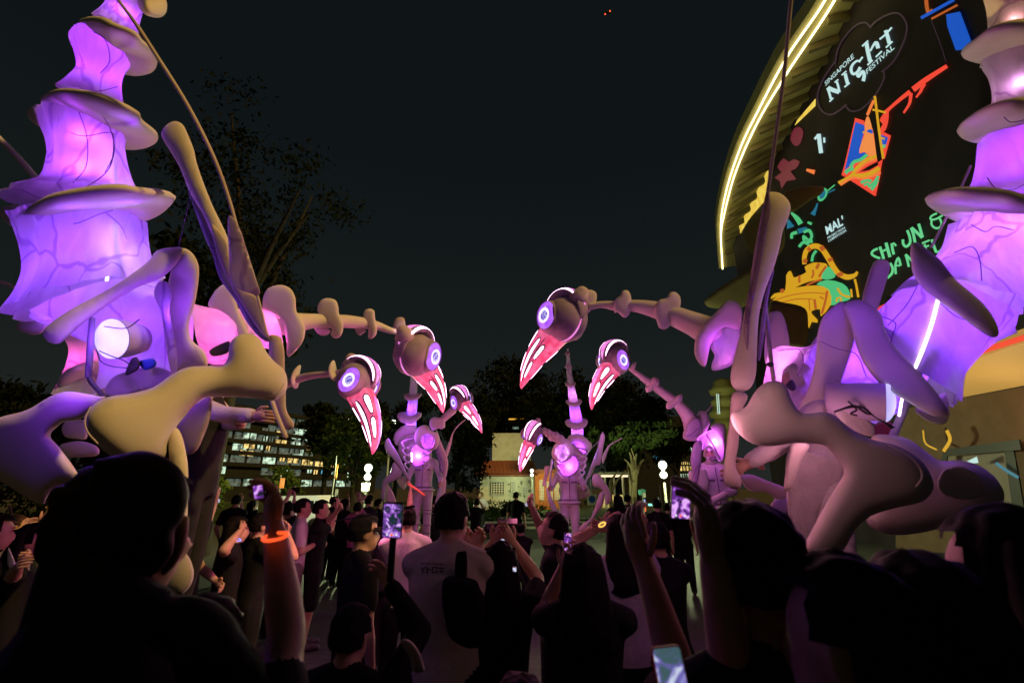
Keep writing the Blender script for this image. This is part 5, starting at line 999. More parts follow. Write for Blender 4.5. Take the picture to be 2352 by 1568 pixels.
loft('tail_fabric', [(2225, 492, 2440, 500, DR - .03, 1.8), (2198, 548, 2372, 560, DR - .05, 1.2), (2162, 590, 2340, 612, DR - .08, 1.2), (2120, 625, 2310, 690, DR - .12, 1.6), (2095, 655, 2300, 745, DR - .15, 2)], fab, PR, seed=14, pleat=.035)
loft('tail_fabric', [(2112, 640, 2290, 768, DR - .12, 2), (2080, 672, 2250, 790, DR - .12, 1.3), (2040, 710, 2212, 825, DR - .12, 1), (2000, 748, 2182, 866, DR - .1, 1.2), (1965, 790, 2165, 925, DR - .08, 2)], fab, PR, seed=15, pleat=.03)
loft('body_fabric', [(1955, 720, 2110, 850, DR - .02, 1.4), (1915, 750, 2080, 900, DR, 1), (1880, 790, 2040, 940, DR + .02, 1), (1850, 840, 1990, 965, DR + .05, 1.4)], fab, PR, seed=16, pleat=.03)
for (x, y, w, c) in [(2330, 40, .7, (1, .45, .4)), (2350, 190, .8, (.85, .35, .8)), (2350, 270, 1.4, MAG), (2350, 350, 3.4, MAG), (2345, 430, 3.4, MAG), (2300, 540, 4.2, (.5, .14, 1)), (2240, 630, 4.2, (.45, .12, 1)), (2190, 710, 4.2, VIO), (2120, 770, 4.4, VIO), (2060, 830, 4.0, VIO), (1970, 830, 3.2, VIO), (1900, 860, 2.4, VIO)]:
    lamp(W(x, y, DR - .12 if y > 460 else DR - .0), c, w * 1.05, PR, .03)
for (x, y, dd, w) in ((2260, 512, 2.55, .5), (2180, 500, 2.6, .4), (2200, 330, 2.75, .3), (2140, 690, 2.35, .4), (2090, 830, 2.3, .6), (1880, 700, 2.5, 1.1), (2000, 700, 2.45, .6), (1720, 960, 3.0, 1.0)):
    lamp(W(x, y, dd), VIO if y > 400 else MAG, w, PR, .05)  # unseen fills added outside the fabric to tint the plates violet
lamp(W(1905, 1000, 2.3), (1, .4, .55), 2.0, PR, .06)  # unseen pink fill added for the trousers and lower bones
tube('led_rod', Z(6, [(1216, 310, 2.62, 8), (1185, 430, 2.62, 8), (1140, 560, 2.62, 8), (1100, 655, 2.62, 8)]) and [(p[0], p[1], p[2], 3.2) for p in Z(6, [(1216, 310, 2.58), (1185, 430, 2.56), (1140, 560, 2.55), (1100, 655, 2.55)])], led_white, PR, 8, 3)
tube('support_pipe', [(p[0], p[1], p[2], 8) for p in Z(6, [(1180, 560, 2.62), (1110, 700, 2.6), (1045, 860, 2.55), (980, 1020, 2.5)])], pmat('pipe_violet', (.4, .33, .5), .4), PR, 12, 3)
tube('led_rod', [(p[0], p[1], p[2], 2.6) for p in Z(6, [(1035, 800, 2.5), (1018, 900, 2.48)])], led_white, PR, 8, 2)
for q in ([(930, 395), (1000, 430), (980, 500), (975, 560), (1040, 620)], [(1110, 240), (1060, 330), (1000, 400), (960, 440)], [(690, 720), (800, 760), (900, 745), (1000, 790)], [(1230, 330), (1320, 400), (1440, 430)], [(400, 570), (500, 560), (530, 620), (500, 700)], [(610, 520), (700, 560), (800, 590), (850, 700)], [(1300, 70), (1390, 40), (1430, 110), (1440, 230)], [(1190, 90), (1260, 160), (1330, 250)]):
    tube('seam_cord', [p + (DR - .36, 1.0) for p in Z(6, q)], seam, PR, 6, 6)
for q in ([(1650, 1020), (1700, 1080), (1790, 1090), (1862, 1060)], [(1560, 1290), (1640, 1330), (1700, 1300), (1800, 1320)], [(1720, 640), (1780, 700), (1862, 690)]):
    tube('seam_cord', [p + (DR - .33, 1.0) for p in Z(5, q)], seam, PR, 6, 6)
# body plates
inflate('pelvis_plate', Z(6, [(732, 335), (785, 310), (850, 322), (925, 383), (950, 470), (1005, 560), (1100, 660), (1190, 760), (1264, 868), (1256, 905), (1180, 897), (1065, 832), (935, 752), (840, 640), (797, 540), (768, 440), (745, 385)]), Z(6, [(780, 320, 2.7), (1250, 890, 2.4)]), foam, PR, cap=22)
inflate('pelvis_plate', Z(6, [(735, 322), (680, 345), (625, 405), (600, 490), (592, 600), (560, 745), (515, 840), (500, 885), (580, 905), (660, 870), (705, 770), (750, 650), (785, 530), (785, 430)]), Z(6, [(730, 330, 2.72), (510, 880, 2.75)]), foam, PR, cap=22)
inflate('pelvis_tip', Z(6, [(1100, 865), (1150, 850), (1235, 790), (1262, 800), (1276, 860), (1272, 912), (1238, 946), (1160, 925), (1110, 890)]), 2.75, foam, PR, cap=20)
inflate('drape', Z(6, [(640, 500), (740, 500), (800, 530), (850, 640), (900, 760), (760, 760), (680, 800), (620, 880), (600, 800), (640, 640)]), 2.95, fab, PR, cap=12)
axr = (RT * .43 - FW * .89).normalized(); cr = W(*Z(6, [(948, 835)])[0], 2.45)
tube3('lamp_can', [cr - axr * .16 - RT * .16, cr - axr * .155 - RT * .15, cr - axr * .08 - RT * .06, cr], [.01, .085, .1, .105], pmat('lamp_can_lilac', (.5, .42, .6), .5), PR, 28, caps=False)
V, Fc = disc(cr + axr * .003, axr, .103); link('lamp_face', mesh('lamp_face', V, Fc), emat('lamp_face_right', (.45, .4, 1), .95, (.5, .5, .6), (.65, .62, 1), 6, .3, .7), PR)
for q in ([(690, 880), (760, 860), (830, 860), (900, 910), (990, 960)], [(760, 830), (800, 870), (770, 890), (800, 900)], [(720, 870), (790, 850), (850, 890), (900, 900), (980, 965)]):
    tube('cable', [p + (2.42, 2.2) for p in Z(6, q)], cable, PR, 6, 5)
inflate('drape', Z(6, [(690, 890), (740, 870), (800, 880), (880, 940), (890, 1000), (840, 1000), (760, 960)]), 2.5, suit, PR, cap=7)
inflate('drape', Z(6, [(880, 960), (960, 930), (1000, 970), (970, 1010), (900, 1000)]), 2.6, pmat('red_cloth', (.35, .05, .1), .8), PR, cap=6)
# neck base and neck
inflate('neck_plate', Z(6, [(352, 395), (378, 370), (415, 375), (438, 425), (460, 540), (440, 580), (380, 600), (340, 640), (330, 560)]), 3.2, foam, PR, cap=14)
loft('neck_fabric', [(1772, 800, 1750, 900, 3.2, 1), (1800, 796, 1800, 905, 3.15, 1), (1845, 800, 1845, 915, 3.05, 1.2), (1880, 790, 1885, 925, 2.95, 1.6)], fab2, PR, seed=18, pleat=.025)
lamp(W(1640, 985, 2.2), (1, .36, .5), 3, PR, .1); lamp(W(1690, 890, 1.75), (1, .45, .55), 4.2, PR, .1); lamp(W(1810, 850, 3.1), (.9, .25, 1), 3.0, PR, .04); lamp(W(1750, 840, 3.3), PNK, 1.6, PR, .04)  # first two: unseen pink fills added in mid-air for the wing bone
inflate('neck_clip', Z(6, [(455, 725), (475, 720), (492, 760), (470, 775), (440, 750)]), 2.9, dark, PR, cap=4)
inflate('neck_plate', Z(4, [(1658, 610), (1672, 490), (1740, 385), (1830, 290), (1900, 215), (1958, 212), (2010, 250), (2022, 320), (2002, 430), (1905, 412), (1835, 455), (1780, 560), (1748, 700), (1722, 712), (1688, 680)]), 3.5, foam, PR, cap=16)
inflate('neck_veil', Z(4, [(1785, 560), (1850, 450), (1920, 410), (2010, 425), (1985, 560), (1950, 690), (1885, 730), (1800, 745), (1790, 700), (1812, 630)]), 3.55, fab, PR, cap=9)
lamp(W(1680, 800, 3.66), MAG, 2.2, PR, .04); lamp(W(1655, 790, 3.4), MAG, .8, PR, .03)
nk = Z(4, [(860, 255, 3.95, 28), (950, 240, 3.93, 26), (1060, 250, 3.9, 38), (1200, 250, 3.85, 46), (1340, 275, 3.8, 62), (1480, 320, 3.75, 75), (1640, 385, 3.65, 90), (1760, 440, 3.6, 110)])
tube('neck', [(p[0], p[1], p[2], p[3] * .3) for p in nk], foam, PR, 18, 5)
inflate('neck_vertebra', Z(4, [(1088, 172), (1108, 136), (1150, 134), (1173, 180), (1172, 240), (1166, 300), (1140, 336), (1110, 336), (1070, 300), (1046, 302), (1040, 240), (1058, 196)]), 3.86, foam, PR, cap=14)
inflate('neck_vertebra', Z(4, [(1440, 190), (1470, 150), (1510, 144), (1546, 175), (1554, 222), (1545, 262), (1512, 290), (1500, 345), (1470, 402), (1430, 431), (1390, 420), (1370, 370), (1348, 310), (1360, 250), (1390, 205)]), 3.74, foam, PR, cap=18)
inflate('neck_vertebra', Z(4, [(802, 200), (820, 140), (862, 127), (905, 150), (908, 205), (880, 260), (850, 300), (830, 312), (808, 270)]), 3.98, foam, PR, cap=15)
bird_head(PR, *Z(4, [(665, 355)])[0], 4.0, 53, Z(4, [(338, 905)])[0], (-.80, .22, .58), (-.6, .7), tdepth=1, glow=28)
# bones
inflate('wing_spar', Z(16, [(640, 185), (690, 163), (755, 178), (808, 228), (826, 285), (802, 380), (764, 470), (742, 590), (702, 730), (655, 850), (612, 980), (580, 1150), (568, 1400), (560, 1560), (520, 1660), (440, 1690), (375, 1640), (370, 1540), (400, 1400), (450, 1200), (500, 950), (545, 750), (590, 500), (612, 330)]), Z(16, [(720, 180, 2.7), (470, 1650, 2.5)]), foam, PR, cap=30, res=32)
inflate('wing_veil', Z(16, [(655, 150), (668, 300), (640, 480), (600, 700), (560, 900), (520, 1100), (500, 1350), (480, 1350), (470, 1150), (510, 900), (560, 640), (600, 380), (630, 200)]), 2.42, fabric('veil_mauve', (.5, .38, .42), .4), PR, cap=4)
tube('bow_rod', [(1822, -30, 2.45, 4.5), (1815, 20, 2.45, 4.5), (1800, 180, 2.45, 4.5), (1775, 360, 2.45, 4.2), (1762, 450, 2.45, 4), (1735, 580, 2.44, 3), (1720, 700, 2.44, 2)], foam2, PR, 8, 5)
inflate('wing_sleeve', Z(16, [(680, 760), (700, 770), (670, 900), (640, 1100), (620, 1300), (590, 1450), (575, 1400), (600, 1150), (640, 920)]), 2.66, fabric('dim_violet', (.4, .3, .6), .4), PR, cap=8)
tube('wing_strut', [(p[0], p[1], p[2], 5) for p in Z(6, [(335, 340, 2.75), (352, 520, 2.72), (376, 715, 2.7)])], metal, PR, 8, 2)
for p in Z(6, [(340, 275), (330, 345), (360, 640)]):
    ellipsoid('strut_joint', W(*p, 2.68), (RT * .022, UPV * .016, FW * .016), dark, PR, 10, 8)
inflate('wing_hand_bone', Z(6, [(168, 785), (245, 800), (205, 900), (198, 1050), (182, 1150), (210, 1225), (202, 1272), (150, 1268), (122, 1222), (130, 1100), (150, 950)]), 2.45, foam2, PR, cap=24)
inflate('wing_bone', Z(6, [(160, 895), (200, 872), (240, 850), (282, 780), (330, 736), (390, 722), (440, 750), (466, 810), (500, 868), (545, 890), (640, 882), (700, 910), (770, 970), (880, 1022), (980, 1045), (1080, 1090), (1150, 1150), (1190, 1230), (1186, 1290), (1130, 1342), (1000, 1372), (890, 1405), (850, 1430), (790, 1490), (730, 1590), (640, 1640), (530, 1600), (590, 1450), (680, 1290), (735, 1195), (700, 1120), (640, 1055), (560, 1042), (470, 1042), (380, 1056), (290, 1050), (220, 1012), (172, 955)]), Z(6, [(160, 900, 2.2), (1190, 1240, 2.06), (600, 1590, 2.12)]), foam, PR, cap=60, res=38)
tube('bone_seam', [(p[0], p[1], p[2], 2.2) for p in Z(6, [(960, 1050, 1.99), (1060, 1100, 1.96), (1120, 1160, 1.95), (1135, 1215, 1.95), (1105, 1260, 1.95)])], foam, PR, 8, 5)
inflate('thigh_bone', Z(6, [(890, 1000), (1000, 1003), (1080, 1028), (1160, 1088), (1230, 1130), (1330, 1128), (1430, 1158), (1510, 1218), (1552, 1290), (1545, 1350), (1480, 1400), (1380, 1440), (1250, 1470), (1120, 1500), (1000, 1510), (890, 1480), (850, 1420), (920, 1300), (900, 1150), (870, 1060)]), Z(6, [(900, 1050, 2.5), (1540, 1300, 2.38)]), foam, PR, cap=50, res=32)
inflate('bone_pad', Z(6, [(1215, 1230), (1250, 1175), (1330, 1160), (1410, 1190), (1450, 1250), (1440, 1310), (1350, 1330), (1260, 1310), (1220, 1280)]), 2.27, foam, PR, cap=5)
inflate('back_bone', Z(6, [(880, 135), (905, 107), (950, 107), (972, 140), (955, 210), (930, 290), (900, 365), (830, 335), (850, 220)]), 3.2, foam2, PR, cap=18)
tube('back_rod', [(p[0], p[1], 3.1, 2.6) for p in Z(5, [(1555, 955), (1480, 1120), (1330, 1420)])], foam2, PR, 6, 2)
inflate('hip_flap', Z(6, [(475, 1045), (560, 1050), (520, 1130), (490, 1220), (465, 1275), (430, 1280), (440, 1180), (455, 1100)]), 2.5, foam, PR, cap=14)
inflate('shin_bone', Z(6, [(200, 1215), (260, 1200), (340, 1230), (450, 1275), (450, 1310), (400, 1330), (340, 1290), (260, 1285)]), 3.0, foam, PR, cap=18)
inflate('shin_bone', Z(6, [(345, 1395), (380, 1330), (430, 1300), (452, 1330), (448, 1390), (400, 1425), (360, 1425)]), 3.2, foam2, PR, cap=18)
# ============ puppets further off
plastic = pmat('clear_wing_plastic', (.62, .6, .62), .12, (.5, .62, .62), 5, .3, 12, .8)
lilac = foam
def zt(k, pts, d, m, par, name, seg=12, sub=5): return tube(name, [(p[0], p[1], d + (p[3] if len(p) > 3 else 0), p[2] * ZN[k][0]) for p in [q[:2] + (q[2],) + q[3:] for q in Z(k, pts)]], m, par, seg, sub)
def zi(k, pts, d, m, par, name, cap=8, **kw): return inflate(name, Z(k, pts), d, m, par, cap=cap, res=16, n=3, **kw)
# ---- centre left (behind the first head)
d = 8.8
PA = thing('bird_skeleton_puppet', ground(960, d), 'lilac bird skeleton puppet worn by the stilt walker centre left, head turned right', 'puppet', 'lit bird skeleton puppets')
loft('tail_fabric', [(932, 985, 956, 985, d + .3), (934, 950, 957, 950, d + .3), (938, 920, 959, 920, d + .3), (942, 880, 958, 880, d + .3), (945, 830, 955, 830, d + .3)], fab, PA, 20, 3, seed=21)
for (x, y, ax, dp, th) in ((948, 910, 20, .16, 9), (941, 957, 27, .22, 14)):
    lobe_disc('tail_vertebra', x, y, d + .3, ax, 0, dp, th, foam, PA, .05, 2, 0, -.2)
zi(13, [(280, 690), (300, 610), (390, 520), (510, 492), (620, 515), (655, 590), (560, 640), (430, 700), (345, 805), (295, 770)], d + .25, foam, PA, 'tail_vertebra', 12)
zi(13, [(345, 880), (370, 760), (470, 670), (590, 630), (650, 690), (560, 760), (500, 900), (500, 1060), (440, 1060), (370, 960)], d + .15, foam2, PA, 'back_plate', 12)
zi(13, [(440, 870), (470, 760), (560, 680), (640, 690), (720, 760), (850, 900), (862, 980), (810, 1050), (700, 1120), (590, 1130), (500, 1050), (455, 960)], d + .1, foam2, PA, 'breast_plate', 14)
zi(13, [(550, 900), (580, 820), (650, 800), (760, 860), (830, 950), (800, 1030), (680, 1110), (590, 1110), (555, 1030)], d - .02, fab2, PA, 'breast_fabric', 10)
zi(13, [(590, 700), (630, 560), (720, 494), (800, 510), (850, 570), (960, 630), (972, 750), (935, 850), (840, 890), (740, 872), (640, 800)], d - .25, foam, PA, 'neck_plate', 14)
zi(13, [(695, 730), (720, 660), (790, 630), (870, 660), (905, 740), (880, 830), (810, 880), (740, 840)], d - .42, fab2, PA, 'neck_fabric', 8)
lamp(W(*Z(13, [(800, 750)])[0], d - .36), MAG, 9.0, PA, .04); lamp(W(*Z(13, [(660, 960)])[0], d - .05), MAG, 14, PA, .05); lamp(W(*Z(13, [(520, 480)])[0], d + .3), VIO, 4, PA, .04)
lamp(W(942, 985, d + .3), VIO, 4, PA, .04); lamp(W(945, 935, d + .3), VIO, 3, PA, .04); lamp(W(*Z(13, [(450, 640)])[0], d - .3), MAG, 5, PA, .06)
tube('led_tube', Z(13, [(552, 920, d - .22, 1.6), (556, 1050, d - .22, 1.6)]), led_white, PA, 8, 2)
zi(13, [(825, 480), (840, 410), (900, 370), (1000, 380), (1060, 440), (1060, 530), (1010, 560), (960, 545), (900, 575), (850, 550)], d - .35, foam, PA, 'neck_vertebra', 14)
tube('neck', [(1000, 975, d - .35, 9), (1020, 960, d - .3, 8), (1040, 942, d - .25, 9)], foam, PA, 12, 4)
zi(13, [(935, 560), (960, 620), (1000, 740), (1060, 880), (1090, 960), (1112, 1060), (1105, 1160), (1080, 1290), (1040, 1330), (1030, 1230), (1040, 1080), (1000, 940), (950, 800), (925, 680)], d - .1, foam, PA, 'wing_spar', 9)
zi(13, [(920, 850), (960, 790), (1010, 900), (1040, 1050), (1030, 1200), (985, 1200), (960, 1020)], d - .2, fabric('wing_fringe', (.6, .5, .7), .5), PA, 'wing_veil', 5)
tube('bow_rod', Z(13, [(1375, 415, d, 1.2), (1270, 500, d, 1.4), (1190, 610, d, 1.6), (1150, 740, d, 3.4), (1110, 870, d, 4.5), (1085, 970, d, 3)]), foam, PA, 8, 5)
zi(13, [(1000, 1300), (1070, 1310), (1085, 1400), (1060, 1568), (1020, 1700), (990, 1790), (960, 1760), (985, 1620), (1000, 1450)], d - .15, foam, PA, 'shin_bone', 8)
zi(13, [(940, 1568), (970, 1450), (1010, 1440), (1000, 1568), (960, 1720), (930, 1850), (905, 1900), (895, 1840), (910, 1700)], d - .3, plastic, PA, 'shin_plate', 6)
zi(13, [(140, 760), (200, 690), (250, 780), (330, 900), (400, 1040), (470, 1200), (545, 1330), (500, 1340), (430, 1250), (350, 1130), (250, 990), (160, 900)], d - .25, plastic, PA, 'wing_spar', 6)
zi(13, [(270, 1060), (330, 1090), (400, 1200), (380, 1290), (260, 1360), (190, 1400), (160, 1500), (150, 1568), (130, 1650), (80, 1600), (90, 1480), (120, 1330), (230, 1220)], d - .2, plastic, PA, 'thigh_bone', 10)
zi(13, [(185, 1400), (250, 1490), (300, 1600), (310, 1680), (200, 1700), (160, 1650), (160, 1500)], d - .1, foam, PA, 'shin_bone', 6)
zi(13, [(330, 1300), (460, 1280), (480, 1380), (440, 1480), (400, 1460), (340, 1380)], d + .1, foam, PA, 'thigh_bone', 8)
for i in range(4):
    for s in (-1, 1):
        y = 1012 + i * 17; tube('rib', [(958 + s * 8, y - 6, d - .05, 1.6), (958 + s * (34 - i * 2), y + 2, d - .2, 2.2), (958 + s * (30 - i * 3), y + 14, d - .42, 1.8), (958 + s * 14, y + 20, d - .5, 1.0)], foam, PA, 8, 4)
bird_head(PA, *Z(3, [(1432, 1100)])[0], 8.5, 25, Z(3, [(1606, 1328)])[0], (-.75, -.1, .65), (-.1, 1), tdepth=-1, glow=8)
# ---- centre right
PB = thing('bird_skeleton_puppet', ground(1326, d), 'lilac bird skeleton puppet worn by the stilt walker centre right, beak pointing down left', 'puppet', 'lit bird skeleton puppets')
loft('tail_fabric', [(1313, 998, 1340, 998, d + .3), (1310, 965, 1338, 965, d + .3), (1307, 930, 1330, 930, d + .3), (1304, 890, 1320, 890, d + .3), (1301, 850, 1313, 850, d + .3), (1301, 812, 1307, 812, d + .3), (1302, 800, 1306, 800, d + .3)], fab, PB, 20, 3, seed=22)
for (x, y, ax, dp, th) in ((1304, 812, 6, .05, 6), (1305, 842, 8, .07, 7), (1310, 882, 12, .1, 7), (1318, 924, 18, .15, 8), (1324, 972, 25, .2, 14)):
    lobe_disc('tail_vertebra', x, y, d + .3, ax, ax * .06, dp, th, foam, PB, .05, 2, 0, -.15)
zi(14, [(1270, 610), (1290, 560), (1370, 538), (1450, 545), (1500, 590), (1580, 660), (1580, 730), (1520, 800), (1480, 720), (1400, 650), (1310, 660)], d + .2, foam, PB, 'tail_vertebra', 12)
zi(14, [(1290, 690), (1340, 640), (1420, 640), (1480, 700), (1510, 780), (1470, 800), (1380, 720)], d + .1, fab2, PB, 'tail_fabric', 6)
zi(14, [(1090, 920), (1130, 800), (1240, 700), (1340, 680), (1450, 770), (1510, 880), (1490, 960), (1420, 1040), (1330, 1090), (1220, 1090), (1150, 1040), (1100, 980)], d + .05, foam2, PB, 'breast_plate', 14)
zi(14, [(1145, 960), (1170, 900), (1260, 880), (1340, 830), (1400, 900), (1400, 980), (1350, 1050), (1250, 1090), (1170, 1050)], d - .12, fab2, PB, 'breast_fabric', 8)
zi(14, [(1055, 800), (1090, 690), (1150, 640), (1260, 600), (1320, 680), (1350, 760), (1320, 850), (1230, 910), (1140, 905), (1080, 860)], d - .3, foam, PB, 'neck_plate', 14)
zi(14, [(1110, 720), (1150, 680), (1220, 690), (1275, 770), (1270, 840), (1220, 900), (1160, 880), (1120, 810)], d - .5, fab2, PB, 'neck_fabric', 7)
lamp(W(*Z(14, [(1190, 800)])[0], d - .44), (.55, .2, 1), 14.0, PB, .04); lamp(W(*Z(14, [(1280, 960)])[0], d - .1), MAG, 14, PB, .05); lamp(W(1326, 985, d + .3), MAG, 4, PB, .04)
lamp(W(1322, 950, d + .3), MAG, 3, PB, .04); lamp(W(*Z(14, [(1430, 720)])[0], d + .1), MAG, 4, PB, .05); lamp(W(1316, 905, d + .3), (.7, .2, .8), 1.2, PB, .04)
lamp(W(1392, 1000, d - .75), (.72, .25, .9), 8, PB, .1); lamp(W(900, 985, d - .75), (.72, .25, .9), 8, PA, .1)  # unseen lilac fills added in front of both stilt walkers
for q in ((960, 500, 40), (1010, 530, 48), (1060, 570, 56), (1110, 580, 58), (1170, 620, 60)):
    ellipsoid('neck_vertebra', W(*Z(14, [q[:2]])[0], d - .45), (RT * q[2] * .175 * d / FP, UPV * q[2] * .2 * d / FP, FW * q[2] * .2 * d / FP), foam, PB, 14, 10)
zi(14, [(1720, 515), (1750, 540), (1758, 600), (1735, 720), (1720, 830), (1690, 950), (1640, 960), (1560, 1110), (1540, 1080), (1610, 900), (1660, 720), (1690, 590)], d - .1, foam, PB, 'wing_spar', 8)
zi(14, [(1640, 780), (1680, 720), (1650, 900), (1570, 1050), (1500, 1210), (1470, 1230), (1520, 1100), (1580, 940)], d - .22, plastic, PB, 'wing_sleeve', 5)
tube('bow_rod', Z(14, [(1980, 598, d, 1.2), (1900, 640, d, 1.4), (1820, 690, d, 1.6), (1780, 760, d, 3), (1745, 850, d, 4.5), (1730, 915, d, 2)]), foam, PB, 8, 5)
zi(14, [(1600, 1080), (1680, 1070), (1740, 1150), (1810, 1260), (1840, 1380), (1820, 1450), (1760, 1460), (1755, 1350), (1700, 1260), (1600, 1220)], d - .2, foam, PB, 'thigh_bone', 12)
zi(9, [(1770, 260), (1760, 360), (1700, 450), (1640, 530), (1610, 600), (1565, 610), (1555, 570), (1590, 520), (1650, 480), (1700, 360), (1730, 270)], d - .4, foam, PB, 'shin_bone', 9)
zi(14, [(960, 980), (1010, 955), (1035, 990), (1010, 1080), (985, 1180), (990, 1220), (935, 1220), (945, 1150), (965, 1060)], d - .1, foam, PB, 'thigh_bone', 8)
zi(14, [(1050, 870), (1080, 880), (1060, 1040), (1050, 1230), (1030, 1290), (1020, 1200), (1035, 1020)], d - .3, plastic, PB, 'wing_spar', 4)
zi(14, [(985, 1240), (1030, 1290), (1060, 1380), (1110, 1480), (1140, 1560), (1080, 1568), (1030, 1470), (1000, 1380)], d - .35, plastic, PB, 'shin_bone', 6)
zi(14, [(1150, 1260), (1250, 1210), (1400, 1200), (1520, 1230), (1570, 1330), (1480, 1390), (1330, 1400), (1200, 1390)], d + .15, foam2, PB, 'hip_plate', 10)
tube('wing_cord', Z(14, [(1700, 610, d, .5), (1510, 800, d, .5)]), suit, PB, 5, 2)
for i in range(4):
    for s in (-1, 1):
        y = 1032 + i * 16; tube('rib', [(1312 + s * 8, y - 6, d - .05, 1.6), (1312 + s * (36 - i * 2), y + 2, d - .2, 2.2), (1312 + s * (32 - i * 3), y + 14, d - .42, 1.8), (1312 + s * 15, y + 20, d - .5, 1.0)], foam, PB, 8, 4)
bird_head(PB, *Z(14, [(815, 545)])[0], 8.0, 24, Z(14, [(622, 1112)])[0], (.86, -.1, .5), (-.5, .9), tdepth=-1, glow=8)
# ---- right, half hidden by the near puppet
d = 6.4
PC = thing('bird_skeleton_puppet', ground(1640, d), 'pink-lit bird skeleton puppet half hidden behind the near right one, long arching neck', 'puppet', 'lit bird skeleton puppets')
nk = Z(4, [(1170, 735, d - .1, 22), (1230, 775, d - .1, 30), (1330, 850, d - .05, 42), (1440, 930, d, 48), (1540, 1010, d, 55), (1620, 1110, d, 80), (1650, 1190, d, 95)])
tube('neck', [(p[0], p[1], p[2], p[3] * .22) for p in nk], foam, PC, 16, 5)
zi(4, [(1160, 740), (1185, 690), (1215, 678), (1210, 710), (1195, 750)], d - .12, foam, PC, 'neck_vertebra', 7)
zi(4, [(1325, 810), (1350, 792), (1385, 812), (1388, 850), (1350, 875), (1325, 905), (1290, 910), (1283, 870), (1310, 850)], d - .08, foam, PC, 'neck_vertebra', 14)
zi(4, [(1520, 940), (1560, 925), (1568, 960), (1550, 1000), (1510, 1020), (1470, 1042), (1440, 1030), (1450, 990), (1490, 970)], d - .03, foam, PC, 'neck_vertebra', 16)
zi(4, [(1570, 1260), (1580, 1200), (1620, 1130), (1680, 1080), (1700, 1050), (1760, 1070), (1775, 1150), (1745, 1220), (1690, 1275), (1620, 1285)], d + .05, foam, PC, 'neck_plate', 14)
zi(4, [(1590, 1230), (1610, 1150), (1660, 1110), (1710, 1140), (1700, 1210), (1650, 1270), (1600, 1260)], d - .15, fab2, PC, 'neck_fabric', 8)
zi(15, [(1300, 400), (1360, 350), (1430, 350), (1475, 400), (1480, 600), (1460, 760), (1420, 800), (1380, 740), (1440, 620), (1380, 480)], d + .1, foam, PC, 'breast_plate', 12)
zi(15, [(1140, 540), (1250, 450), (1330, 430), (1420, 520), (1450, 650), (1440, 760), (1380, 780), (1340, 650), (1280, 600), (1210, 660)], d - .05, fab2, PC, 'breast_fabric', 8)
lamp(W(*Z(15, [(1150, 440)])[0], d - .1), MAG, 3, PC, .04); lamp(W(*Z(15, [(1320, 560)])[0], d - .02), (.75, .12, 1), 10, PC, .05); lamp(W(*Z(15, [(1150, 720)])[0], d - .9), (.8, .24, .9), 10, PC, .1)  # last one is an unseen fill added in front of the puppet
zi(15, [(1120, 570), (1200, 560), (1195, 700), (1190, 820), (1140, 1080), (1120, 1120), (1090, 1060), (1090, 900), (1070, 780), (1090, 650)], d - .25, fabric('wing_fringe_pink', (.7, .5, .75), .5), PC, 'wing_veil', 8)
zi(15, [(1045, 940), (1060, 895), (1110, 890), (1230, 870), (1270, 950), (1285, 1060), (1240, 1110), (1130, 1120), (1060, 1040)], d - .1, foam, PC, 'thigh_bone', 12)
zi(15, [(1200, 1290), (1260, 1230), (1350, 1180), (1460, 1130), (1500, 1180), (1420, 1230), (1310, 1300), (1220, 1310)], d - .4, foam, PC, 'shin_bone', 8)
tube('wing_strut', Z(15, [(1250, 480, d - .2, 1.8), (1330, 600, d - .22, 1.8), (1410, 760, d - .25, 2)]), metal, PC, 8, 3)
tube('back_rod', Z(15, [(1320, 140, d, 1), (1250, 220, d, 1.2)]), foam2, PC, 6, 2)
bird_head(PC, *Z(4, [(1050, 670)])[0], 6.2, 35.5, Z(4, [(838, 1015)])[0], (.5, .04, .86), (-.6, .75), tdepth=-1)
# ------------------------------------------------------------ people
skin = pmat('skin', (.42, .25, .17), .55, (.5, .31, .22), 14, .1, 120, .3); skin_d = pmat('skin_tan', (.3, .17, .11), .55, (.36, .21, .14), 14, .1, 120, .3)
hairm = pmat('black_hair', (.006, .005, .005), .6, (.011, .009, .008), 60, .12, 220, .04); hair_b = pmat('brown_hair', (.05, .025, .012), .5, (.09, .05, .025), 40, .2, 200, .2)
black = pmat('black_cloth', (.009, .009, .01), .95, (.014, .014, .016), 8, .3, 40, .1); charcoal = pmat('charcoal_cloth', (.02, .02, .022), .95, (.03, .03, .033), 8, .3, 40, .1)
white = pmat('white_tee', (.55, .5, .52), .9, (.65, .6, .62), 7, .5, 30, .1); cream = pmat('cream_sweat', (.36, .33, .26), .95, (.44, .4, .32), 6, .5, 26, .1); grey = pmat('grey_shorts', (.14, .12, .11), .9, (.19, .17, .15), 8, .4, 40, .1)
lilacc = pmat('lilac_shirt', (.3, .26, .36), .9, (.38, .33, .44), 7, .5, 30, .1); shoe = pmat('shoe', (.06, .06, .065), .6, (.12, .13, .14), 10); eyem = pmat('eye_dark', (.01, .008, .008), .2); lipm = pmat('lips', (.28, .09, .08), .5)
SCALE = 1.0
def ik(s, w, l1, l2, pole):
    d = w - s; L = min(d.length, (l1 + l2) * .995); d = d.normalized(); w = s + d * L; a = (l1 * l1 - l2 * l2 + L * L) / (2 * L); h = math.sqrt(max(0, l1 * l1 - a * a))
    p = pole - d * pole.dot(d); p = p.normalized() if p.length > 1e-4 else Vector((0, 0, -1)); return s + d * a + p * h, w
def reach(p, Lc, want=.2):                           # slide a hand along its sight line until it is in front of the chest
    for i in range(80):
        for s in (1 + i * .01, 1 - i * .01):
            q = CAM + (p - CAM) * s
            if Lc(q).y >= want: return q
    return p
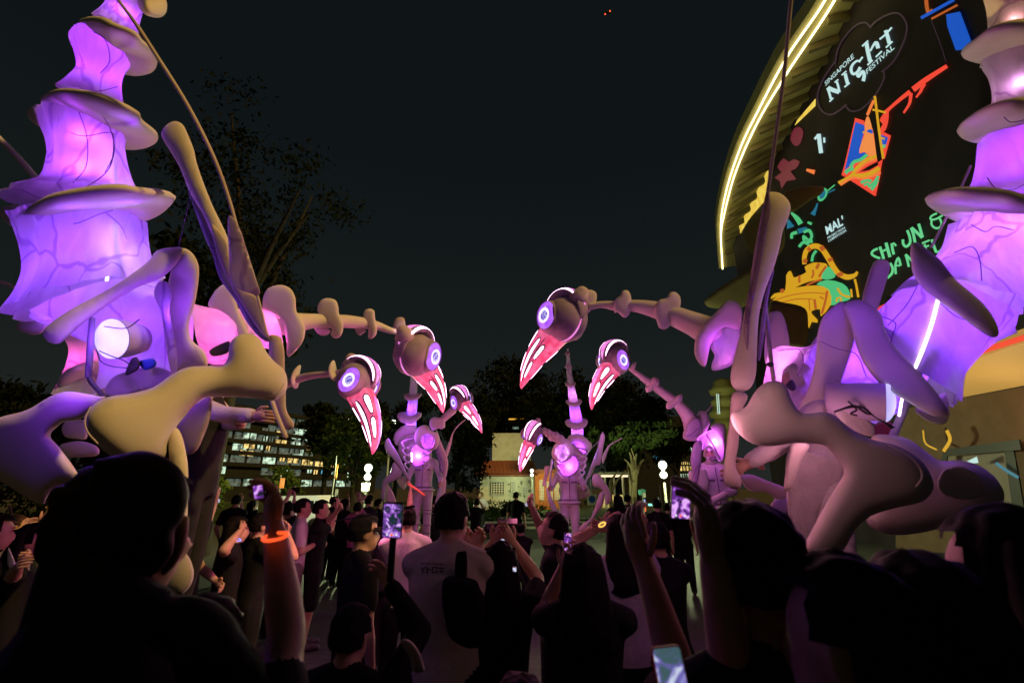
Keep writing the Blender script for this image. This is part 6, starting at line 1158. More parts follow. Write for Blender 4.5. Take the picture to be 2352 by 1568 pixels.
def person(label, x, d, face=0, H=1.7, arms=None, top=None, bottom=None, sleeve='short', legs='long', hair='short', skn=None, base=0.0, yaw=0, group='festival crowd', hairmat=None, voxel=.017, eyes=False, hood=None, poles=None, shoes=None, fat=1.0, loc=None, cat='person', pitch=0, collar=True, torso_dark=False):
    skn = skn or skin; top = top or black; bottom = bottom or black; k = H / 1.72; g = loc or ground(x, d); g = Vector((g.x, g.y, base)); R = Matrix.Rotation(-math.radians(face), 3, 'Z')
    def Wd(v): return g + R @ (Vector(v) * k)
    def Lc(p): return (R.transposed() @ (Vector(p) - g)) / k
    root = thing('person', g, label, cat, group)
    S = []                                                # a, b, ra, rb, material: 0 skin 1 top 2 bottom 3 shoes 4 hood
    V, Fc = [], []
    def seg(pts, r, mt, flat=1.0, n=10):
        pts = [Vector(p) for p in pts]; add_tube(V, Fc, [p * k for p in pts], [q * k for q in r], n, True, flat)
        for i in range(len(pts) - 1): S.append((pts[i] * k, pts[i + 1] * k, r[i] * k, r[i + 1] * k, mt))
    rows = [(.84, .165, .12), (.94, .172, .125), (1.05, .158, .112), (1.18, .168, .12), (1.32, .19, .122), (1.41, .165, .1), (1.46, .09, .075), (1.5, .06, .06)]
    b0 = len(V); sg = 18
    for z, rx, ry in rows:
        for i in range(sg): a = 2 * math.pi * i / sg; V.append(Vector((rx * fat * math.cos(a), ry * fat * math.sin(a), z)) * k)
    for j in range(len(rows) - 1):
        for i in range(sg): Fc.append([b0 + j * sg + i, b0 + j * sg + (i + 1) % sg, b0 + (j + 1) * sg + (i + 1) % sg, b0 + (j + 1) * sg + i])
    Fc.append([b0 + i for i in reversed(range(sg))]); Fc.append([b0 + (len(rows) - 1) * sg + i for i in range(sg)])
    for a, b_, r in (((0, 0, .86), (0, 0, 1.2), .15), ((0, 0, 1.2), (0, 0, 1.36), .15), ((-.1, 0, 1.36), (.1, 0, 1.36), .09), ((-.08, 0, .9), (.08, 0, .9), .1), ((-.08, 0, 1.1), (.08, 0, 1.1), .1), ((-.1, 0, 1.25), (.1, 0, 1.25), .1)): S.append((Vector(a) * k, Vector(b_) * k, r * k, r * k, 2 if torso_dark else 1))
    for s in (-1, 1): seg([(.03 * s, -.01, 1.47), (.17 * s, 0, 1.41)], [.055, .062], 1)
    for s in (-1, 1):
        hx = .088 * s; kn = (hx * 1.15, .02, .48); an = (hx * 1.25, -.02, .09)
        if legs == 'long': seg([(hx, 0, .9), kn, (hx * 1.25, -.02, .07)], [.105, .078, .062], 2)
        else: seg([(hx, 0, .9), (hx * 1.12, .015, .5)], [.11, .09], 2); seg([(hx * 1.12, .015, .52), kn, (hx * 1.2, -.01, .3), an], [.06, .055, .052, .036], 0)
        seg([(hx * 1.25, -.05, .045), (hx * 1.35, .06, .04), (hx * 1.45, .15, .032)], [.045, .045, .036], 3, .8)
    arms = arms or ((.27, .05, .8), (-.27, .05, .8)); hands = []
    for i, s in enumerate((1, -1)):
        sh = Vector((.19 * s, 0, 1.395)); w = arms[i]; w = Lc(reach(w, Lc)) if isinstance(w, Vector) else Vector(w)
        pole = Vector(poles[i]) if poles and poles[i] else Vector((.5 * s, -.4, -1)); el, w = ik(sh, w, .29, .26, pole); ud = (el - sh)
        if sleeve == 'long': seg([sh, sh.lerp(el, .5), el], [.068, .06, .055], 1); seg([el, el.lerp(w, .5), el.lerp(w, .93)], [.055, .05, .046], 1); seg([el.lerp(w, .9), w], [.032, .029], 0)
        else: seg([sh, sh.lerp(el, .62)], [.072, .068], 1); seg([sh.lerp(el, .5), el], [.048, .042], 0); seg([el, el.lerp(w, .35), w], [.043, .043, .029], 0)
        hd = (w - el).normalized(); hands.append((w, hd, s, el))
        seg([w, w + hd * .05, w + hd * .085], [.03, .038, .034], 0, .6)
    hc = Vector((0, .015, 1.605)); Rh = Matrix.Rotation(math.radians(-yaw), 3, 'Z') @ Matrix.Rotation(math.radians(pitch), 3, 'X'); hp_ = lambda v: hc + Rh @ Vector(v)
    seg([(0, -.01, 1.43), (0, .0, 1.53)], [.06, .056], 0)
    for c, rr in (((0, -.005, .02), (.078, .098, .1)), ((0, .03, -.05), (.06, .066, .07))):
        b0 = len(V); c_ = hp_(c)
        for j in range(11):
            t = math.pi * (j + .02) / 10.04
            for i in range(14): a = 2 * math.pi * i / 14; V.append((c_ + Rh @ Vector((rr[0] * math.sin(t) * math.cos(a), rr[1] * math.sin(t) * math.sin(a), rr[2] * math.cos(t)))) * k)
        for j in range(10):
            for i in range(14): Fc.append([b0 + j * 14 + i, b0 + j * 14 + (i + 1) % 14, b0 + (j + 1) * 14 + (i + 1) % 14, b0 + (j + 1) * 14 + i])
        S.append((c_ * k, c_ * k + Vector((0, 0, .001)), .09 * k, .09 * k, 5))
    seg([hp_((0, .085, .012)), hp_((0, .106, -.022)), hp_((0, .1, -.036))], [.009, .014, .012], 5)
    for s in (-1, 1): seg([hp_((.077 * s, -.005, .012)), hp_((.079 * s, -.01, -.028))], [.013, .01], 5)
    me = mesh('body', V, Fc); o = bpy.data.objects.new('tmp', me); COL.objects.link(o)
    m1 = o.modifiers.new('r', 'REMESH'); m1.mode = 'VOXEL'; m1.voxel_size = voxel * k; m2 = o.modifiers.new('s', 'SMOOTH'); m2.factor = .5; m2.iterations = 2
    dg = bpy.context.evaluated_depsgraph_get(); me2 = bpy.data.meshes.new_from_object(o.evaluated_get(dg)); bpy.data.objects.remove(o); bpy.data.meshes.remove(me)
    nP = len(me2.polygons); cen = np.zeros(nP * 3); me2.polygons.foreach_get('center', cen); cen = cen.reshape(-1, 3); best = np.full(nP, 1e9); mi = np.zeros(nP, int)
    for a, b_, ra, rb, mt in S:
        a = np.array(a); v = np.array(b_) - a; t = np.clip(((cen - a) @ v) / (v @ v + 1e-12), 0, 1); dd = np.linalg.norm(cen - a - t[:, None] * v, axis=1) - (ra + (rb - ra) * t); ok = dd < best; best[ok] = dd[ok]; mi[ok] = mt
    z = cen[:, 2] / k
    mi[(mi == 1) & (z < .88)] = 2 if True else 1
    if hood: mi[mi == 5] = 4; lo = (cen / k - np.array(hc)) @ np.array(Rh); fc = (lo[:, 1] > .045) & (np.abs(lo[:, 0]) < .055) & (lo[:, 2] < .045) & (lo[:, 2] > -.035) & (mi == 4); mi[fc] = 0; mi[(mi == 0) & (z < 1.55) & (z > 1.42)] = 4
    else: mi[mi == 5] = 0
    if collar and not hood: mi[(mi == 0) & (z < 1.505) & (z > 1.3) & (np.hypot(cen[:, 0], cen[:, 1]) < .13 * k)] = 1
    # fingers: separate thin chains rooted in the palm, appended to the same mesh
    V, Fc = [], []
    for w, hd, s, el in hands:
        up = Vector((0, 0, 1)); n_ = hd.cross(up); n_ = n_.normalized() if n_.length > .1 else Vector((s, 0, 0)); u_ = n_.cross(hd)
        for f in range(4):
            b_ = w + hd * .085 + u_ * (.027 - .018 * f); l = (.075, .085, .08, .062)[f]; cu = n_ * -s
            add_tube(V, Fc, [q * k for q in (b_ - hd * .015, b_ + hd * l * .42, b_ + hd * l * .72 + cu * l * .3, b_ + hd * l * .8 + cu * l * .62)], [.0095 * k, .009 * k, .008 * k, .007 * k], 6)
        t0 = w + hd * .03 + u_ * .028; add_tube(V, Fc, [q * k for q in (t0, t0 + u_ * .022 + hd * .025, t0 + u_ * .028 + hd * .055 - n_ * s * .012)], [.012 * k, .0105 * k, .008 * k], 6)
    bm = bmesh.new(); bm.from_mesh(me2); nv = [bm.verts.new(v) for v in V]
    nf0 = len(bm.faces)
    for f in Fc: bm.faces.new([nv[i] for i in f])
    for v in bm.verts: v.co = g + R @ v.co
    bm.to_mesh(me2); bm.free(); mi = np.concatenate([mi, np.zeros(len(me2.polygons) - nP, int)]) if len(me2.polygons) > nP else mi
    me2.materials.clear(); me2.name = 'body'
    ob = link('body', me2, [skn, top, bottom, shoes or shoe, hood or top], root); me2.polygons.foreach_set('material_index', mi.astype(np.int32)); me2.update()
    if hair and not hood:
        V, Fc = [], []; rnd = random.Random(int(x) + 7); nj, ni = 30, 52; ok = {}
        for j in range(nj + 1):
            t = math.pi * j / nj
            for i in range(ni):
                a = 2 * math.pi * i / ni; n3 = Vector((math.sin(t) * math.cos(a), math.sin(t) * math.sin(a), math.cos(t)))
                wv = noise.noise(n3 * 4 + Vector((x * .1, 0, 0))) * .1; th = 1.13 + wv + (.05 if n3.z > .4 else 0)
                p = Vector((n3.x * .08 * th, n3.y * .1 * th - .006, n3.z * .102 * th + .022)); V.append(Wd(hp_(p)))
                lim = (.52 + wv) if n3.y > .25 else (.0 if n3.y > -.15 else -.55)
                ok[(j, i)] = n3.z > lim - (.25 if hair == 'long' and n3.y < .35 else 0) - (.18 if hair == 'fringe' else 0)
        for j in range(nj):
            for i in range(ni):
                i2 = (i + 1) % ni
                if ok[(j, i)] and ok[(j, i2)] and ok[(j + 1, i)] and ok[(j + 1, i2)]: Fc.append([j * ni + i, j * ni + i2, (j + 1) * ni + i2, (j + 1) * ni + i])
        if hair == 'long':
            b0 = len(V); zs = [.09, .03, -.06, -.15, -.25, -.33]
            for q, zz in enumerate(zs):
                wd = .094 + .012 * q * (1 if q < 4 else .6)
                for i in range(16): a = 2 * math.pi * i / 16; V.append(Wd(hp_(Vector((wd * math.cos(a), -.055 + (.055 + .004 * q) * math.sin(a) - .004 * q, zz + .015 * math.sin(3 * a + x))))))
            for q in range(len(zs) - 1):
                for i in range(16): Fc.append([b0 + q * 16 + i, b0 + q * 16 + (i + 1) % 16, b0 + (q + 1) * 16 + (i + 1) % 16, b0 + (q + 1) * 16 + i])
            Fc.append([b0 + (len(zs) - 1) * 16 + i for i in range(16)]); Fc.append([b0 + i for i in reversed(range(16))])
        if hair == 'cap':
            b0 = len(V); 
            for q in range(2):
                for i in range(9): a = math.radians(20 + 140 * i / 8); rr = 1.05 if q == 0 else 1.75; V.append(Wd(hp_(Vector((.085 * rr ** .3 * math.cos(a), .09 * rr * math.sin(a), .05 - .02 * q)))))
            for i in range(8): Fc.append([b0 + i, b0 + i + 1, b0 + 9 + i + 1, b0 + 9 + i])
        link('hair' if hair != 'cap' else 'cap', mesh('hair', V, Fc), hairmat or hairm, root)
    if eyes:
        for s in (-1, 1):
            ellipsoid('eye', Wd(hp_(Vector((.03 * s, .086, .022)))), [R @ Rh @ Vector(q) * k for q in ((.013, 0, 0), (0, .007, 0), (0, 0, .006))], eyem, root, 8, 6)
            ellipsoid('eyebrow', Wd(hp_(Vector((.031 * s, .088, .042)))), [R @ Rh @ Vector(q) * k for q in ((.018, 0, 0), (0, .007, 0), (0, 0, .004))], hairm, root, 8, 6)
        ellipsoid('mouth', Wd(hp_(Vector((0, .091, -.066)))), [R @ Rh @ Vector(q) * k for q in ((.022, 0, 0), (0, .006, 0), (0, 0, .006))], lipm, root, 8, 6)
    global LAST; LAST = sum((Wd(h[0] + h[1] * .1) - CAM).dot(FW) for h in (hands if isinstance(arms[1], Vector) else hands[:1])) / (2 if isinstance(arms[1], Vector) else 1)
    root['hands'] = [list(Wd(h[0] + h[1] * .1)) for h in hands]
    return root
def screen_mat(name, a, b_, c, sc_=30, st=1.0, seed=0):
    m, t, b = nmat(name); N = t.nodes.new; L = t.links.new; tc_ = N('ShaderNodeTexCoord'); mp = N('ShaderNodeMapping'); mp.inputs['Location'].default_value = (seed, seed * .7, 0); L(tc_.outputs['Object'], mp.inputs[0])
    n = N('ShaderNodeTexNoise'); n.inputs['Scale'].default_value = sc_; n.inputs['Detail'].default_value = 3; n.inputs['Distortion'].default_value = 1.5; L(mp.outputs[0], n.inputs['Vector']); r = N('ShaderNodeValToRGB'); r.color_ramp.elements[0].position = .44; r.color_ramp.elements[0].color = (*a, 1)
    r.color_ramp.elements[1].position = .66; r.color_ramp.elements[1].color = (*c, 1); e_ = r.color_ramp.elements.new(.55); e_.color = (*b_, 1); L(n.outputs[0], r.inputs[0]); L(r.outputs[0], b.inputs['Emission Color']); b.inputs['Emission Strength'].default_value = st; b.inputs['Base Color'].default_value = (.01, .01, .01, 1); b.inputs['Roughness'].default_value = .2
    return m
scr_p = screen_mat('screen_purple', (.006, .014, .02), (.25, .04, .5), (.85, .45, 1), 38, 1.0); scr_t = screen_mat('screen_teal', (.01, .03, .035), (.3, .08, .6), (.9, .7, 1), 30, 1.0, 3); scr_b = screen_mat('screen_blurred', (.06, .12, .14), (.2, .15, .6), (.75, .85, 1), 24, .8, 5); scr_w = screen_mat('screen_white', (.25, .2, .4), (.6, .6, .8), (.9, .95, 1), 60, 1.0, 2)
casem = pmat('phone_case', (.015, .015, .016), .4)
btn_w, btn_r = emat('button_white', (.9, .9, 1), 1.0), emat('button_red', (1, .12, .04), 1.2)
def phone(label, x, y, d, w, h, roll=0, scr=None, case=None, turn=0, tilt=0, buttons=True, rec=False, screen=True, cat='phone'):
    """w, h in picture units; the screen faces the camera"""
    c = W(x, y, d); s = d / FP; a = math.radians(roll); X = RT * math.cos(a) + UPV * math.sin(a); Y = UPV * math.cos(a) - RT * math.sin(a); Nn = -FW
    tr = math.radians(turn); X = (X * math.cos(tr) + Nn * math.sin(tr)).normalized(); Nn = X.cross(Y); tl = math.radians(tilt); Y = (Y * math.cos(tl) + Nn * math.sin(tl)).normalized(); Nn = X.cross(Y)
    t = thing('phone', c, label, cat, 'phones held up'); V, Fc = [], []; hw, hh = w * s / 2, h * s / 2; th = .0045; n = 20; r = min(hw, hh) * .28
    def rr(hx, hy, q, rad):
        o = []
        for k in range(n):
            a_ = 2 * math.pi * (k + .5) / n; cx_, cy_ = math.copysign(hx - rad, math.cos(a_)), math.copysign(hy - rad, math.sin(a_)); o.append(c + X * (cx_ + rad * math.cos(a_)) + Y * (cy_ + rad * math.sin(a_)) + Nn * q)
        return o
    V = rr(hw * .97, hh * .985, th, r) + rr(hw, hh, th * .5, r) + rr(hw, hh, -th * .5, r) + rr(hw * .97, hh * .985, -th, r)
    for j in range(3):
        for k in range(n): Fc.append([j * n + k, j * n + (k + 1) % n, (j + 1) * n + (k + 1) % n, (j + 1) * n + k])
    Fc += [list(range(n)), [3 * n + k for k in reversed(range(n))]]; link('case', mesh('case', V, Fc), case or casem, t, False)
    if screen:
        V = rr(hw * .90, hh * .94, th + .0008, r * .8); V = [v - c + c + (Y * hh * .0) for v in V]
        link('screen', mesh('screen', V, [list(range(n))]), scr or scr_p, t, False)
        if buttons:
            for q, m_, r_ in ((-.45, btn_w, .10), (0, btn_r, .13), (.45, btn_w, .10)):
                V, Fc = disc(c + X * hw * q - Y * hh * .78 + Nn * (th + .0016), Nn, hw * r_, 14); link('screen_button', mesh('screen_button', V, Fc), m_, t, False)
        if rec:
            V = [c + X * hw * a_ + Y * hh * b_ + Nn * (th + .0016) for a_, b_ in ((-.2, .78), (.2, .78), (.2, .86), (-.2, .86))]; link('record_mark', mesh('record_mark', V, [[0, 1, 2, 3]]), btn_r, t, False)
    return t
# ---- stilt walkers in pale suits
SU = dict(top=suit, bottom=suit, sleeve='long', hood=suit, group='stilt walkers in pale suits', shoes=suit, cat='person')
def stilts(root, x, d, base, face=180, m=None):
    g = ground(x, d); a = math.radians(face); ax = Vector((math.cos(a), -math.sin(a), 0))
    for s in (-1, 1): tube3('stilt', [g + ax * .14 * s, g + ax * .12 * s + Vector((0, 0, base + .05))], [.045, .06], m or suit, root, 10); boxo('stilt_foot', g + ax * .14 * s - Vector((.06, .1, 0)), g + ax * .14 * s + Vector((.06, .1, .03)), dark, root)
seamd = pmat('suit_seam', (.2, .16, .18), .9)
def suit_details(root, x, d, base, k):
    g = ground(x, d)
    def ring(nm, cx, z, rx, ry, r, m): tube3(nm, [Vector((g.x + cx + rx * math.cos(t_ / 20 * 6.2832), g.y + ry * math.sin(t_ / 20 * 6.2832), base + z * k)) for t_ in range(21)], r, m, root, 6)
    ring('jacket_hem', 0, .9, .2 * k, .15 * k, .022, suit); ring('belt', 0, .95, .185 * k, .135 * k, .010, seamd); ring('collar', 0, 1.49, .075 * k, .075 * k, .02, suit)
    for s in (-1, 1):
        for z, r in ((.55, .09), (.49, .09), (.3, .082), (.16, .078)): ring('knee_band', s * .105 * k, z, r * k, r * k, .008, seamd)
        boxo('pocket_flap', (g.x + s * .09 * k - .055, g.y - .155 * k, base + 1.24 * k), (g.x + s * .09 * k + .055, g.y - .13 * k, base + 1.27 * k), seamd, root)
    tube3('zip', [Vector((g.x, g.y - .15 * k, base + .93 * k)), Vector((g.x, g.y - .145 * k, base + 1.2 * k)), Vector((g.x, g.y - .12 * k, base + 1.42 * k))], .007, seamd, root, 6)
    boxo('face_mask', (g.x - .05, g.y - .125 * k, base + 1.53 * k), (g.x + .05, g.y - .1 * k, base + 1.575 * k), seamd, root)
q = person('stilt walker in pale suit facing us under the centre left puppet', 972, 8.8, 178, 1.78, (W(937, 1107, 8.55), W(1012, 1107, 8.55)), base=.95, eyes=True, **SU); stilts(q, 972, 8.8, .95); suit_details(q, 972, 8.8, .95, 1.035)
q = person('stilt walker in pale suit facing us under the centre right puppet', 1306, 8.8, 182, 1.78, (W(1262, 1122, 8.5), W(1346, 1120, 8.5)), base=.72, eyes=True, **SU); stilts(q, 1306, 8.8, .72); suit_details(q, 1306, 8.8, .72, 1.035)
q = person('stilt walker in pale suit half hidden behind the near right puppet', 1640, 6.5, 205, 1.78, (W(1598, 1132, 6.2), W(1660, 1140, 6.3)), base=.72, eyes=True, **SU); stilts(q, 1640, 6.5, .72); suit_details(q, 1640, 6.5, .72, 1.035)
q = person('stilt walker inside the near left puppet, sleeved arm reaching right', 445, 3.05, 80, 1.78, (W(622, 962, 2.72), W(560, 975, 2.9)), base=1.0, poles=((0, 0, -1), None), torso_dark=True, **{**SU, 'bottom': charcoal}); stilts(q, 445, 3.05, 1.0, 80, charcoal)
q = person('stilt walker in creased pale trousers inside the near right puppet', 1890, 2.75, -70, 1.78, (W(1725, 1085, 2.6), W(1700, 1078, 2.55)), base=.92, fat=1.1, **SU); stilts(q, 1890, 2.75, .92, -70)
inflate('jacket_hem', Z(6, [(450, 1090), (560, 1080), (700, 1120), (730, 1200), (680, 1300), (600, 1420), (560, 1580), (445, 1580), (450, 1400), (440, 1250)]), 2.62, suit, q, cap=14)
# ---- crowd, middle distance
UPR = (-.2, -.3, -1)
def holds(p, i): return Vector(p['hands'][i])
# white tee man and his neighbour (profile to the right)
person('man in white T-shirt and grey trousers standing in profile, looking right', 700, 6.2, 62, 1.76, ((.12, .22, 1.2), (-.1, .25, 1.15)), top=white, bottom=grey, hair='short', eyes=True, voxel=.014)
person('man in black T-shirt and shorts raising both hands to photograph, right of the white T-shirt', 742, 6.3, 68, 1.74, (W(772, 1170, 6.0), W(776, 1172, 6.05)), top=black, bottom=black, legs='short', hair='short', eyes=True, voxel=.014)
phone('dark phone held level by the man in black T-shirt and shorts', 785, 1166, LAST, 16, 8, 0, None, None, 40, 0, False, False, False)
person('person in black lifting a camera over the forehead, left of the white T-shirt man', 668, 6.6, 30, 1.7, (W(676, 1136, 6.3), W(662, 1140, 6.3)), top=charcoal, hair='short', eyes=True)
phone('black compact camera held above a forehead', 680, 1125, LAST, 22, 13, 8, None, casem, 20, 0, False, False, False, 'camera')
person('dark-clad man filming, under the lit green tree at left', 468, 5.2, 35, 1.72, (W(498, 1140, 4.9), W(480, 1165, 4.9)), top=black, hair='short', eyes=True)
phone('small pale phone held by the dark-clad man under the green tree', 500, 1149, LAST, 12, 9, 0, scr_w, None, 0, 0, False)
person('long-haired woman in black with blue glowing wristband', 556, 4.4, 60, 1.64, (W(548, 1222, 4.1), W(588, 1190, 4.2)), top=black, hair='long', eyes=True)
person('black-clad person holding a phone low beside the long-haired woman', 610, 4.6, 40, 1.66, (W(660, 1225, 4.3), W(650, 1235, 4.3)), top=black, hair='short', eyes=True)
person('bespectacled man in black close behind the big dark head', 440, 4.2, 75, 1.72, (W(472, 1215, 4.0), W(505, 1345, 3.9)), top=black, hair='short', eyes=True)
person('man in white T-shirt with dark shoulder strap behind the stick phone', 940, 4.6, -20, 1.72, (W(930, 1365, 4.4), W(960, 1365, 4.4)), top=white, bottom=black, hair='short', eyes=True, voxel=.014)
person('person reaching up with a red glow stick before the centre left stilt walker', 905, 5.4, 20, 1.68, (W(944, 1122, 5.2), (-.25, .1, .9)), top=charcoal, hair='short')
tube('glow_stick', [(940, 1112, 5.15, 2.2), (956, 1122, 5.15, 2.2), (974, 1136, 5.15, 2.0)], emat('glow_red', (1, .06, .03), .8), thing('glow_stick', W(956, 1122, 5.15), 'red glow stick held up before the centre left stilt walker', 'glow stick'), 8, 3)
person('woman in pink top photographing with a pale phone, small behind the crowd', 826, 9.2, 5, 1.62, (W(824, 1142, 9.0), W(832, 1150, 9.0)), top=pmat('pink_top', (.4, .12, .2), .9), hair='short')
phone('pale pink phone raised above the far crowd', 825, 1138, LAST, 8, 15, 5, scr_w, pmat('pink_case', (.6, .35, .4), .5), 0, 0, False, False, False)
rr_ = random.Random(5)
ROW = [(770, 10.5, 'short'), (795, 9.8, 'long'), (850, 10, 'short'), (872, 11, 'short'), (905, 10.5, 'long'), (1000, 10.2, 'short'), (1018, 11.5, 'short'), (1095, 12.5, 'short'), (548, 9.5, 'short'), (585, 10.5, 'long'), (1440, 11.5, 'short'), (1418, 10.5, 'long'), (1505, 9.0, 'short'), (1530, 10, 'short'), (1556, 9.2, 'long'), (622, 9.8, 'short')]
DESC = ['dark onlooker, leftmost of the far row behind the black T-shirt man', 'long-haired onlooker in the far row behind the raised arms', 'dark onlooker under the square notice sign', 'dark onlooker just right of the notice sign post', 'long-haired onlooker left of the centre left stilt walker', 'onlooker in black right of the centre left stilt walker legs', 'onlooker with dim face behind the cream sweatshirt man', 'dark onlooker by the low bench wall left of centre', 'tiny onlooker lit pale between the left trees', 'long-haired onlooker far back between the left trees', 'onlooker near the round clipped bush', 'long-haired onlooker right of the centre right stilt walker', 'onlooker in black left of the big raised phone', 'onlooker peering over the left hand that holds the big phone', 'long-haired onlooker beside the pink-lit stilt walker', 'small onlooker beside the white van']
for (x, d_, hs), lb in zip(ROW, DESC):
    person(lb, x, d_, rr_.uniform(-30, 60), rr_.uniform(1.58, 1.76), None if rr_.random() < .5 else (W(x + 6, 1150, d_ - .3), (-.25, .1, .9)), top=rr_.choice([black, charcoal, black]), hair=hs, voxel=.024, hairmat=hairm)
person('far person in white shirt with dark backpack straps, standing by the bench wall', 1105, 18.2, 200, 1.74, ((.2, .2, 1.1), (-.2, .2, 1.1)), top=white, bottom=charcoal, voxel=.024)
person('man in black seen from behind before the white house', 1185, 14, 20, 1.78, None, top=black, hair='short', voxel=.02)
person('crouching cameraman in black behind a tripod camera', 1195, 7.6, 10, 1.35, (W(1170, 1215, 7.3), W(1185, 1230, 7.3)), top=black, hair='short', fat=1.15)
person('man in black with head thrown back, arm raised with a phone, profile to left', 1270, 3.6, -75, 1.72, (W(1224, 1170, 3.4), (-.2, .25, 1.0)), top=black, hair='short', eyes=True, pitch=18, voxel=.014)
phone('phone with small bright screen held up by the man with his head thrown back', 1212, 1157, LAST, 13, 8, 15, scr_w, None, 0, 0, False)
t = thing('video_camera', W(1165, 1215, 7.2), 'black video camera on a tripod with small green light', 'camera'); c = W(1165, 1212, 7.2)
V, Fc = [], []; obox(V, Fc, c, RT * .16, FW * .1, UPV * .11); link('camera_body', mesh('camera_body', V, Fc), casem, t, False); tube3('lens', [c - RT * .16, c - RT * .3], [.07, .08], casem, t, 14); V, Fc = disc(W(1157, 1205, 7.05), -FW, .012, 10); link('status_light', mesh('status_light', V, Fc), emat('led_green', (.1, 1, .5), 1.5), t)
for k in range(3): tube3('tripod_leg', [c - UPV * .1, Vector((c.x + math.cos(k * 2.1) * .45, c.y + math.sin(k * 2.1) * .45, 0))], [.02, .016], casem, t, 6)
person('man in black cap turned right, below the stick phone', 842, 3.3, 55, 1.72, None, top=black, hair='cap', hairmat=black, eyes=True, voxel=.014)
# ---- left edge group
person('man at far left edge holding a phone up before his face', 15, 3.3, 40, 1.72, (W(38, 1205, 3.1), W(50, 1212, 3.1)), top=black, hair='short', eyes=True)
phone('dark phone held upright at the far left edge', 24, 1178, LAST, 14, 36, 10, None, None, 30, 0, False, False, False)
person('curly brown-haired person at far left, face lit from behind', 52, 3.9, 60, 1.68, (W(90, 1205, 3.7), (-.25, .1, .9)), top=charcoal, hair='fringe', hairmat=hair_b, eyes=True)
person('person in black at left with a white scarf, arms raised', 100, 3.5, 50, 1.64, (W(88, 1182, 3.3), W(110, 1195, 3.3)), top=black, hair='long', eyes=True)
inflate('white_scarf', Z(7, [(50, 740), (70, 770), (95, 840), (90, 900), (70, 880), (45, 840)]), 2.9, white, thing('scarf', W(25, 1280, 2.9), 'white cloth hanging from the arm of the man at the far left edge', 'cloth'), cap=5)
# ---- near rows, seen from behind
q = person('man in cream sweatshirt with dark backpack, back turned, photographing', 1040, 2.6, 12, 1.87, (W(1100, 1262, 2.7), W(1076, 1266, 2.7)), top=cream, bottom=black, sleeve='long', hair='short', voxel=.013, yaw=10, poles=((1, -.1, -1), (-1, 0, -1)), fat=1.12)
phone('small bright camera screen beside the cheek of the cream sweatshirt man', 1060, 1248, LAST, 17, 12, 5, scr_w, None, 0, 0, False, False, True, 'camera')
bp = thing('backpack', W(1090, 1400, 2.3), 'black backpack hanging on the cream sweatshirt man', 'backpack'); inflate('bag', Z(9, [(420, 1000), (540, 960), (690, 990), (730, 1060), (770, 1160), (760, 1400), (700, 1568), (480, 1568), (420, 1300)]), 2.3, black, bp, cap=36); inflate('strap', Z(9, [(535, 770), (575, 755), (620, 770), (615, 990), (540, 990), (520, 900)]), 2.33, black, bp, cap=8)
from mathutils.bvhtree import BVHTree
bo = [o for o in q.children if o.name.startswith('body')][0].data; BT = BVHTree.FromPolygons([v.co[:] for v in bo.vertices], [list(p.vertices) for p in bo.polygons])
# printed characters across the back
pr = thing('shirt_print', W(990, 1300, 2.4), 'dark printed characters across the back of the cream sweatshirt', 'print'); prm = pmat('print_dark', (.02, .02, .022), .8)
def ink(lines, d_=2.405):
    V, Fc = [], []
    for (a, b_, w) in lines:
        p, q_ = [Vector(v) for v in Z(9, [a, b_])]; t_ = (q_ - p).normalized(); n_ = Vector((-t_.y, t_.x)) * w * .275 / 2; b0 = len(V)
        for v in (p - n_, q_ - n_, q_ + n_, p + n_):
            w_ = W(v.x, v.y, 1.0); hit = BT.ray_cast(CAM, (w_ - CAM).normalized())[0]; V.append((hit if hit else W(v.x, v.y, d_)) - FW * .004)
        Fc.append([b0, b0 + 1, b0 + 2, b0 + 3])
    return V, Fc
GL = [[((240, 885), (250, 905), 9), ((270, 880), (245, 930), 9)], [((290, 875), (290, 935), 10), ((292, 895), (320, 905), 9)], [((330, 885), (375, 885), 8), ((330, 925), (375, 925), 8), ((333, 885), (333, 925), 8), ((372, 885), (372, 925), 8)], [((385, 890), (430, 890), 8), ((408, 880), (408, 935), 8), ((388, 915), (430, 920), 8)]]
for g_ in GL: V, Fc = ink(g_); link('character', mesh('character', V, Fc), prm, pr, False)
for i in range(11): V, Fc = ink([((240 + i * 18, 850 + i * .7), (252 + i * 18, 850 + i * .7), 7 if i % 3 else 11)]); link('small_character', mesh('small_character', V, Fc), prm, pr, False)
person('black-haired woman in black holding a camera level, back turned, centre', 1150, 2.6, 5, 1.62, (W(1180, 1248, 2.4), W(1130, 1248, 2.4)), top=black, hair='long', voxel=.014)
phone('camera with small lit screen above the centre woman in black', 1156, 1240, LAST, 19, 10, 0, scr_w, None, 0, 0, False, False, True, 'camera')
phone('tiny lit device low in the centre of the dark crowd', 1182, 1306, 2.0, 9, 10, 0, scr_w, None, 0, 0, False)
person('long-haired woman in black holding up a lit phone, right of centre', 1330, 2.3, 0, 1.64, (W(1318, 1308, 2.1), W(1290, 1308, 2.1)), top=black, hair='long', voxel=.013)
phone('lit phone recording the puppets, held by the long-haired woman right of centre', 1304, 1243, LAST, 18, 42, 0, scr_p, None, 0, 0, True, True)
person('long-haired person in lilac shirt shading the eyes, yellow wristband', 1418, 3.2, -5, 1.72, (W(1396, 1215, 3.0), W(1384, 1205, 3.0)), top=lilacc, hair='long', voxel=.014, poles=((1, -.2, -.6), (-1, -.1, -.6)))
person('person in black, arm lifting a small lit phone beside the pale-trunked tree', 1500, 3.4, -10, 1.66, (W(1474, 1226, 3.2), W(1462, 1222, 3.2)), top=black, hair='short')
phone('small upright lit phone before the round clipped bush', 1457, 1187, LAST, 15, 34, 3, scr_t, None, 0, 0, True)
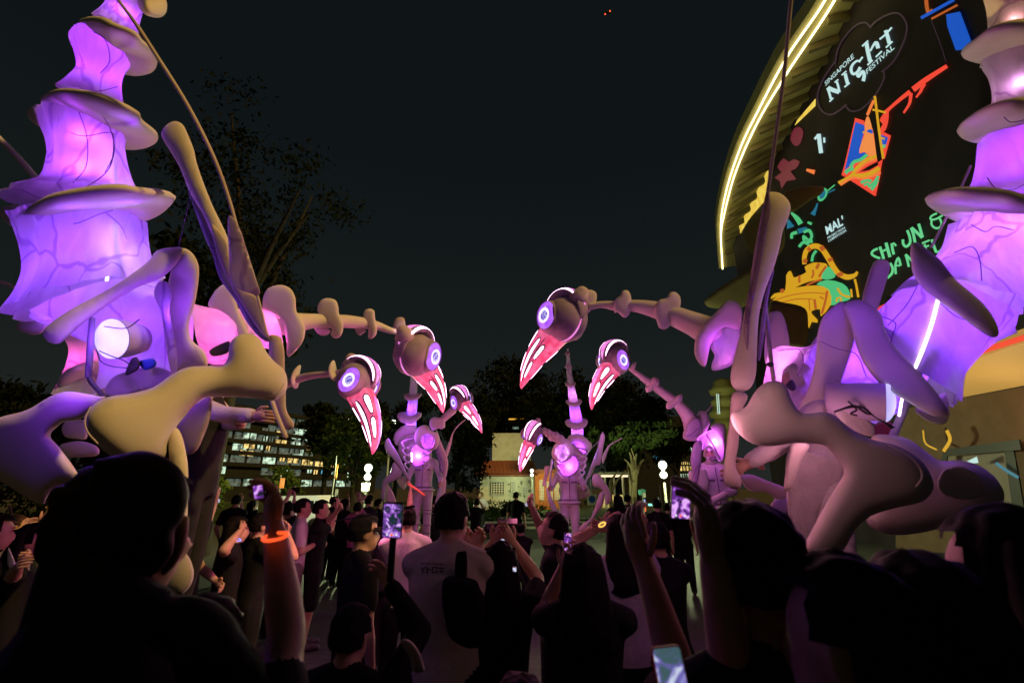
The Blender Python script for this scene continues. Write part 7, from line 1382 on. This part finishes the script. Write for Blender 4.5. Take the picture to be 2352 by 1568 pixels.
# stick phone man and the raised phones
q = person('shorter man in black holding a phone on a stick, left of the cream sweatshirt man', 835, 1.95, 12, 1.46, (W(898, 1345, 1.66), (-.25, .15, .9)), top=black, sleeve='long', hair='short', hairmat=black, voxel=.013)
phone('large lit phone on a stick with violet puppets on its screen', 902, 1194, 1.55, 46, 82, -3, scr_t, None, 0, 0, True)
tube3('grip', [W(903, 1236, 1.56), W(896, 1330, 1.62)], [.012, .013], casem, thing('selfie_stick', W(898, 1300, 1.62), 'short black stick carrying the large lit phone', 'stick'), 10)
mc = thing('boom_microphone', W(860, 1170, 2.4), 'thin dark boom pole pointing right over the crowd, left of the stick phone', 'microphone'); tube('pole', [(770, 1196, 2.4, 1.6), (860, 1180, 2.4, 1.8), (940, 1164, 2.4, 1.8)], casem, mc, 8, 2); tube('tip', [(930, 1166, 2.4, 3.2), (950, 1162, 2.4, 3.2)], casem, mc, 8, 2)
q = person('person in black raising a bare arm with orange glowing band, left foreground', 505, 1.0, 5, 1.68, (W(632, 1222, 1.18), (-.25, .15, .85)), top=black, hair='short', skn=skin_d, voxel=.011, poles=((1, -.1, -.7), None))
phone('small tilted lit phone showing violet shapes, held by the raised arm at left', 596, 1128, LAST, 24, 32, 8, scr_p, None, 0, 0, False)
q = person('person holding a big phone up in both hands, dark round head, right foreground', 1715, 1.0, -6, 1.865, (W(1662, 1300, 1.25), W(1482, 1300, 1.25)), top=black, hair='short', skn=skin_d, voxel=.011, sleeve='short', poles=((.4, -.2, -1), (.2, -.2, -1)))
phone('big black phone filming the puppets with red record mark, right foreground', 1563, 1149, LAST - .07, 46, 84, -3, scr_p, None, 0, 0, True, True)
q = person('dark figure with brown-lit forearm reaching left across the right foreground', 1905, .82, -35, 1.785, (W(1850, 1560, .8), W(1640, 1290, .9)), top=black, hair='short', skn=skin_d, voxel=.011, sleeve='short', poles=(None, (.3, .2, -1)))
person('dark figure with bushy hair left of the largest right foreground head', 2075, .85, -10, 1.785, None, top=black, hair='short', voxel=.012)
person('dark head and shoulders filling the lower right corner', 2290, .9, -20, 1.86, None, top=black, hair='long', voxel=.012)
phone('phone in red case glowing at the bottom edge, right of centre', 1541, 1552, .75, 70, 120, 6, scr_b, pmat('red_case', (.6, .05, .04), .5), 0, -25, False)
q = person('dark back-turned head with bulky tied hair filling the left foreground', 290, .97, 35, 1.95, None, top=black, hair='short', skn=skin, voxel=.011, fat=1.25)
inflate('tied_hair', Z(7, [(285, 640), (290, 470), (305, 395), (360, 360), (470, 350), (540, 300), (575, 230), (600, 198), (730, 172), (860, 146), (980, 170), (1080, 232), (1132, 300), (1158, 420), (1120, 560), (1070, 640), (1060, 760), (1000, 850), (880, 930), (600, 940), (400, 900), (310, 780)]), .9, hairm, q, cap=95, res=30)
inflate('jacket', Z(7, [(185, 1000), (235, 840), (320, 650), (500, 620), (860, 860), (955, 940), (1040, 985), (1078, 1026), (1200, 1032), (1340, 1080), (1470, 1230), (1560, 1640), (-40, 1640), (90, 1300)]), .92, black, q, cap=150, res=30)
inflate('face', Z(7, [(1060, 600), (1090, 560), (1150, 545), (1156, 600), (1148, 680), (1120, 770), (1070, 850), (1010, 910), (960, 940), (930, 900), (1000, 800)]), .96, skin_d, q, cap=30)
person('dark figure low at the bottom centre left', 700, 1.05, 0, 1.48, None, top=black, hair='short', voxel=.014)
person('dark figure low at the bottom right of centre', 1400, 1.0, -10, 1.46, None, top=black, hair='long', voxel=.014)
person('dark figure low at the bottom centre', 1190, 1.25, 5, 1.46, None, top=black, hair='short', voxel=.014)
cl = thing('pale_cloth_bag', W(945, 1520, 1.4), 'pale cloth slung low at the bottom, left of the cream sweatshirt man', 'cloth'); inflate('cloth', Z(8, [(1760, 1380), (1820, 1365), (1880, 1420), (1920, 1500), (1940, 1600), (1860, 1610), (1830, 1500)]), 1.4, cream, cl, cap=14)
dn = thing('drone', W(1395, 29, 60), 'tiny drone with two red lights high in the night sky', 'drone'); V, Fc = [], []; obox(V, Fc, W(1395, 29, 60), RT * .35, FW * .2, UPV * .08); link('frame', mesh('frame', V, Fc), dark, dn, False)
for x_, y_ in ((1390, 33), (1401, 26)): ellipsoid('red_light', W(x_, y_, 59.7), (RT * .09, FW * .09, UPV * .09), emat('drone_red%d' % x_, (1, .12, .03), 2), dn, 8, 6)
# wrist bands
def band(label, x, y, d, rx, ry, roll, m):
    a = math.radians(roll); P = []
    for k in range(25): th = 2 * math.pi * k / 24; u, v = rx * math.cos(th), ry * math.sin(th); P.append(W(x + u * math.cos(a) - v * math.sin(a), y - u * math.sin(a) - v * math.cos(a), d - math.sin(th + math.pi) * rx * .9 * d / FP))
    t = thing('glow_band', W(x, y, d), label, 'wristband', 'glowing wristbands'); tube3('band', P, .0045, m, t, 8)
band('orange glowing wristband on the raised arm at left', 632, 1232, 1.13, 29, 7, 12, emat('band_orange', (1, .1, .02), 1.2))
band('blue and pink glowing wristband of the long-haired woman at left', 545, 1238, 4.05, 9, 3, -15, emat('band_blue', (.3, .3, 1), 1.5))
band('yellow glowing wristband of the person shading the eyes', 1383, 1204, 2.45, 8, 4, 30, emat('band_yellow', (1, .6, .1), 1.2))
band('blue glowing wristband below the small upright phone', 1473, 1246, 3.15, 6, 4, 0, emat('band_deep_blue', (.05, .1, 1), 1.2))
